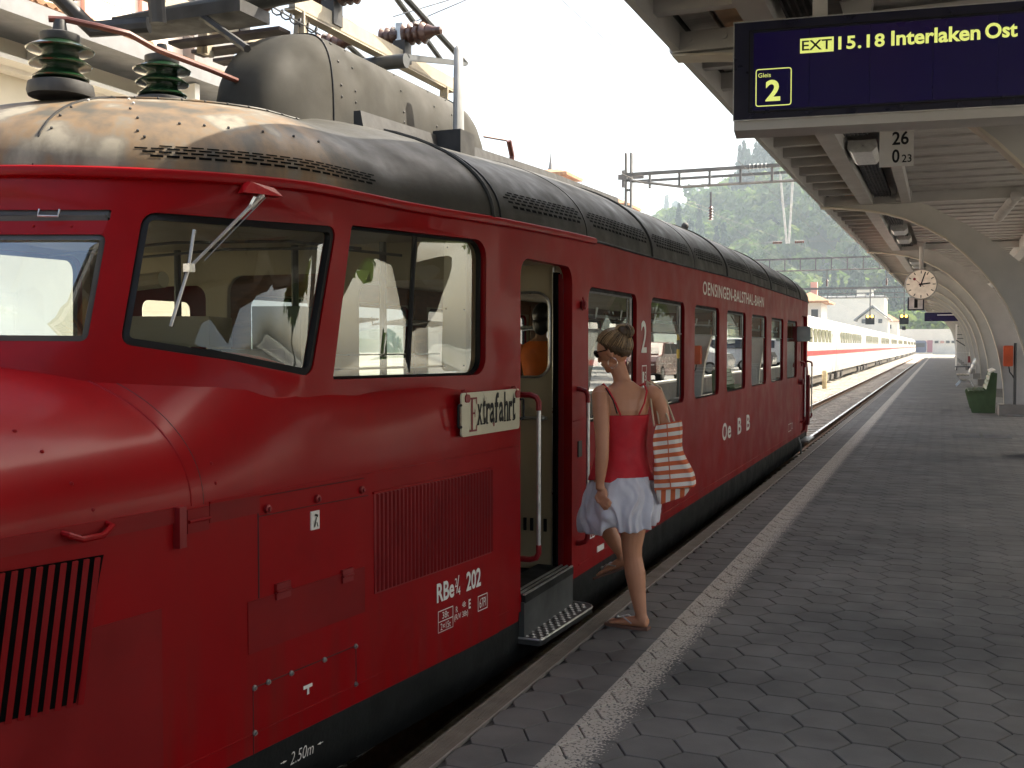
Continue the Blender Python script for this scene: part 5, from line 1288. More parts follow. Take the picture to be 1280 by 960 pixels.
# shoulders, arms
def limb(pts, rad): body.tube(pts, rad, 16)
ell(body, sh_l + Vector((.0, .02, -.005)), Rr * .060, F * .056, up * .055); ell(body, sh_r + Vector((-.01, -.01, -.005)), Rr * .056, F * .055, up * .052)
elb_l = W(-1.712, 1.035, -.205); wr_l = W(-1.722, .845, -.215) 
limb([sh_l, W(-1.738, 1.25, -.15), W(-1.722, 1.14, -.18), elb_l, W(-1.712, .98, -.212), W(-1.717, .90, -.216), wr_l, W(-1.72, .81, -.215)], [.052, .048, .042, .037, .038, .031, .024, .026])
elb_r = W(-1.44, 1.08, .12); wr_r = W(-1.50, .90, .17)
limb([sh_r, W(-1.468, 1.24, .115), W(-1.45, 1.15, .12), elb_r, W(-1.465, .99, .15), wr_r], [.052, .046, .040, .036, .034, .026])
# left hand gripping the skirt: palm and fingers
palm = W(-1.708, .785, -.215)
ell(body, palm, Vector((.032, 0, .008)), Vector((0, .018, 0)), Vector((-.006, .004, .042)))
fing = [tuple((a_ + .034, b_ + .010, c_ - .150) for a_, b_, c_ in q_) for q_ in [((-1.722, .760, -.080), (-1.698, .748, -.088), (-1.685, .728, -.078)), ((-1.728, .745, -.082), (-1.703, .730, -.090), (-1.692, .709, -.078)), ((-1.738, .733, -.082), (-1.715, .713, -.088), (-1.706, .694, -.076)), ((-1.750, .728, -.078), (-1.732, .706, -.082), (-1.724, .690, -.072))]]
for a, b, c in fing: body.tube([W(a[0], a[1] + .012, a[2] + .012), W(*a[:2], a[2]), W(*b[:2], b[2]), W(*c[:2], c[2])], [.0095, .0095, .0088, .0075], 8)
body.tube([W(-1.731, .795, -.205), W(-1.744, .765, -.220), W(-1.728, .738, -.228)], [.011, .010, .008], 8)
# right hand on the bag
ell(body, W(-1.505, .86, .18), Vector((.03, 0, .0)), Vector((0, .018, 0)), Vector((0, 0, .04)))
for i in range(4): body.tube([W(-1.525 + .014 * i, .845, .19), W(-1.53 + .014 * i, .81, .185), W(-1.527 + .014 * i, .785, .17)], [.009, .0085, .007], 8)
body.tube([W(-1.48, .87, .19), W(-1.47, .84, .175), W(-1.478, .82, .165)], [.010, .009, .007], 8)
# legs
limb([hip_r, W(-1.600, .68, .04), W(-1.602, .55, .03), knee_r, W(-1.600, .40, .02), W(-1.585, .31, .02), W(-1.567, .20, .012), ank_r, W(-1.535, .045, .0)], [.098, .088, .072, .058, .054, .059, .046, .033, .034])
limb([hip_l, W(-1.80, .74, .06), knee_l, W(-1.85, .60, .175), W(-1.80, .52, .19), W(-1.765, .45, .205), ank_l, W(-1.715, .345, .22)], [.095, .080, .058, .050, .052, .045, .031, .033])
def foot(ank, dirv, roll_down=0.0):
    d = Vector(dirv).normalized(); s_ = Vector((-d.y, d.x, 0)).normalized(); u = s_.cross(d); u = u if u.z > 0 else -u
    c = Vector(ank)
    P = [(c - d * .035 - u * .045, .030, .026), (c - d * .02 - u * .050, .034, .030), (c + d * .05 - u * .050, .033, .030), (c + d * .11 - u * .058, .040, .022), (c + d * .155 - u * .064, .042, .015), (c + d * .175 - u * .066, .036, .012)]
    loft(body, [(p, s_ * w, u * h) for p, w, h in P], 14)
    for i, (l_, o_) in enumerate(((.205, -.026), (.208, -.008), (.202, .008), (.194, .021), (.184, .033))):
        body.tube([c + d * .15 - u * .066 + s_ * o_, c + d * (l_ - .008) - u * .068 + s_ * o_, c + d * l_ - u * .070 + s_ * o_], [.012 if i == 0 else .009, .011 if i == 0 else .008, .007], 8)
    return d, s_, u
fr = foot(ank_r + Vector((.005, 0, .005)), (-.97, .16, 0)); fl = foot(ank_l, (-.86, .10, -.38))
bo = remeshed('body', body, SKIN, WM, .0055, 5)
# camisole
from mathutils import noise as MN
RT = mat('red_jersey', (0.50, 0.012, 0.022), .75, var=.08, scale=14, bump=.25, bscale=18)
def ringtop(z, w, d, cx=-1.662, k=1.0): return (W(cx, z), Rr * w, F * d)
mb = MB(); n = 48
rings = [(.845, .190, .148), (.865, .186, .142), (.90, .176, .130), (.98, .152, .112), (1.05, .142, .104), (1.12, .150, .110), (1.18, .160, .120), (1.215, .163, .118)]
vs_ = []
for i, (z, w, d) in enumerate(rings):
    for j in range(n):
        a = 2 * pi * j / n; ca, sa = cos(a), sin(a)
        wr = 1 + .018 * sin(a * 7 + z * 22) * (1 - i / 9) + .012 * sin(a * 3 + z * 40)
        zz = z + (.03 * max(0, sa) ** 2 if i >= 6 else 0) + (.006 * sin(a * 4) if i == 0 else 0)
        fold = MN.noise(Vector((ca * 2.2 + z * 3, sa * 2.2, z * 5 + ca * 1.5))) * .05 + MN.noise(Vector((ca * 5 + z * 6, sa * 5, z * 12))) * .022; wr += fold * (1.3 - i / 8)
        bust = 1 + (.22 * max(0, sa) if 3 < i < 8 else 0)
        vs_.append(W(-1.661, zz) + Rr * w * ca * wr + F * d * sa * wr * bust)
fs = [(i * n + j, i * n + (j + 1) % n, (i + 1) * n + (j + 1) % n, (i + 1) * n + j) for i in range(len(rings) - 1) for j in range(n)]
mb.add(vs_, fs); me = mb.mesh('camisole', RT, True, False, 180); cam_o = link('camisole', me, WM)
sol = cam_o.modifiers.new('s', 'SOLIDIFY'); sol.thickness = .004; sb = cam_o.modifiers.new('b', 'SUBSURF'); sb.levels = 1; sb.render_levels = 1
mb = MB()
bk = -F
for s_, mm in ((-1, 'l'), (1, 'r')):
    c = W(-1.652, 1.0)
    pts = [W(-1.661, 1.215) + bk * .114 + Rr * s_ * .055, W(-1.66, 1.28) + bk * .118 + Rr * s_ * .085, W(-1.655, 1.345) + bk * .078 + Rr * s_ * .112, W(-1.655, 1.385) + bk * .015 + Rr * s_ * .122, W(-1.655, 1.36) + F * .06 + Rr * s_ * .115, W(-1.66, 1.25) + F * .135 + Rr * s_ * .085]
    mb = MB(); mb.tube(pts, [(.007, .005)] * 6, 8); part('shoulder_strap', mb, RT, WM)
mb = MB(); mb.tube([W(-1.661, 1.225) + bk * .114 - Rr * .075, W(-1.66, 1.30) + bk * .112 - Rr * .100, W(-1.655, 1.365) + bk * .06 - Rr * .128], [(.004, .004)] * 3, 6); part('bra_strap', mb, BLACK, WM)
# skirt: gathered balloon skirt pulled forward over the raised knee
SK = mat('white_cotton', (0.60, 0.58, 0.63), .85, var=.04, scale=20, bump=.2, bscale=30, sss=.05)
mb = MB(); n = 150; vs_ = []; rows = 22
from mathutils import noise as MN
for i in range(rows):
    t = i / (rows - 1)
    for j in range(n):
        a = 2 * pi * j / n; ca, sa = cos(a), sin(a)     # ca: to her right, sa: facing
        fwd = max(0, -ca * .55 + sa * .85)               # towards the raised left knee
        e_ = sin(min(1, t * 1.35) * pi / 2)
        w = .172 + .034 * e_ - .008 * max(0, t - .75) / .25; d = .140 + .052 * e_ - .008 * max(0, t - .75) / .25
        wa = a + .35 * MN.noise(Vector((ca * 1.3, sa * 1.3, t * 1.6)))            # wandering folds
        f1 = MN.noise(Vector((cos(wa) * 3.6, sin(wa) * 3.6, t * .9 + 5))); f2 = MN.noise(Vector((cos(wa) * 9, sin(wa) * 9, t * 2.2)))
        pl = 1 + (.02 + .20 * t) * f1 + (.05 + .07 * t) * f2 + .02 * MN.noise(Vector((ca * 6, sa * 6, t * 9)))
        z = .868 - (.262 + .065 * (1 - ca) / 2 + .03 * MN.noise(Vector((ca * 2.2, sa * 2.2, 3)))) * t - .016 * t * f1
        p = W(-1.655, z) + Rr * w * ca * pl + F * d * sa * pl
        p += Vector((-.92, .39, 0)) * (.085 * fwd ** 1.5 * sin(min(1, t * 1.2) * pi / 2)) + Vector((0, 0, -.020 * fwd * t))
        g = math.exp(-((p.x + 1.675) ** 2) / .0022) * (1 if p.y < VX else 0)
        p.z += g * .050 * t ** 1.5; p.y -= g * .035 * sin(t * pi); p.x += g * .02 * sin((p.x + 1.675) * 60) * t
        vs_.append(p)
fs = [(i * n + j, i * n + (j + 1) % n, (i + 1) * n + (j + 1) % n, (i + 1) * n + j) for i in range(rows - 1) for j in range(n)]
# tucked under hem
for j in range(n): 
    q = vs_[(rows - 1) * n + j]; c = W(-1.66, q.z + .035); vs_.append(q.lerp(Vector((c.x, c.y, q.z + .02)), .10))
fs += [((rows - 1) * n + j, (rows - 1) * n + (j + 1) % n, rows * n + (j + 1) % n, rows * n + j) for j in range(n)]
mb.add(vs_, fs); me = mb.mesh('skirt', SK, True, False, 180); so_ = link('skirt', me, WM)
sb = so_.modifiers.new('b', 'SUBSURF'); sb.levels = 1; sb.render_levels = 1
# hair: swept-back cap and bun
mb = MB(); n = 28; m = 18; vs_ = []; fs = []
hb = Vector(H(-.012, .018))
for i in range(m + 1):
    th = pi * i / m
    for j in range(n):
        ph = 2 * pi * j / n
        d = hf * sin(th) * cos(ph) + hr * sin(th) * sin(ph) + hu * cos(th)
        f_ = d.dot(hf); u_ = d.dot(hu)
        r = .106 + .0022 * sin(ph * 17 + th * 4) 
        # recede at the face: below and in front
        cut = f_ * 1.0 - u_ * .75
        if cut > .28: r = .088 - .03 * min(1, (cut - .28) * 2)
        if u_ < -.78 or (u_ < -.45 and f_ > -.1): r = .080
        vs_.append(hb + hf * d.dot(hf) * r * 1.0 + hr * d.dot(hr) * r * .80 + hu * u_ * r * .98)
for i in range(m):
    for j in range(n): fs.append((i * n + j, i * n + (j + 1) % n, (i + 1) * n + (j + 1) % n, (i + 1) * n + j))
mb.add(vs_, fs)
_Bd = Vector((-.80, 0, .60)).normalized()          # towards the bun, in (face, right, up) axes
_e1 = Vector((.60, 0, .80)).normalized(); _e2 = Vector((0, 1, 0))
def _sk(d, k=1.0): return hb + (hf * d.x * .1075 + hr * d.y * .0865 + hu * d.z * .1050) * k
for k in range(150):     # combed strands gathered from the whole hairline into the bun
    ph = 2 * pi * k / 150 + .015 * sin(k * 5.1); c_ = cos(ph)
    th = radians(84 + 18 * c_ + 3 * sin(k * 3.7))
    d0 = _Bd * cos(th) + (_e1 * cos(ph) + _e2 * sin(ph)) * sin(th)
    pts = []
    for t in np.linspace(0, 1, 10):
        an = th * (1 - t) + .10 * t; q_ = ph + .22 * sin(k * 1.9) * t * .4
        d = _Bd * cos(an) + (_e1 * cos(q_) + _e2 * sin(q_)) * sin(an)
        pts.append(_sk(d, 1.0 + .022 * sin(pi * t) + .008 * sin(k * 2.3)))
    mb.tube(pts, [.0012] + [.0036] * 7 + [.003, .002], 4)
BN_ = H(-.098, .072, .0)
ell(mb, BN_, hf * .044, hr * .046, hu * .043)
for k in range(34):
    a0 = k * .63
    pts = [BN_ + (hf * cos(t) * .043 + hu * sin(t) * .043) * (1 + .12 * sin(k)) + hr * (.03 * sin(t * .5 + k * .9)) for t in np.linspace(a0, a0 + 3.0, 9)]
    mb.tube(pts, [.002, .004, .005, .0055, .0055, .005, .0045, .004, .002], 5)
for k in range(7): mb.tube([H(-.07, .08, -.02 + k * .006), H(-.10 - .004 * k, .10 + .006 * (k % 3), -.03 + .01 * k), H(-.13 + .005 * k, .085 + .012 * (k % 4), -.035 + .012 * k)], [.0025, .0018, .0008], 5)
hh = part('hair', mb, HAIR, WM, angle=80)
# loose nape hair
# sunglasses
mb = MB()
for s_ in (-1, 1):
    ell(mb, H(.090, .013, s_ * .033), hf * .011, hr * .030, hu * .024, 14, 8)
    mb.tube([H(.088, .020, s_ * .060), H(.05, .012, s_ * .077), H(.0, .005, s_ * .078)], [(.009, .004), (.008, .0035), (.003, .003)], 8)
mb.tube([H(.098, .018, -.012), H(.101, .020, 0), H(.098, .018, .012)], .004, 6)
part('sunglasses', mb, mat('black_glossy_plastic', (.006, .006, .007), .15), WM)
for s_ in (-1, 1):
    mb = MB(); c = H(-.002, -.075, s_ * .078); mb.tube([c + hf * .028 * cos(t) + hu * .030 * sin(t) for t in np.linspace(0, 2 * pi, 20)[:-1]], .0014, 6, closed=True); part('hoop_earring', mb, mat('bright_silver', (.8, .75, .68), .2, metal=1), WM)
# sandals
SOLE = mat('sandal_sole', (.16, .08, .055), .7); 
for nm, ank, (d, s_, u) in (('r', ank_r + Vector((.005, 0, .005)), fr), ('l', ank_l, fl)):
    mb = MB(); n_ = 9; pts = []
    for t in np.linspace(0, 1, 10): pts.append((-.045 + .262 * t, (.026 + .020 * sin(t * pi * .9) + .006 * t)))
    poly = [(a, w) for a, w in pts] + [(a, -w) for a, w in pts[::-1]]
    mb.prism(poly, -.088, -.074, lambda a, w, e: ank + d * a + s_ * w + u * e); sd = part('sandal', mb, SOLE, WM, smooth=False)
    mb = MB(); mb.tube([ank + d * .155 - u * .045, ank + d * .10 - u * .028 + s_ * .030, ank + d * .045 - u * .055 + s_ * .040], .0042, 6); mb.tube([ank + d * .155 - u * .045, ank + d * .10 - u * .028 - s_ * .034, ank + d * .045 - u * .055 - s_ * .040], .0042, 6); mb.sphere(ank + d * .150 - u * .038, .010, 8, 6); part('thong_strap', mb, ALU, sd)
# striped bag
BG = thing('beach_bag', (-1.42, VX, .62), 'orange and white striped cloth bag hanging from the womans shoulder', 'bag')
def stripes(name, ax, per, off=0.0):
    m = bpy.data.materials.new(name); m.use_nodes = True; nt = m.node_tree; N = nt.nodes; L = nt.links; b = N['Principled BSDF']; b.inputs['Roughness'].default_value = .85
    a = N.new('ShaderNodeAttribute'); a.attribute_name = 'stripe'; s = N.new('ShaderNodeSeparateXYZ'); L.new(a.outputs['Vector'], s.inputs[0])
    f = N.new('ShaderNodeMath'); f.operation = 'FRACT'; mu = N.new('ShaderNodeMath'); mu.operation = 'MULTIPLY_ADD'; mu.inputs[1].default_value = 1 / per; mu.inputs[2].default_value = off; L.new(s.outputs[ax], mu.inputs[0]); L.new(mu.outputs[0], f.inputs[0])
    g = N.new('ShaderNodeMath'); g.operation = 'GREATER_THAN'; g.inputs[1].default_value = .5; L.new(f.outputs[0], g.inputs[0])
    mx = N.new('ShaderNodeMix'); mx.data_type = 'RGBA'; mx.inputs[6].default_value = (.72, .66, .60, 1); mx.inputs[7].default_value = (.58, .125, .045, 1); L.new(g.outputs[0], mx.inputs[0])
    n = N.new('ShaderNodeTexNoise'); n.inputs['Scale'].default_value = 300; bp = N.new('ShaderNodeBump'); bp.inputs['Strength'].default_value = .3; bp.inputs['Distance'].default_value = .003; L.new(n.outputs[0], bp.inputs['Height']); L.new(bp.outputs[0], b.inputs['Normal'])
    L.new(mx.outputs[2], b.inputs['Base Color']); return m
ST = stripes('orange_white_stripes', 2, .046, .2); ST2 = stripes('upright_stripes', 0, .055, .2)
def bagpart(name, z0, z1, fn, mt, par, nx=40, nz=14):
    vs_ = []; uv = []
    for i in range(nz + 1):
        t = i / nz; z = z0 + (z1 - z0) * t
        for j in range(nx):
            a = 2 * pi * j / nx; p = fn(a, t, z); vs_.append(p); uv.append((p.x + p.y * .3, 0, z + .02 * (p.x + 1.45)))
    fs = [(i * nx + j, i * nx + (j + 1) % nx, (i + 1) * nx + (j + 1) % nx, (i + 1) * nx + j) for i in range(nz) for j in range(nx)]
    fs.append(tuple(range(nx)))
    mb = MB(); mb.add(vs_, fs); me = mb.mesh(name, mt, True, False, 60)
    at = me.attributes.new('stripe', 'FLOAT_VECTOR', 'POINT'); at.data.foreach_set('vector', [c for q in uv for c in q])
    return link(name, me, par)
def sq(a, p=.45): 
    c, s_ = cos(a), sin(a); return (abs(c) ** p) * (1 if c > 0 else -1), (abs(s_) ** p) * (1 if s_ > 0 else -1)
def fbag(a, t, z):
    x, y = sq(a); cx_ = -1.385 - .035 * t + .012; w = .102 - .047 * t + .006 * sin(t * 9) ; d = .055 - .025 * t
    return Vector((cx_ + w * x + .012 * sin(t * 6 + 1), VX + .045 + .12 * x * .35 + d * y + .006 * sin(a * 5 + t * 7), z + .010 * x))
def fbot(a, t, z):
    x, y = sq(a, .6); return Vector((-1.378 + (.060 + .034 * t) * x, VX + .045 + .04 * x + (.03 + .02 * t) * y, z - .02 * (x < 0) * 0 + .02 * x * (1 - t)))
bagpart('bag_body', .805, 1.17, fbag, ST, BG); bagpart('bag_bottom', .735, .804, fbot, ST2, BG)
STR = mat('pale_rope_strap', (.50, .40, .28), .8)
for dy, dx in ((-.025, 0), (.03, .015)):
    mb = MB(); mb.tube([W(-1.475 + dx, 1.15, .03 + dy), W(-1.485 + dx, 1.2, .04 + dy), W(-1.51 + dx * .5, 1.33, .07 + dy), W(-1.53 + dx * .4, 1.398, .08 + dy), W(-1.495 + dx, 1.36, .13 + dy), W(-1.44 + dx, 1.24, .13 + dy), W(-1.395 + dx, 1.15, .09 + dy)], [(.007, .005)] * 7, 8); part('strap', mb, STR, BG)
mb = MB(); mb.tube([W(-1.40, 1.17, -.005), W(-1.385, .98, -.02), W(-1.372, .81, -.025)], .003, 5); part('side_seam', mb, mat('orange_piping', (.50, .11, .04), .8), BG)

# second person inside the car
P2 = thing('person', (-3.28, 9.0, .19), 'dark-haired person in orange top standing inside the train, seen from behind', 'person')
body = MB(); px, py, pz = -3.37, 9.0, .19
def Q(x, y, z): return Vector((px + x, py + y, pz + z))
loft(body, [(Q(0, 0, .80), (.16, 0, 0), (0, .12, 0)), (Q(0, 0, .92), (.17, 0, 0), (0, .12, 0)), (Q(0, 0, 1.10), (.13, 0, 0), (0, .09, 0)), (Q(0, 0, 1.32), (.17, 0, 0), (0, .10, 0)), (Q(0, 0, 1.42), (.15, 0, 0), (0, .07, 0)), (Q(0, 0, 1.48), (.06, 0, 0), (0, .055, 0))], 18)
body.tube([Q(0, 0, 1.42), Q(.02, -.01, 1.58)], .052, 12); ell(body, Q(.03, -.01, 1.67), (.077, 0, 0), (0, .09, 0), (0, 0, .11))
for s_ in (-1, 1):
    body.tube([Q(s_ * .17, 0, 1.38), Q(s_ * .23, 0, 1.12), Q(s_ * .20, -.10, .92), Q(s_ * .17, -.15, .82)], [.055, .045, .035, .028], 12)
    body.tube([Q(s_ * .09, 0, .85), Q(s_ * .10, 0, .45), Q(s_ * .10, .02, .08)], [.095, .065, .04], 12)
    loft(body, [(Q(s_ * .10, -.04, .04), (.035, 0, 0), (0, 0, .035)), (Q(s_ * .10, .10, .03), (.045, 0, 0), (0, 0, .025)), (Q(s_ * .10, .18, .02), (.035, 0, 0), (0, 0, .015))], 10)
    for i in range(4): body.tube([Q(s_ * (.16 + .012 * i), -.16, .81), Q(s_ * (.16 + .012 * i), -.18, .75)], .009, 6)
    body.tube([Q(s_ * .15, -.15, .81), Q(s_ * .13, -.17, .77)], .010, 6)
    ell(body, Q(.03 + s_ * .077, -.0, 1.66), (.008, 0, 0), (0, .015, 0), (0, 0, .028))
remeshed('body', body, mat('warm_skin', (.30, .15, .09), .55), P2, .011, 4)
mb = MB(); loft(mb, [(Q(0, 0, .86), (.215, 0, 0), (0, .165, 0)), (Q(0, 0, 1.0), (.19, 0, 0), (0, .14, 0)), (Q(0, 0, 1.14), (.155, 0, 0), (0, .115, 0)), (Q(0, 0, 1.32), (.20, 0, 0), (0, .125, 0)), (Q(0, 0, 1.41), (.18, 0, 0), (0, .10, 0)), (Q(0, 0, 1.45), (.11, 0, 0), (0, .075, 0))], 24)
for s_ in (-1, 1): mb.tube([Q(s_ * .15, 0, 1.40), Q(s_ * .205, 0, 1.30), Q(s_ * .225, 0, 1.22)], [.062, .060, .058], 12)
part('orange_top', mb, mat('orange_fabric', (.60, .13, .015), .8, var=.1, bump=.2, bscale=12), P2)
mb = MB(); ell(mb, Q(.03, -.02, 1.69), (.092, 0, 0), (0, .105, 0), (0, 0, .112)); ell(mb, Q(.03, -.06, 1.60), (.082, 0, 0), (0, .05, 0), (0, 0, .10)); part('hair', mb, mat('black_hair', (.012, .010, .009), .35), P2)
# ------------------------------------------------------------ express train on the next track
ICEW = mat('express_white_paint', (.72, .70, .66), .35, var=.03, coat=.3)
ICER = mat('express_red_stripe', (.62, .05, .05), .4, var=.05)
IGL = mat('greenish_express_window', (.20, .19, .10), .15, var=.45, scale=1.6, stretch=(1, 1, .2))
IDK = mat('bogie_fairing_grey', (.10, .09, .08), .7, var=.4)
IC = thing('express_train', (-7.7, 165, -.52), 'long white express train with red stripe standing on the next track', 'train')
prof = [(-1.50, -.02), (-1.52, .3), (-1.52, 1.9), (-1.45, 2.5), (-1.2, 3.05), (-.7, 3.32), (0, 3.38), (.7, 3.32), (1.2, 3.05), (1.45, 2.5), (1.52, 1.9), (1.52, .3), (1.50, -.02)]
cl = 26.4; me_body = MB().prism(prof, 0, cl - .35).mesh('coach_body', ICEW, True, True, 50)
me_st = MB().ab((1.515, .0, 1.07), (1.530, cl - .35, 1.33)).mesh('red_stripe', ICER, False)
me_gap = MB().prism([(a * .93, b * .96) for a, b in prof], 0, .36).mesh('gangway', IDK, False)
me_win = MB().ab((1.505, 0, 1.78), (1.528, 1.55, 2.52)).mesh('coach_window', IGL, False)
me_door = MB().ab((1.515, 0, .0), (1.527, .9, 2.45)).mesh('coach_door', mat('express_door_grey', (.55, .54, .52), .4), False)
m_ = MB(); 
for yy in (2.2, 4.7): m_.lathe([(.46, -.06), (.46, .06)], (1.25, yy, -.12), (1, 0, 0), 16)
m_.ab((1.2, 1.4, -.25), (1.4, 5.5, .0)); m_.prism([(1.0, -.5), (2.6, -.5), (3.0, -.18), (1.2, -.18)], 1.42, 1.50, lambda u, w, e: (e, u, w)); m_.prism([(4.1, -.5), (5.4, -.5), (5.9, -.18), (4.3, -.18)], 1.42, 1.50, lambda u, w, e: (e, u, w))
me_bog = m_.mesh('bogie', IDK, False)
me_un = MB().ab((-1.3, 6.5, -.45), (1.40, 19.5, -.03)).mesh('underfloor_box', mat('express_underfloor', (.12, .105, .085), .7, var=.3), False)
def cput(me, name, x, y, z, par, rz=0):
    o = link(name, me, None); o.location = (x, y, z); o.rotation_euler = (0, 0, rz); o.parent = par; o.matrix_parent_inverse = world_m(par).inverted(); return o
for c in range(11):
    y0 = 18 + c * cl
    cb = cput(me_body, 'coach', -7.7, y0, 0, IC)
    sub_ = lambda me, nm, yy, z=0: cput(me, nm, -7.7, y0 + yy, z, cb)
    sub_(me_st, 'red_stripe', 0); sub_(me_un, 'underfloor_box', 0)
    cput(me_gap, 'gangway', -7.7, y0 + cl - .355, 0, IC)
    for k in range(10): sub_(me_win, 'coach_window', 3.0 + k * 2.02 + (.0 if k < 5 else .25))
    for k in (1.2, 23.9): sub_(me_door, 'coach_door', k)
    for k in (0, 19.2): sub_(me_bog, 'bogie', k)
# ------------------------------------------------------------ catenary
MAST = mat('galvanised_dark_steel', (.10, .095, .09), .6, var=.3, scale=3)
def mast(x, y, h, lab):
    t = thing('catenary_mast', (x, y, -1), lab, 'mast')
    mb = MB(); 
    for dx in (-.10, .10): mb.ab((x + dx - .03, y - .10, -1), (x + dx + .03, y + .10, h))
    for k in range(int(h / .6)): mb.ab((x - .10, y - .015, -.5 + k * .6), (x + .10, y + .015, -.42 + k * .6))
    part('mast_post', mb, MAST, t, smooth=False); return t
def gantry(x0, x1, y, z, lab, dep=.5):
    t = thing('catenary_gantry', (x0, y, z), lab, 'gantry')
    mb = MB(); mb.ab((x0, y - .06, z), (x1, y + .06, z + .12)); part('top_chord', mb, MAST, t, smooth=False)
    mb = MB(); mb.tube([(x0, y, z - .12), (x0 + 2.2, y, z - dep), (x1 - 2.2, y, z - dep), (x1, y, z - .12)], .05, 4); part('bottom_chord', mb, MAST, t, smooth=False)
    x = x0 + 1.0
    while x < x1 - .8:
        d = min(dep, .25 + (x - x0) * .24, .25 + (x1 - x) * .24); mb = MB(); mb.ab((x - .04, y - .03, z - d), (x + .04, y + .03, z)); part('strut', mb, MAST, t, smooth=False); x += 1.1
    return t
def hung_ins(t, x, y, z0, z1):
    mb = MB(); mb.cyl((x, y, z0), (x, y, z1), .035, 6); part('drop_rod', mb, MAST, t)
    mb = MB(); ribbed(mb, (x, y, z1 - .5), (0, 0, 1), .5, .05, .10, 5); part('insulator', mb, INSB, t)
mast(-10.75, 38, 8.7, 'dark riveted mast standing behind the red railcar roof')
g1 = gantry(-10.95, 5.0, 38, 7.85, 'near lattice gantry arm crossing above the tracks'); hung_ins(g1, -7.7, 38, 7.1, 6.6); hung_ins(g1, -3.6, 38, 7.1, 6.6)
mb = MB()
for k in range(5): mb.lathe([(.05, 0), (.11, .03), (.05, .06)], (-6.35 + k * .14, 38.0, 7.92), (1, 0, 0), 8)
part('insulator', mb, ALU, g1, kind='stuff')
mast(-17.0, 80, 8.7, 'distant dark mast left of the far gantry')
g2 = gantry(-17.2, 5.5, 80, 7.9, 'farther lattice gantry seen over the tail of the railcar', .8); hung_ins(g2, -7.7, 80, 7.1, 6.4); hung_ins(g2, -3.6, 80, 7.1, 6.4)
g3 = gantry(-17.2, 5.5, 135, 7.9, 'most distant lattice gantry over the tracks'); mast(-17.0, 135, 8.7, 'most distant mast under the hillside')
dt = thing('drop_support', (-6.6, 50, 6.2), 'pale twin-tube drop support with brown insulators in front of the hillside', 'wire support')
mb = MB(); mb.tube([(-6.95, 50, 9.6), (-6.62, 50, 6.3)], .055, 6); mb.tube([(-6.35, 50, 9.6), (-6.52, 50, 6.3)], .055, 6); part('support_tube', mb, mat('pale_galvanised', (.55, .54, .5), .5), dt)
for a, b in ((-7.25, 1), (-6.25, -1)):
    mb = MB(); ribbed(mb, (a, 50, 6.35), (1, 0, 0), .42, .045, .075, 5); part('insulator', mb, INSB, dt)
mb = MB(); mb.ab((-14, 49.95, 9.5), (4, 50.05, 9.62)); part('cross_span', mb, MAST, dt)
WIRE = mat('copper_wire', (.22, .20, .17), .5)
def wire(pts, lab, r=.005):
    mb = MB(); mb.tube(pts, r, 4); return solo('overhead_wire', mb, WIRE, lab, 'wire', 'overhead line wires')
def sag(x0, x1, y0, y1, z0, s_, n=9): return [(x0 + (x1 - x0) * t, y0 + (y1 - y0) * t, z0 - s_ * 4 * t * (1 - t)) for t in np.linspace(0, 1, n)]
wire(sag(-3.5, -3.5, -8, 38, 6.5, .5) + sag(-3.5, -3.5, 38, 80, 6.5, .5)[1:] + sag(-3.5, -3.5, 80, 135, 6.5, .5)[1:], 'sagging messenger wire above the platform track')
wire([(-3.5, -8, 5.0), (-3.5, 38, 5.0), (-3.5, 200, 5.0)], 'straight contact wire above the platform track')
wire(sag(-7.7, -7.7, 5, 38, 6.5, .5) + sag(-7.7, -7.7, 38, 80, 6.5, .5)[1:] + sag(-7.7, -7.7, 80, 135, 6.5, .5)[1:], 'sagging messenger wire above the express train')
wire([(-7.7, 5, 5.0), (-7.7, 38, 5.0), (-7.7, 200, 5.0)], 'straight contact wire above the express train')
wire([(-14, 50, 6.0), (-7.2, 50, 6.38)], 'short wire running left from the drop support'); wire([(-5.8, 50, 6.38), (3, 50, 6.0)], 'short wire running right from the drop support')
wire([(-9.5, 38, 7.1), (-4.8, 62, 6.2), (-3.5, 80, 5.6)], 'slanting wire crossing in front of the hillside')
# signals
for (x, z, lab) in ((-6.35, 4.2, 'left distant signal head with yellow lamps above the express train'), (-3.25, 4.2, 'right distant signal head with yellow lamps under the clock')):
    sg = thing('railway_signal', (x, 108, z), lab, 'signal')
    mb = MB(); mb.ab((x - .42, 108, z - .55), (x + .42, 108.2, z + .35)); part('signal_head', mb, BLACK, sg, smooth=False)
    for dx in (-.2, .2):
        mb = MB(); mb.lathe([(.13, 0), (.13, .06)], (x + dx, 107.95, z + .22), (0, 1, 0), 12); part('lamp', mb, mat('lit_signal_yellow', (.8, .55, .1), .5, emit=((1, .6, .1), 2.5)), sg)
    mb = MB(); mb.cyl((x, 108.1, z + .3), (x, 108.1, 7.2), .06, 6); part('signal_hanger', mb, MAST, sg)
mb = MB(); mb.ab((-17, 108.0, 7.1), (5, 108.15, 7.3)); gg = solo('signal_gantry', mb, MAST, 'thin far beam carrying the two signal heads', 'gantry')
mb = MB(); mb.lathe([(.16, 0), (.2, .1), (.16, .35)], (-3.25, 108, 3.1), (0, 0, 1), 10); solo('repeater_signal', mb, BLACK, 'small dark repeater lamp just below the right signal head', 'signal')
mb = MB(); mb.lathe([(.12, 0), (.14, .9), (.10, 1.0)], (-5.65, 58, -.72), (0, 0, 1), 10); solo('track_marker', mb, mat('yellow_marker', (.6, .5, .3), .6), 'stubby yellowish marker post in the ballast beside the express train', 'marker')
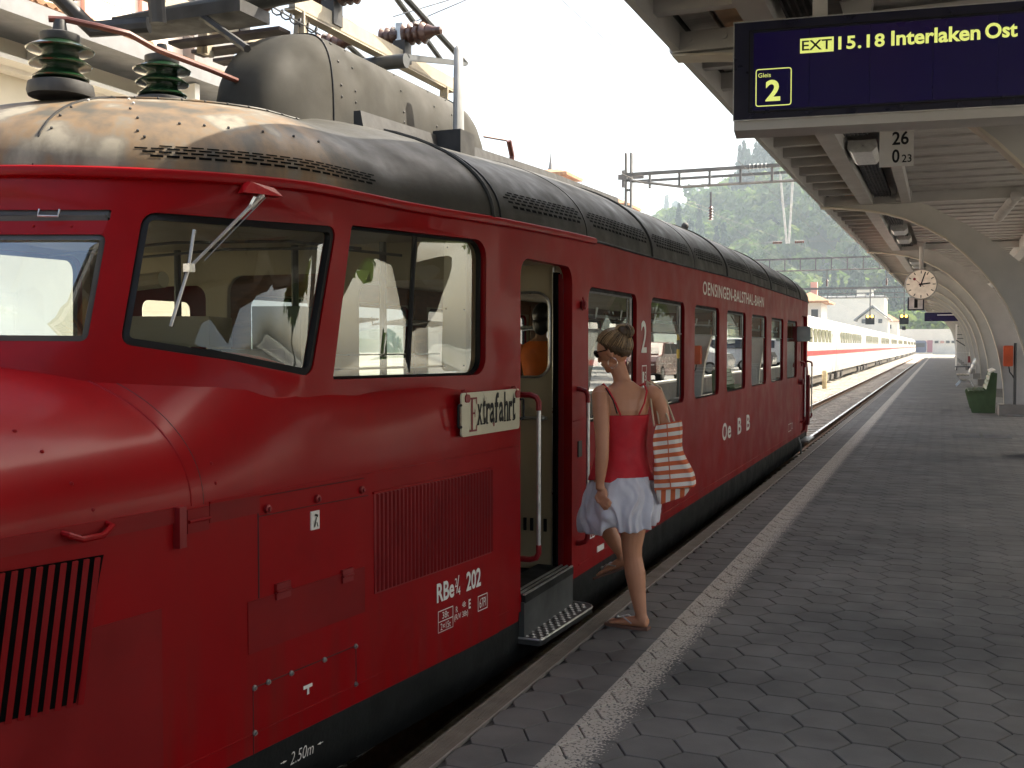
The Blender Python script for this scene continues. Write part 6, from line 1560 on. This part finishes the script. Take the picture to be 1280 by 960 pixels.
# ------------------------------------------------------------ buildings
PLA = mat('sunlit_cream_plaster', (.58, .52, .40), .9, var=.06, scale=.7, bump=.15, bscale=30)
PLW = mat('white_plaster', (.72, .68, .60), .9, var=.05, scale=.5)
PINK = mat('pink_plaster', (.62, .36, .30), .9, var=.08, scale=.6)
TILE = mat('clay_roof_tile', (.42, .22, .12), .85, var=.3, scale=4)
RIMD = mat('dark_window', (.05, .055, .06), .2)
GRIM = mat('grey_painted_timber', (.20, .20, .20), .7, var=.15, scale=3)
def house(name, x0, x1, y0, y1, z1, wall, roof, lab, hip=2.0, over=.5, wins=(), chim=None):
    t = thing(name, ((x0 + x1) / 2, (y0 + y1) / 2, -1), lab, 'building')
    mb = MB(); mb.ab((x0, y0, -1), (x1, y1, z1)); part('wall', mb, wall, t, smooth=False)
    mb = MB(); a = over; cxm = (x0 + x1) / 2; cym = (y0 + y1) / 2; rx = max(0, (x1 - x0) / 2 - hip * 1.3); ry = max(0, (y1 - y0) / 2 - hip * 1.3)
    b = [(x0 - a, y0 - a, z1), (x1 + a, y0 - a, z1), (x1 + a, y1 + a, z1), (x0 - a, y1 + a, z1)]; b2 = [(p[0], p[1], z1 + .2) for p in b]
    tp = [(cxm - rx, cym - ry, z1 + .2 + hip), (cxm + rx, cym - ry, z1 + .2 + hip), (cxm + rx, cym + ry, z1 + .2 + hip), (cxm - rx, cym + ry, z1 + .2 + hip)]
    mb.add(b + b2 + tp, [(0, 3, 2, 1)] + [(i, (i + 1) % 4, 4 + (i + 1) % 4, 4 + i) for i in range(4)] + [(4 + i, 4 + (i + 1) % 4, 8 + (i + 1) % 4, 8 + i) for i in range(4)] + [(8, 9, 10, 11)]); rf_ = part('roof', mb, roof, t, smooth=False)
    if chim: mb = MB(); mb.ab((chim[0] - .35, chim[1] - .35, z1), (chim[0] + .35, chim[1] + .35, chim[2])); part('chimney', mb, PINK, rf_, smooth=False)
    for side, u, z in wins:
        mb = MB(); 
        if side == 'S': mb.ab((u - .45, y0 - .06, z), (u + .45, y0 + .02, z + 1.3))
        else: mb.ab((x1 - .02, u - .45, z), (x1 + .06, u + .45, z + 1.3))
        w = part('window', mb, PLW, t, smooth=False); mb = MB()
        if side == 'S': mb.ab((u - .36, y0 - .08, z + .1), (u + .36, y0 - .055, z + 1.2))
        else: mb.ab((x1 + .055, u - .36, z + .1), (x1 + .08, u + .36, z + 1.2))
        part('pane', mb, RIMD, w, smooth=False)
    return t
# near station building on the far left
SB = thing('station_building', (-18, 5, -1), 'cream station building with grey eaves and tiled roof across the tracks', 'building')
mb = MB(); mb.ab((-26, -12, -1), (-14.6, 18.6, 6.75)); part('wall', mb, PLA, SB, smooth=False)
mb = MB(); mb.ab((-14.65, -12, 6.15), (-14.35, 18.8, 6.22)); mb.ab((-14.65, -12, 6.22), (-14.0, 18.9, 6.30)); part('cornice', mb, PLW, SB, smooth=False)
mb = MB(); mb.prism([(-14.0, 6.75), (-13.3, 6.72), (-13.3, 7.0), (-14.4, 7.05), (-26, 9.5), (-26, 6.7)], -13, 19.6); rfb = part('roof', mb, GRIM, SB, smooth=False)
for i in range(10):
    y_ = -11 + i * 3.1; mb = MB(); mb.ab((-14.55, y_, 6.40), (-13.5, y_ + .14, 6.70)); part('eaves_bracket', mb, PLW, SB, smooth=False)
for i in range(30):
    for j in range(3):
        y_ = 9.4 + i * .21; mb = MB(); mb.tube([(-13.35 - j * .55, y_, 7.08 + j * .16), (-13.95 - j * .55, y_, 7.24 + j * .16)], [(.10, .045), (.115, .05)], 6); part('roof_tile', mb, TILE, rfb, smooth=False)
mb = MB(); mb.prism([(-13.4, 7.02), (-13.4, 7.10), (-18, 8.5), (-18, 8.4)], 7.5, 19.4); part('tile_bed', mb, TILE, rfb, smooth=False)
mb = MB(); mb.ab((-19, 13.4, 7.0), (-14.6, 19.0, 12.0)); dm = part('dormer', mb, PLW, SB, smooth=False)
for y_ in (15.1, 16.6, 18.0):
    mb = MB(); mb.ab((-14.62, y_, 7.6), (-14.5, y_ + .24, 10.5)); part('dormer_post', mb, PINK, dm, smooth=False)
mb = MB(); mb.ab((-14.6, 17.9, 7.2), (-14.3, 19.2, 12.0)); part('dormer_board', mb, GRIM, dm, smooth=False)
mb = MB(); mb.tube([(-13.7, 4, 10.2), (-13.7, 20, 8.0)], .025, 5); solo('feeder_cable', mb, BLACK, 'thin dark cable crossing before the cream building gable', 'cable')
t1 = house('tower_house', -25.9, -23.9, 68, 70.5, 13.1, PINK, TILE, 'square pink tower with red eaves and a thin spire behind the railcar roof', hip=.35, over=.5, wins=(('S', -24.9, 11.3), ('E', 69.2, 11.3)))
mb = MB(); mb.lathe([(.30, 0), (.14, .35), (.05, .9), (.01, 1.5)], (-25.2, 69.3, 13.6), (0, 0, 1), 10); part('spire', mb, GRIM, t1)
house('tower_house', -23.2, -21.3, 74, 76.5, 11.6, PINK, TILE, 'smaller pink turret near the dark mast behind the railcar', hip=.6, over=.5, wins=(('S', -22.4, 9.6),))
mb = MB(); mb.tube([(-21.9, 78, 11), (-21.9, 78, 14.6)], .05, 5); mb.ab((-22.9, 78, 14.2), (-20.9, 78.1, 14.6)); mb.ab((-22.6, 77.95, 13.6), (-22.4, 78.1, 14.9)); solo('roof_antenna', mb, MAST, 'spindly antenna frame behind the smaller pink turret', 'antenna')
house('town_house', -14.6, -11.9, 118, 124, 6.2, PLW, TILE, 'white house with chimney just behind the railcar tail', hip=1.0, over=.8, wins=(('S', -12.6, 4.3),), chim=(-13.0, 121, 8.6))
house('flat_roofed_building', -26, -12.2, 262, 276, 13.0, PLW, GRIM, 'large white flat-topped building below the hillside', hip=.15, over=.3, wins=())
house('roof_apartment', -19.6, -15.9, 279, 284, 15.6, PLW, GRIM, 'small white storey rising behind the flat-topped building', hip=.3, over=.5, wins=(('S', -17.0, 13.7),))
gh = thing('gabled_house', (-13.8, 240, -1), 'white gabled house with dark roof edges over the express train', 'building')
mb = MB(); mb.prism([(-16.6, -1), (-10.4, -1), (-10.4, 7.2), (-13.6, 9.6), (-16.6, 7.2)], 240, 248); part('wall', mb, PLW, gh, smooth=False)
mb = MB(); mb.prism([(-17.4, 6.9), (-13.6, 9.9), (-9.8, 6.9), (-9.8, 7.2), (-13.6, 10.3), (-17.4, 7.2)], 239.2, 249); part('roof', mb, GRIM, gh, smooth=False)
for u in (-15.4, -12.0):
    mb = MB(); mb.ab((u - .4, 239.9, 6.4), (u + .4, 240.05, 7.3)); part('window', mb, RIMD, gh, smooth=False)
for i, (x0, y0, h_) in enumerate(((-10.5, 300, 8.0), (-16, 310, 9.5), (-30, 300, 11))):
    house('town_house', x0 - 5, x0, y0, y0 + 9, h_, PLW, TILE, ['low house with brown tiled roof right of the gable', 'brown-roofed house peeping behind the gable', 'pale house at the foot of the hill, left of the flat-topped one'][i], hip=1.8, wins=(('S', x0 - 2, h_ - 2),))
eb = thing('goods_shed', (-2, 330, -1), 'very pale long building closing the view beyond the platform end', 'building')
mb = MB(); mb.ab((-16, 330, -1), (14, 345, 6.4)); part('wall', mb, PLW, eb, smooth=False)
for i in range(14):
    mb = MB(); mb.ab((-9 + i * 1.5, 329.8, 2.3), (-8 + i * 1.5, 330.02, 3.0)); part('window', mb, GREY if i % 3 else PINK, eb, smooth=False)
van = thing('parked_locomotive', (-6.5, 300, -.5), 'small blue and purple vehicle at the end of the tracks', 'rail vehicle')
mb = MB(); mb.prism(rrect(-7.2, -.3, -3.6, 3.0, .5, 4), 318, 324); part('body', mb, mat('blue_grey_paint', (.08, .10, .18), .4), van); mb = MB(); mb.ab((-6.8, 317.9, 1.2), (-4.0, 318.02, 2.3)); part('windscreen', mb, RIMD, van, smooth=False)
mb = MB(); mb.ab((-3.4, 318, -.3), (-2.0, 322, 3.1)); part('side_cabinet', mb, mat('purple_grey', (.25, .10, .14), .6), van, smooth=False)
# ------------------------------------------------------------ hills and forest
def hnoise(x, y):
    return 6 * np.sin(x * .043 + 1.3) * np.cos(y * .031) + 4 * np.sin(x * .09 + y * .07) + 3 * np.sin(y * .12 - x * .05)
def hz(x, y):
    x = np.asarray(x, float); y = np.asarray(y, float)
    a = 96 * np.exp(-((x - 22) / 92) ** 2 / 2 - ((y - 520) / 95) ** 2 / 2)
    a2 = 34 * np.exp(-((x + 120) / 60) ** 2 / 2 - ((y - 600) / 80) ** 2 / 2)
    b = 190 * np.exp(-((x + 40) / 235) ** 2 / 2 - ((y - 1180) / 250) ** 2 / 2)
    k = np.clip((y - 340) / 80, 0, 1)
    return -1.2 + (a + a2 + b + hnoise(x, y) * .6) * k
xs = np.arange(-700, 420, 14); ys = np.arange(330, 1500, 14); X, Y = np.meshgrid(xs, ys); Z = hz(X, Y); n = len(xs); m = len(ys)
I = np.arange(m * n).reshape(m, n); Fc = np.stack([I[:-1, :-1].ravel(), I[:-1, 1:].ravel(), I[1:, 1:].ravel(), I[1:, :-1].ravel()], 1)
me = bpy.data.meshes.new('hills'); me.from_pydata(np.stack([X.ravel(), Y.ravel(), Z.ravel()], 1).tolist(), [], Fc.tolist()); me.polygons.foreach_set('use_smooth', [True] * len(me.polygons))
me.materials.append(mat('hillside_undergrowth', (.035, .055, .025), .95, var=.4, scale=.05)); prop(link('hills', me), kind='structure')
def foliage_mat(name, cA, cB, cC):
    m = bpy.data.materials.new(name); m.use_nodes = True; nt = m.node_tree; N = nt.nodes; L = nt.links; b = N['Principled BSDF']; b.inputs['Roughness'].default_value = .7; b.inputs['Specular IOR Level'].default_value = .2
    g = N.new('ShaderNodeNewGeometry'); cr = N.new('ShaderNodeValToRGB'); e = cr.color_ramp.elements; e[0].color = (*cA, 1); e[1].color = (*cC, 1); k = e.new(.5); k.color = (*cB, 1)
    n = N.new('ShaderNodeTexNoise'); n.inputs['Scale'].default_value = .06; L.new(g.outputs['Position'], n.inputs['Vector'])
    ma = N.new('ShaderNodeMath'); ma.operation = 'MULTIPLY_ADD'; ma.inputs[1].default_value = .35; L.new(g.outputs['Random Per Island'], ma.inputs[0])
    m2 = N.new('ShaderNodeMapRange'); m2.inputs[1].default_value = .35; m2.inputs[2].default_value = .65; m2.inputs[3].default_value = 0; m2.inputs[4].default_value = .65; L.new(n.outputs[0], m2.inputs[0]); L.new(m2.outputs[0], ma.inputs[2]); L.new(ma.outputs[0], cr.inputs[0])
    tr = N.new('ShaderNodeBsdfTranslucent'); ad = N.new('ShaderNodeMixShader'); ad.inputs[0].default_value = .5; L.new(cr.outputs[0], b.inputs['Base Color']); L.new(cr.outputs[0], tr.inputs[0])
    o = N['Material Output']; L.new(b.outputs[0], ad.inputs[1]); L.new(tr.outputs[0], ad.inputs[2]); L.new(ad.outputs[0], o.inputs[0]); return m
LEAF = foliage_mat('broadleaf_foliage', (.035, .085, .016), (.095, .165, .028), (.18, .225, .045)); CONI = foliage_mat('conifer_foliage', (.018, .040, .030), (.026, .055, .036), (.04, .07, .04))
rng = np.random.RandomState(3)
def crown(nq, kind, q):
    """quad cloud on several lobes; unit crown ~1 wide, returns (nq,4,3)"""
    out = []
    if kind == 'b':
        lob = [(rng.uniform(-.28, .28), rng.uniform(-.28, .28), rng.uniform(.35, .95), rng.uniform(.20, .36)) for _ in range(7)] + [(0, 0, .65, .42)]
        for i in range(nq):
            lx, ly, lz, lr = lob[rng.randint(len(lob))]; d = rng.normal(size=3); d[2] = abs(d[2]) * .9 + d[2] * .3; d /= np.linalg.norm(d); c = np.array([lx, ly, lz]) + d * lr * rng.uniform(.82, 1.06)
            n_ = d + rng.normal(size=3) * .45; out.append((c, n_))
    else:
        for i in range(nq):
            t = rng.uniform(0, 1) ** .8; a = rng.uniform(0, 2 * pi); r = .26 * (1 - t) * (1 + .25 * sin(t * 40)) + .01; c = np.array([r * cos(a), r * sin(a), .12 + 1.5 * t]); out.append((c, np.array([cos(a), sin(a), .35]) + rng.normal(size=3) * .3))
    Q = []
    for c, n_ in out:
        n_ = n_ / np.linalg.norm(n_); u = np.cross(n_, [0, 0, 1.0]); u /= (np.linalg.norm(u) + 1e-6); w = np.cross(n_, u); a = rng.uniform(0, pi); u2 = u * cos(a) + w * sin(a); w2 = -u * sin(a) + w * cos(a); s_ = q * rng.uniform(.6, 1.3)
        Q.append([c - u2 * s_ - w2 * s_ * .7, c + u2 * s_ - w2 * s_ * .6, c + u2 * s_ * .8 + w2 * s_ * .8, c - u2 * s_ * .7 + w2 * s_ * .7])
    return np.array(Q)
def merge_quads(name, blocks, mtl, extra=None):
    V = np.concatenate([b.reshape(-1, 3) for b in blocks]).astype(np.float32); nv = len(V); nf = nv // 4
    me = bpy.data.meshes.new(name); me.vertices.add(nv); me.vertices.foreach_set('co', V.ravel()); me.loops.add(nv); me.loops.foreach_set('vertex_index', np.arange(nv, dtype=np.int32)); me.polygons.add(nf)
    me.polygons.foreach_set('loop_start', np.arange(0, nv, 4, dtype=np.int32)); me.polygons.foreach_set('loop_total', np.full(nf, 4, dtype=np.int32)); me.update(calc_edges=True); me.materials.append(mtl); return me
def forest(name, pts, protos, mtl, smin, smax, zs=1.0):
    bl = []
    for (x, y) in pts:
        P_ = protos[rng.randint(len(protos))]; s_ = rng.uniform(smin, smax); a = rng.uniform(0, 2 * pi); z = float(hz(x, y)); R = np.array([[cos(a), -sin(a), 0], [sin(a), cos(a), 0], [0, 0, 1]]) * s_; R[2, 2] *= zs * rng.uniform(.85, 1.2)
        bl.append(P_ @ R.T + np.array([x, y, z]))
    return prop(link(name, merge_quads(name, bl, mtl)), kind='stuff')
pb = [crown(230, 'b', .085) for _ in range(4)]; pc = [crown(170, 'c', .055) for _ in range(3)]
def scatter(x0, x1, y0, y1, st, ok): 
    out = []
    for x in np.arange(x0, x1, st):
        for y in np.arange(y0, y1, st):
            px_, py_ = x + rng.uniform(-.45, .45) * st, y + rng.uniform(-.45, .45) * st
            r = -px_ / py_
            if -.02 < r < .40 and ok(px_, py_): out.append((px_, py_))
    return out
near = scatter(-190, 12, 350, 540, 6.4, lambda x, y: hz(x, y) > -1 + 1.5)
cmask = lambda p: math.sin(p[0] * .06 + p[1] * .018) * math.cos(p[1] * .027 - p[0] * .02) > .42
forest('forest', [p for p in near if not cmask(p)], pb, LEAF, 8.5, 12.5); forest('forest', [p for p in near if cmask(p)], pc, CONI, 11, 16)
pb2 = [crown(70, 'b', .13) for _ in range(4)]; pc2 = [crown(60, 'c', .09) for _ in range(2)]
mid = scatter(-260, 20, 545, 700, 10, lambda x, y: hz(x, y) > 2); far = scatter(-520, 30, 800, 1180, 13, lambda x, y: hz(x, y) > 25)
forest('forest', mid, pb2, LEAF, 12, 16); forest('forest', [p for p in far if rng.rand() < .8], pb2, LEAF, 16, 22); forest('forest', far[::5], pc2, CONI, 18, 24)
low = scatter(-120, 12, 345, 362, 5.5, lambda x, y: True); forest('forest', low, pb, LEAF, 7, 11)
# ------------------------------------------------------------ what the train windows mirror: parked cars and trees behind the platform
def tree(x, y, h, lab, g='trees behind the car park'):
    t = thing('broadleaf_tree', (x, y, .3), lab, 'tree', g)
    mb = MB(); mb.tube([(x, y, .2), (x + .1, y, h * .3), (x, y + .1, h * .6)], [.22, .16, .08], 8)
    for k in range(4): a = k * 1.7; mb.tube([(x, y, h * .3), (x + cos(a) * h * .12, y + sin(a) * h * .12, h * .5), (x + cos(a) * h * .22, y + sin(a) * h * .22, h * .68)], [.09, .06, .03], 6)
    part('trunk', mb, mat('tree_bark', (.10, .075, .05), .9, var=.3), t)
    Q_ = crown(900, 'b', .050) * np.array([h * .75, h * .75, h * .78]) + np.array([x, y, h * .02 + .3]); o = link('crown', merge_quads('crown', [Q_], LEAF), t)
labs = ['rounded green tree', 'tall loose green tree', 'broad bushy tree', 'slender light green tree', 'dense dark green tree', 'low spreading tree', 'yellow-green tree', 'big leafy tree', 'narrow upright tree', 'small garden tree']
for i, (x, y, h) in enumerate(((14, 12, 9), (12, 29, 9), (10, 35, 7.5), (14, 43, 10), (11, 52, 8), (16, 61, 11), (12, 72, 9), (18, 86, 12), (13, 100, 9), (22, 50, 12), (20, 33, 11))):
    tree(x, y, h, (labs + ['towering old tree'])[i] + ' beyond the parked cars, mirrored in the train windows')
def car(x, y, rz, col, lab, mname, van_=False):
    t = thing('parked_car', (x, y, .3), lab, 'car', 'cars parked behind the platform wall')
    body_p = [(-2.15, .35), (-2.2, .75), (-2.05, .92), (-1.35, .98), (-.75, 1.40), (.75, 1.44), (1.5, 1.02), (2.05, .95), (2.2, .7), (2.15, .3), (1.75, .28), (1.65, .50), (1.15, .50), (1.05, .25), (-1.05, .25), (-1.15, .50), (-1.65, .50), (-1.75, .3)]
    if van_: body_p = [(-2.1, .35), (-2.15, .9), (-2.0, 1.1), (-1.2, 1.15), (-.7, 1.65), (1.9, 1.70), (2.1, 1.1), (2.15, .4), (1.75, .28), (1.65, .50), (1.15, .50), (1.05, .25), (-1.05, .25), (-1.15, .50), (-1.65, .50), (-1.75, .3)]
    R_ = Matrix.Rotation(rz, 3, 'Z'); T_ = lambda u, w, e: Vector((x, y, .3)) + R_ @ Vector((u, e * (1 - .14 * max(0, w - .95) / .5), w))
    m = mat(mname, col, .3, var=.03, coat=.8)
    mb = MB(); secs = [-.86, -.82, .82, .86]; n_ = len(body_p); P_ = []
    for s_ in secs:
        k = .96 if abs(s_) > .84 else 1.0
        P_ += [T_(u * k, .25 + (w - .25) * (.97 if k < 1 else 1), s_) for u, w in body_p]
    fs = [(i * n_ + j, i * n_ + (j + 1) % n_, (i + 1) * n_ + (j + 1) % n_, (i + 1) * n_ + j) for i in range(3) for j in range(n_)] + [tuple(range(n_)), tuple(range(3 * n_, 4 * n_))]
    mb.add(P_, fs); part('car_body', mb, m, t, angle=30)
    zt = 1.36 if not van_ else 1.6; zb = 1.0 if not van_ else 1.15; f0 = -1.25 if not van_ else -1.1; r1 = 1.4 if not van_ else 1.9
    for s_ in (-1, 1):
        for a, b in ((f0 + .1, -.05), (.05, r1 - .35)):
            mb = MB(); mb.add([T_(a, zb, s_ * .865), T_(b, zb, s_ * .865), T_(b, zt, s_ * .87), T_(max(a, -.62), zt, s_ * .87)], [(0, 1, 2, 3)]); part('side_window', mb, RIMD, t, smooth=False)
    for a, b, nm in (((f0 - .08, zb), (-.72, zt), 'windscreen'), ((r1 + .08, zb), (.80 if not van_ else 1.92, zt), 'rear_window')):
        d = -.02 if nm == 'windscreen' else .02
        mb = MB(); mb.add([T_(a[0] + d, a[1] + .02, -.70), T_(a[0] + d, a[1] + .02, .70), T_(b[0] + d, b[1] + .02, .64), T_(b[0] + d, b[1] + .02, -.64)], [(0, 1, 2, 3)]); part(nm, mb, RIMD, t, smooth=False)
    for u in (-1.4, 1.4):
        for s_ in (-1, 1):
            c = T_(u, .32, s_ * .76); ax = R_ @ Vector((0, s_, 0)); mb = MB(); mb.lathe([(.0, -.1), (.31, -.1), (.32, 0), (.28, .1), (.0, .1)], c, ax, 20); w = part('wheel', mb, BLACK, t); mb = MB(); mb.lathe([(.0, .10), (.20, .10), (.20, .115), (.0, .125)], c, ax, 12); part('rim', mb, STEEL, w)
    for s_ in (-.6, .6):
        mb = MB(); mb.add([T_(-2.20, .62, s_ - .16), T_(-2.20, .62, s_ + .16), T_(-2.16, .78, s_ + .16), T_(-2.16, .78, s_ - .16)], [(0, 1, 2, 3)]); part('headlight', mb, WHITE, t, smooth=False)
    mb = MB(); mb.ab
car(5.6, 37.6, pi / 2, (.13, .030, .022), 'dark red saloon parked beyond the low wall, mirrored in a train window', 'dark_red_car_paint')
car(6.3, 54.5, pi, (.70, .70, .72), 'white car facing the platform wall', 'white_car_paint', True)
car(6.2, 58.2, pi, (.10, .11, .13), 'dark grey car beside the white one', 'grey_car_paint')
car(6.6, 66.0, pi, (.75, .75, .76), 'white van-like car farther along the wall', 'white_car_paint', True)
car(6.4, 46.5, pi, (.6, .6, .62), 'silver car between the dark red saloon and the white car', 'silver_car_paint')
car(5.4, 17.0, pi / 2, (.55, .56, .58), 'silver saloon parked nearest along the wall', 'silver_car_paint')
# ------------------------------------------------------------ haze
hzmb = MB(); hzmb.ab((-720, -60, -2.2), (430, 1510, 300)); hm = bpy.data.materials.new('haze_air'); hm.use_nodes = True; nt = hm.node_tree; nt.nodes.clear()
ho = nt.nodes.new('ShaderNodeOutputMaterial'); pv = nt.nodes.new('ShaderNodeVolumePrincipled'); pv.inputs['Color'].default_value = (.74, .89, 1.0, 1); pv.inputs['Density'].default_value = .00055; pv.inputs['Anisotropy'].default_value = .5; nt.links.new(pv.outputs[0], ho.inputs['Volume'])
solo('haze', hzmb, hm, kind='stuff', smooth=False)
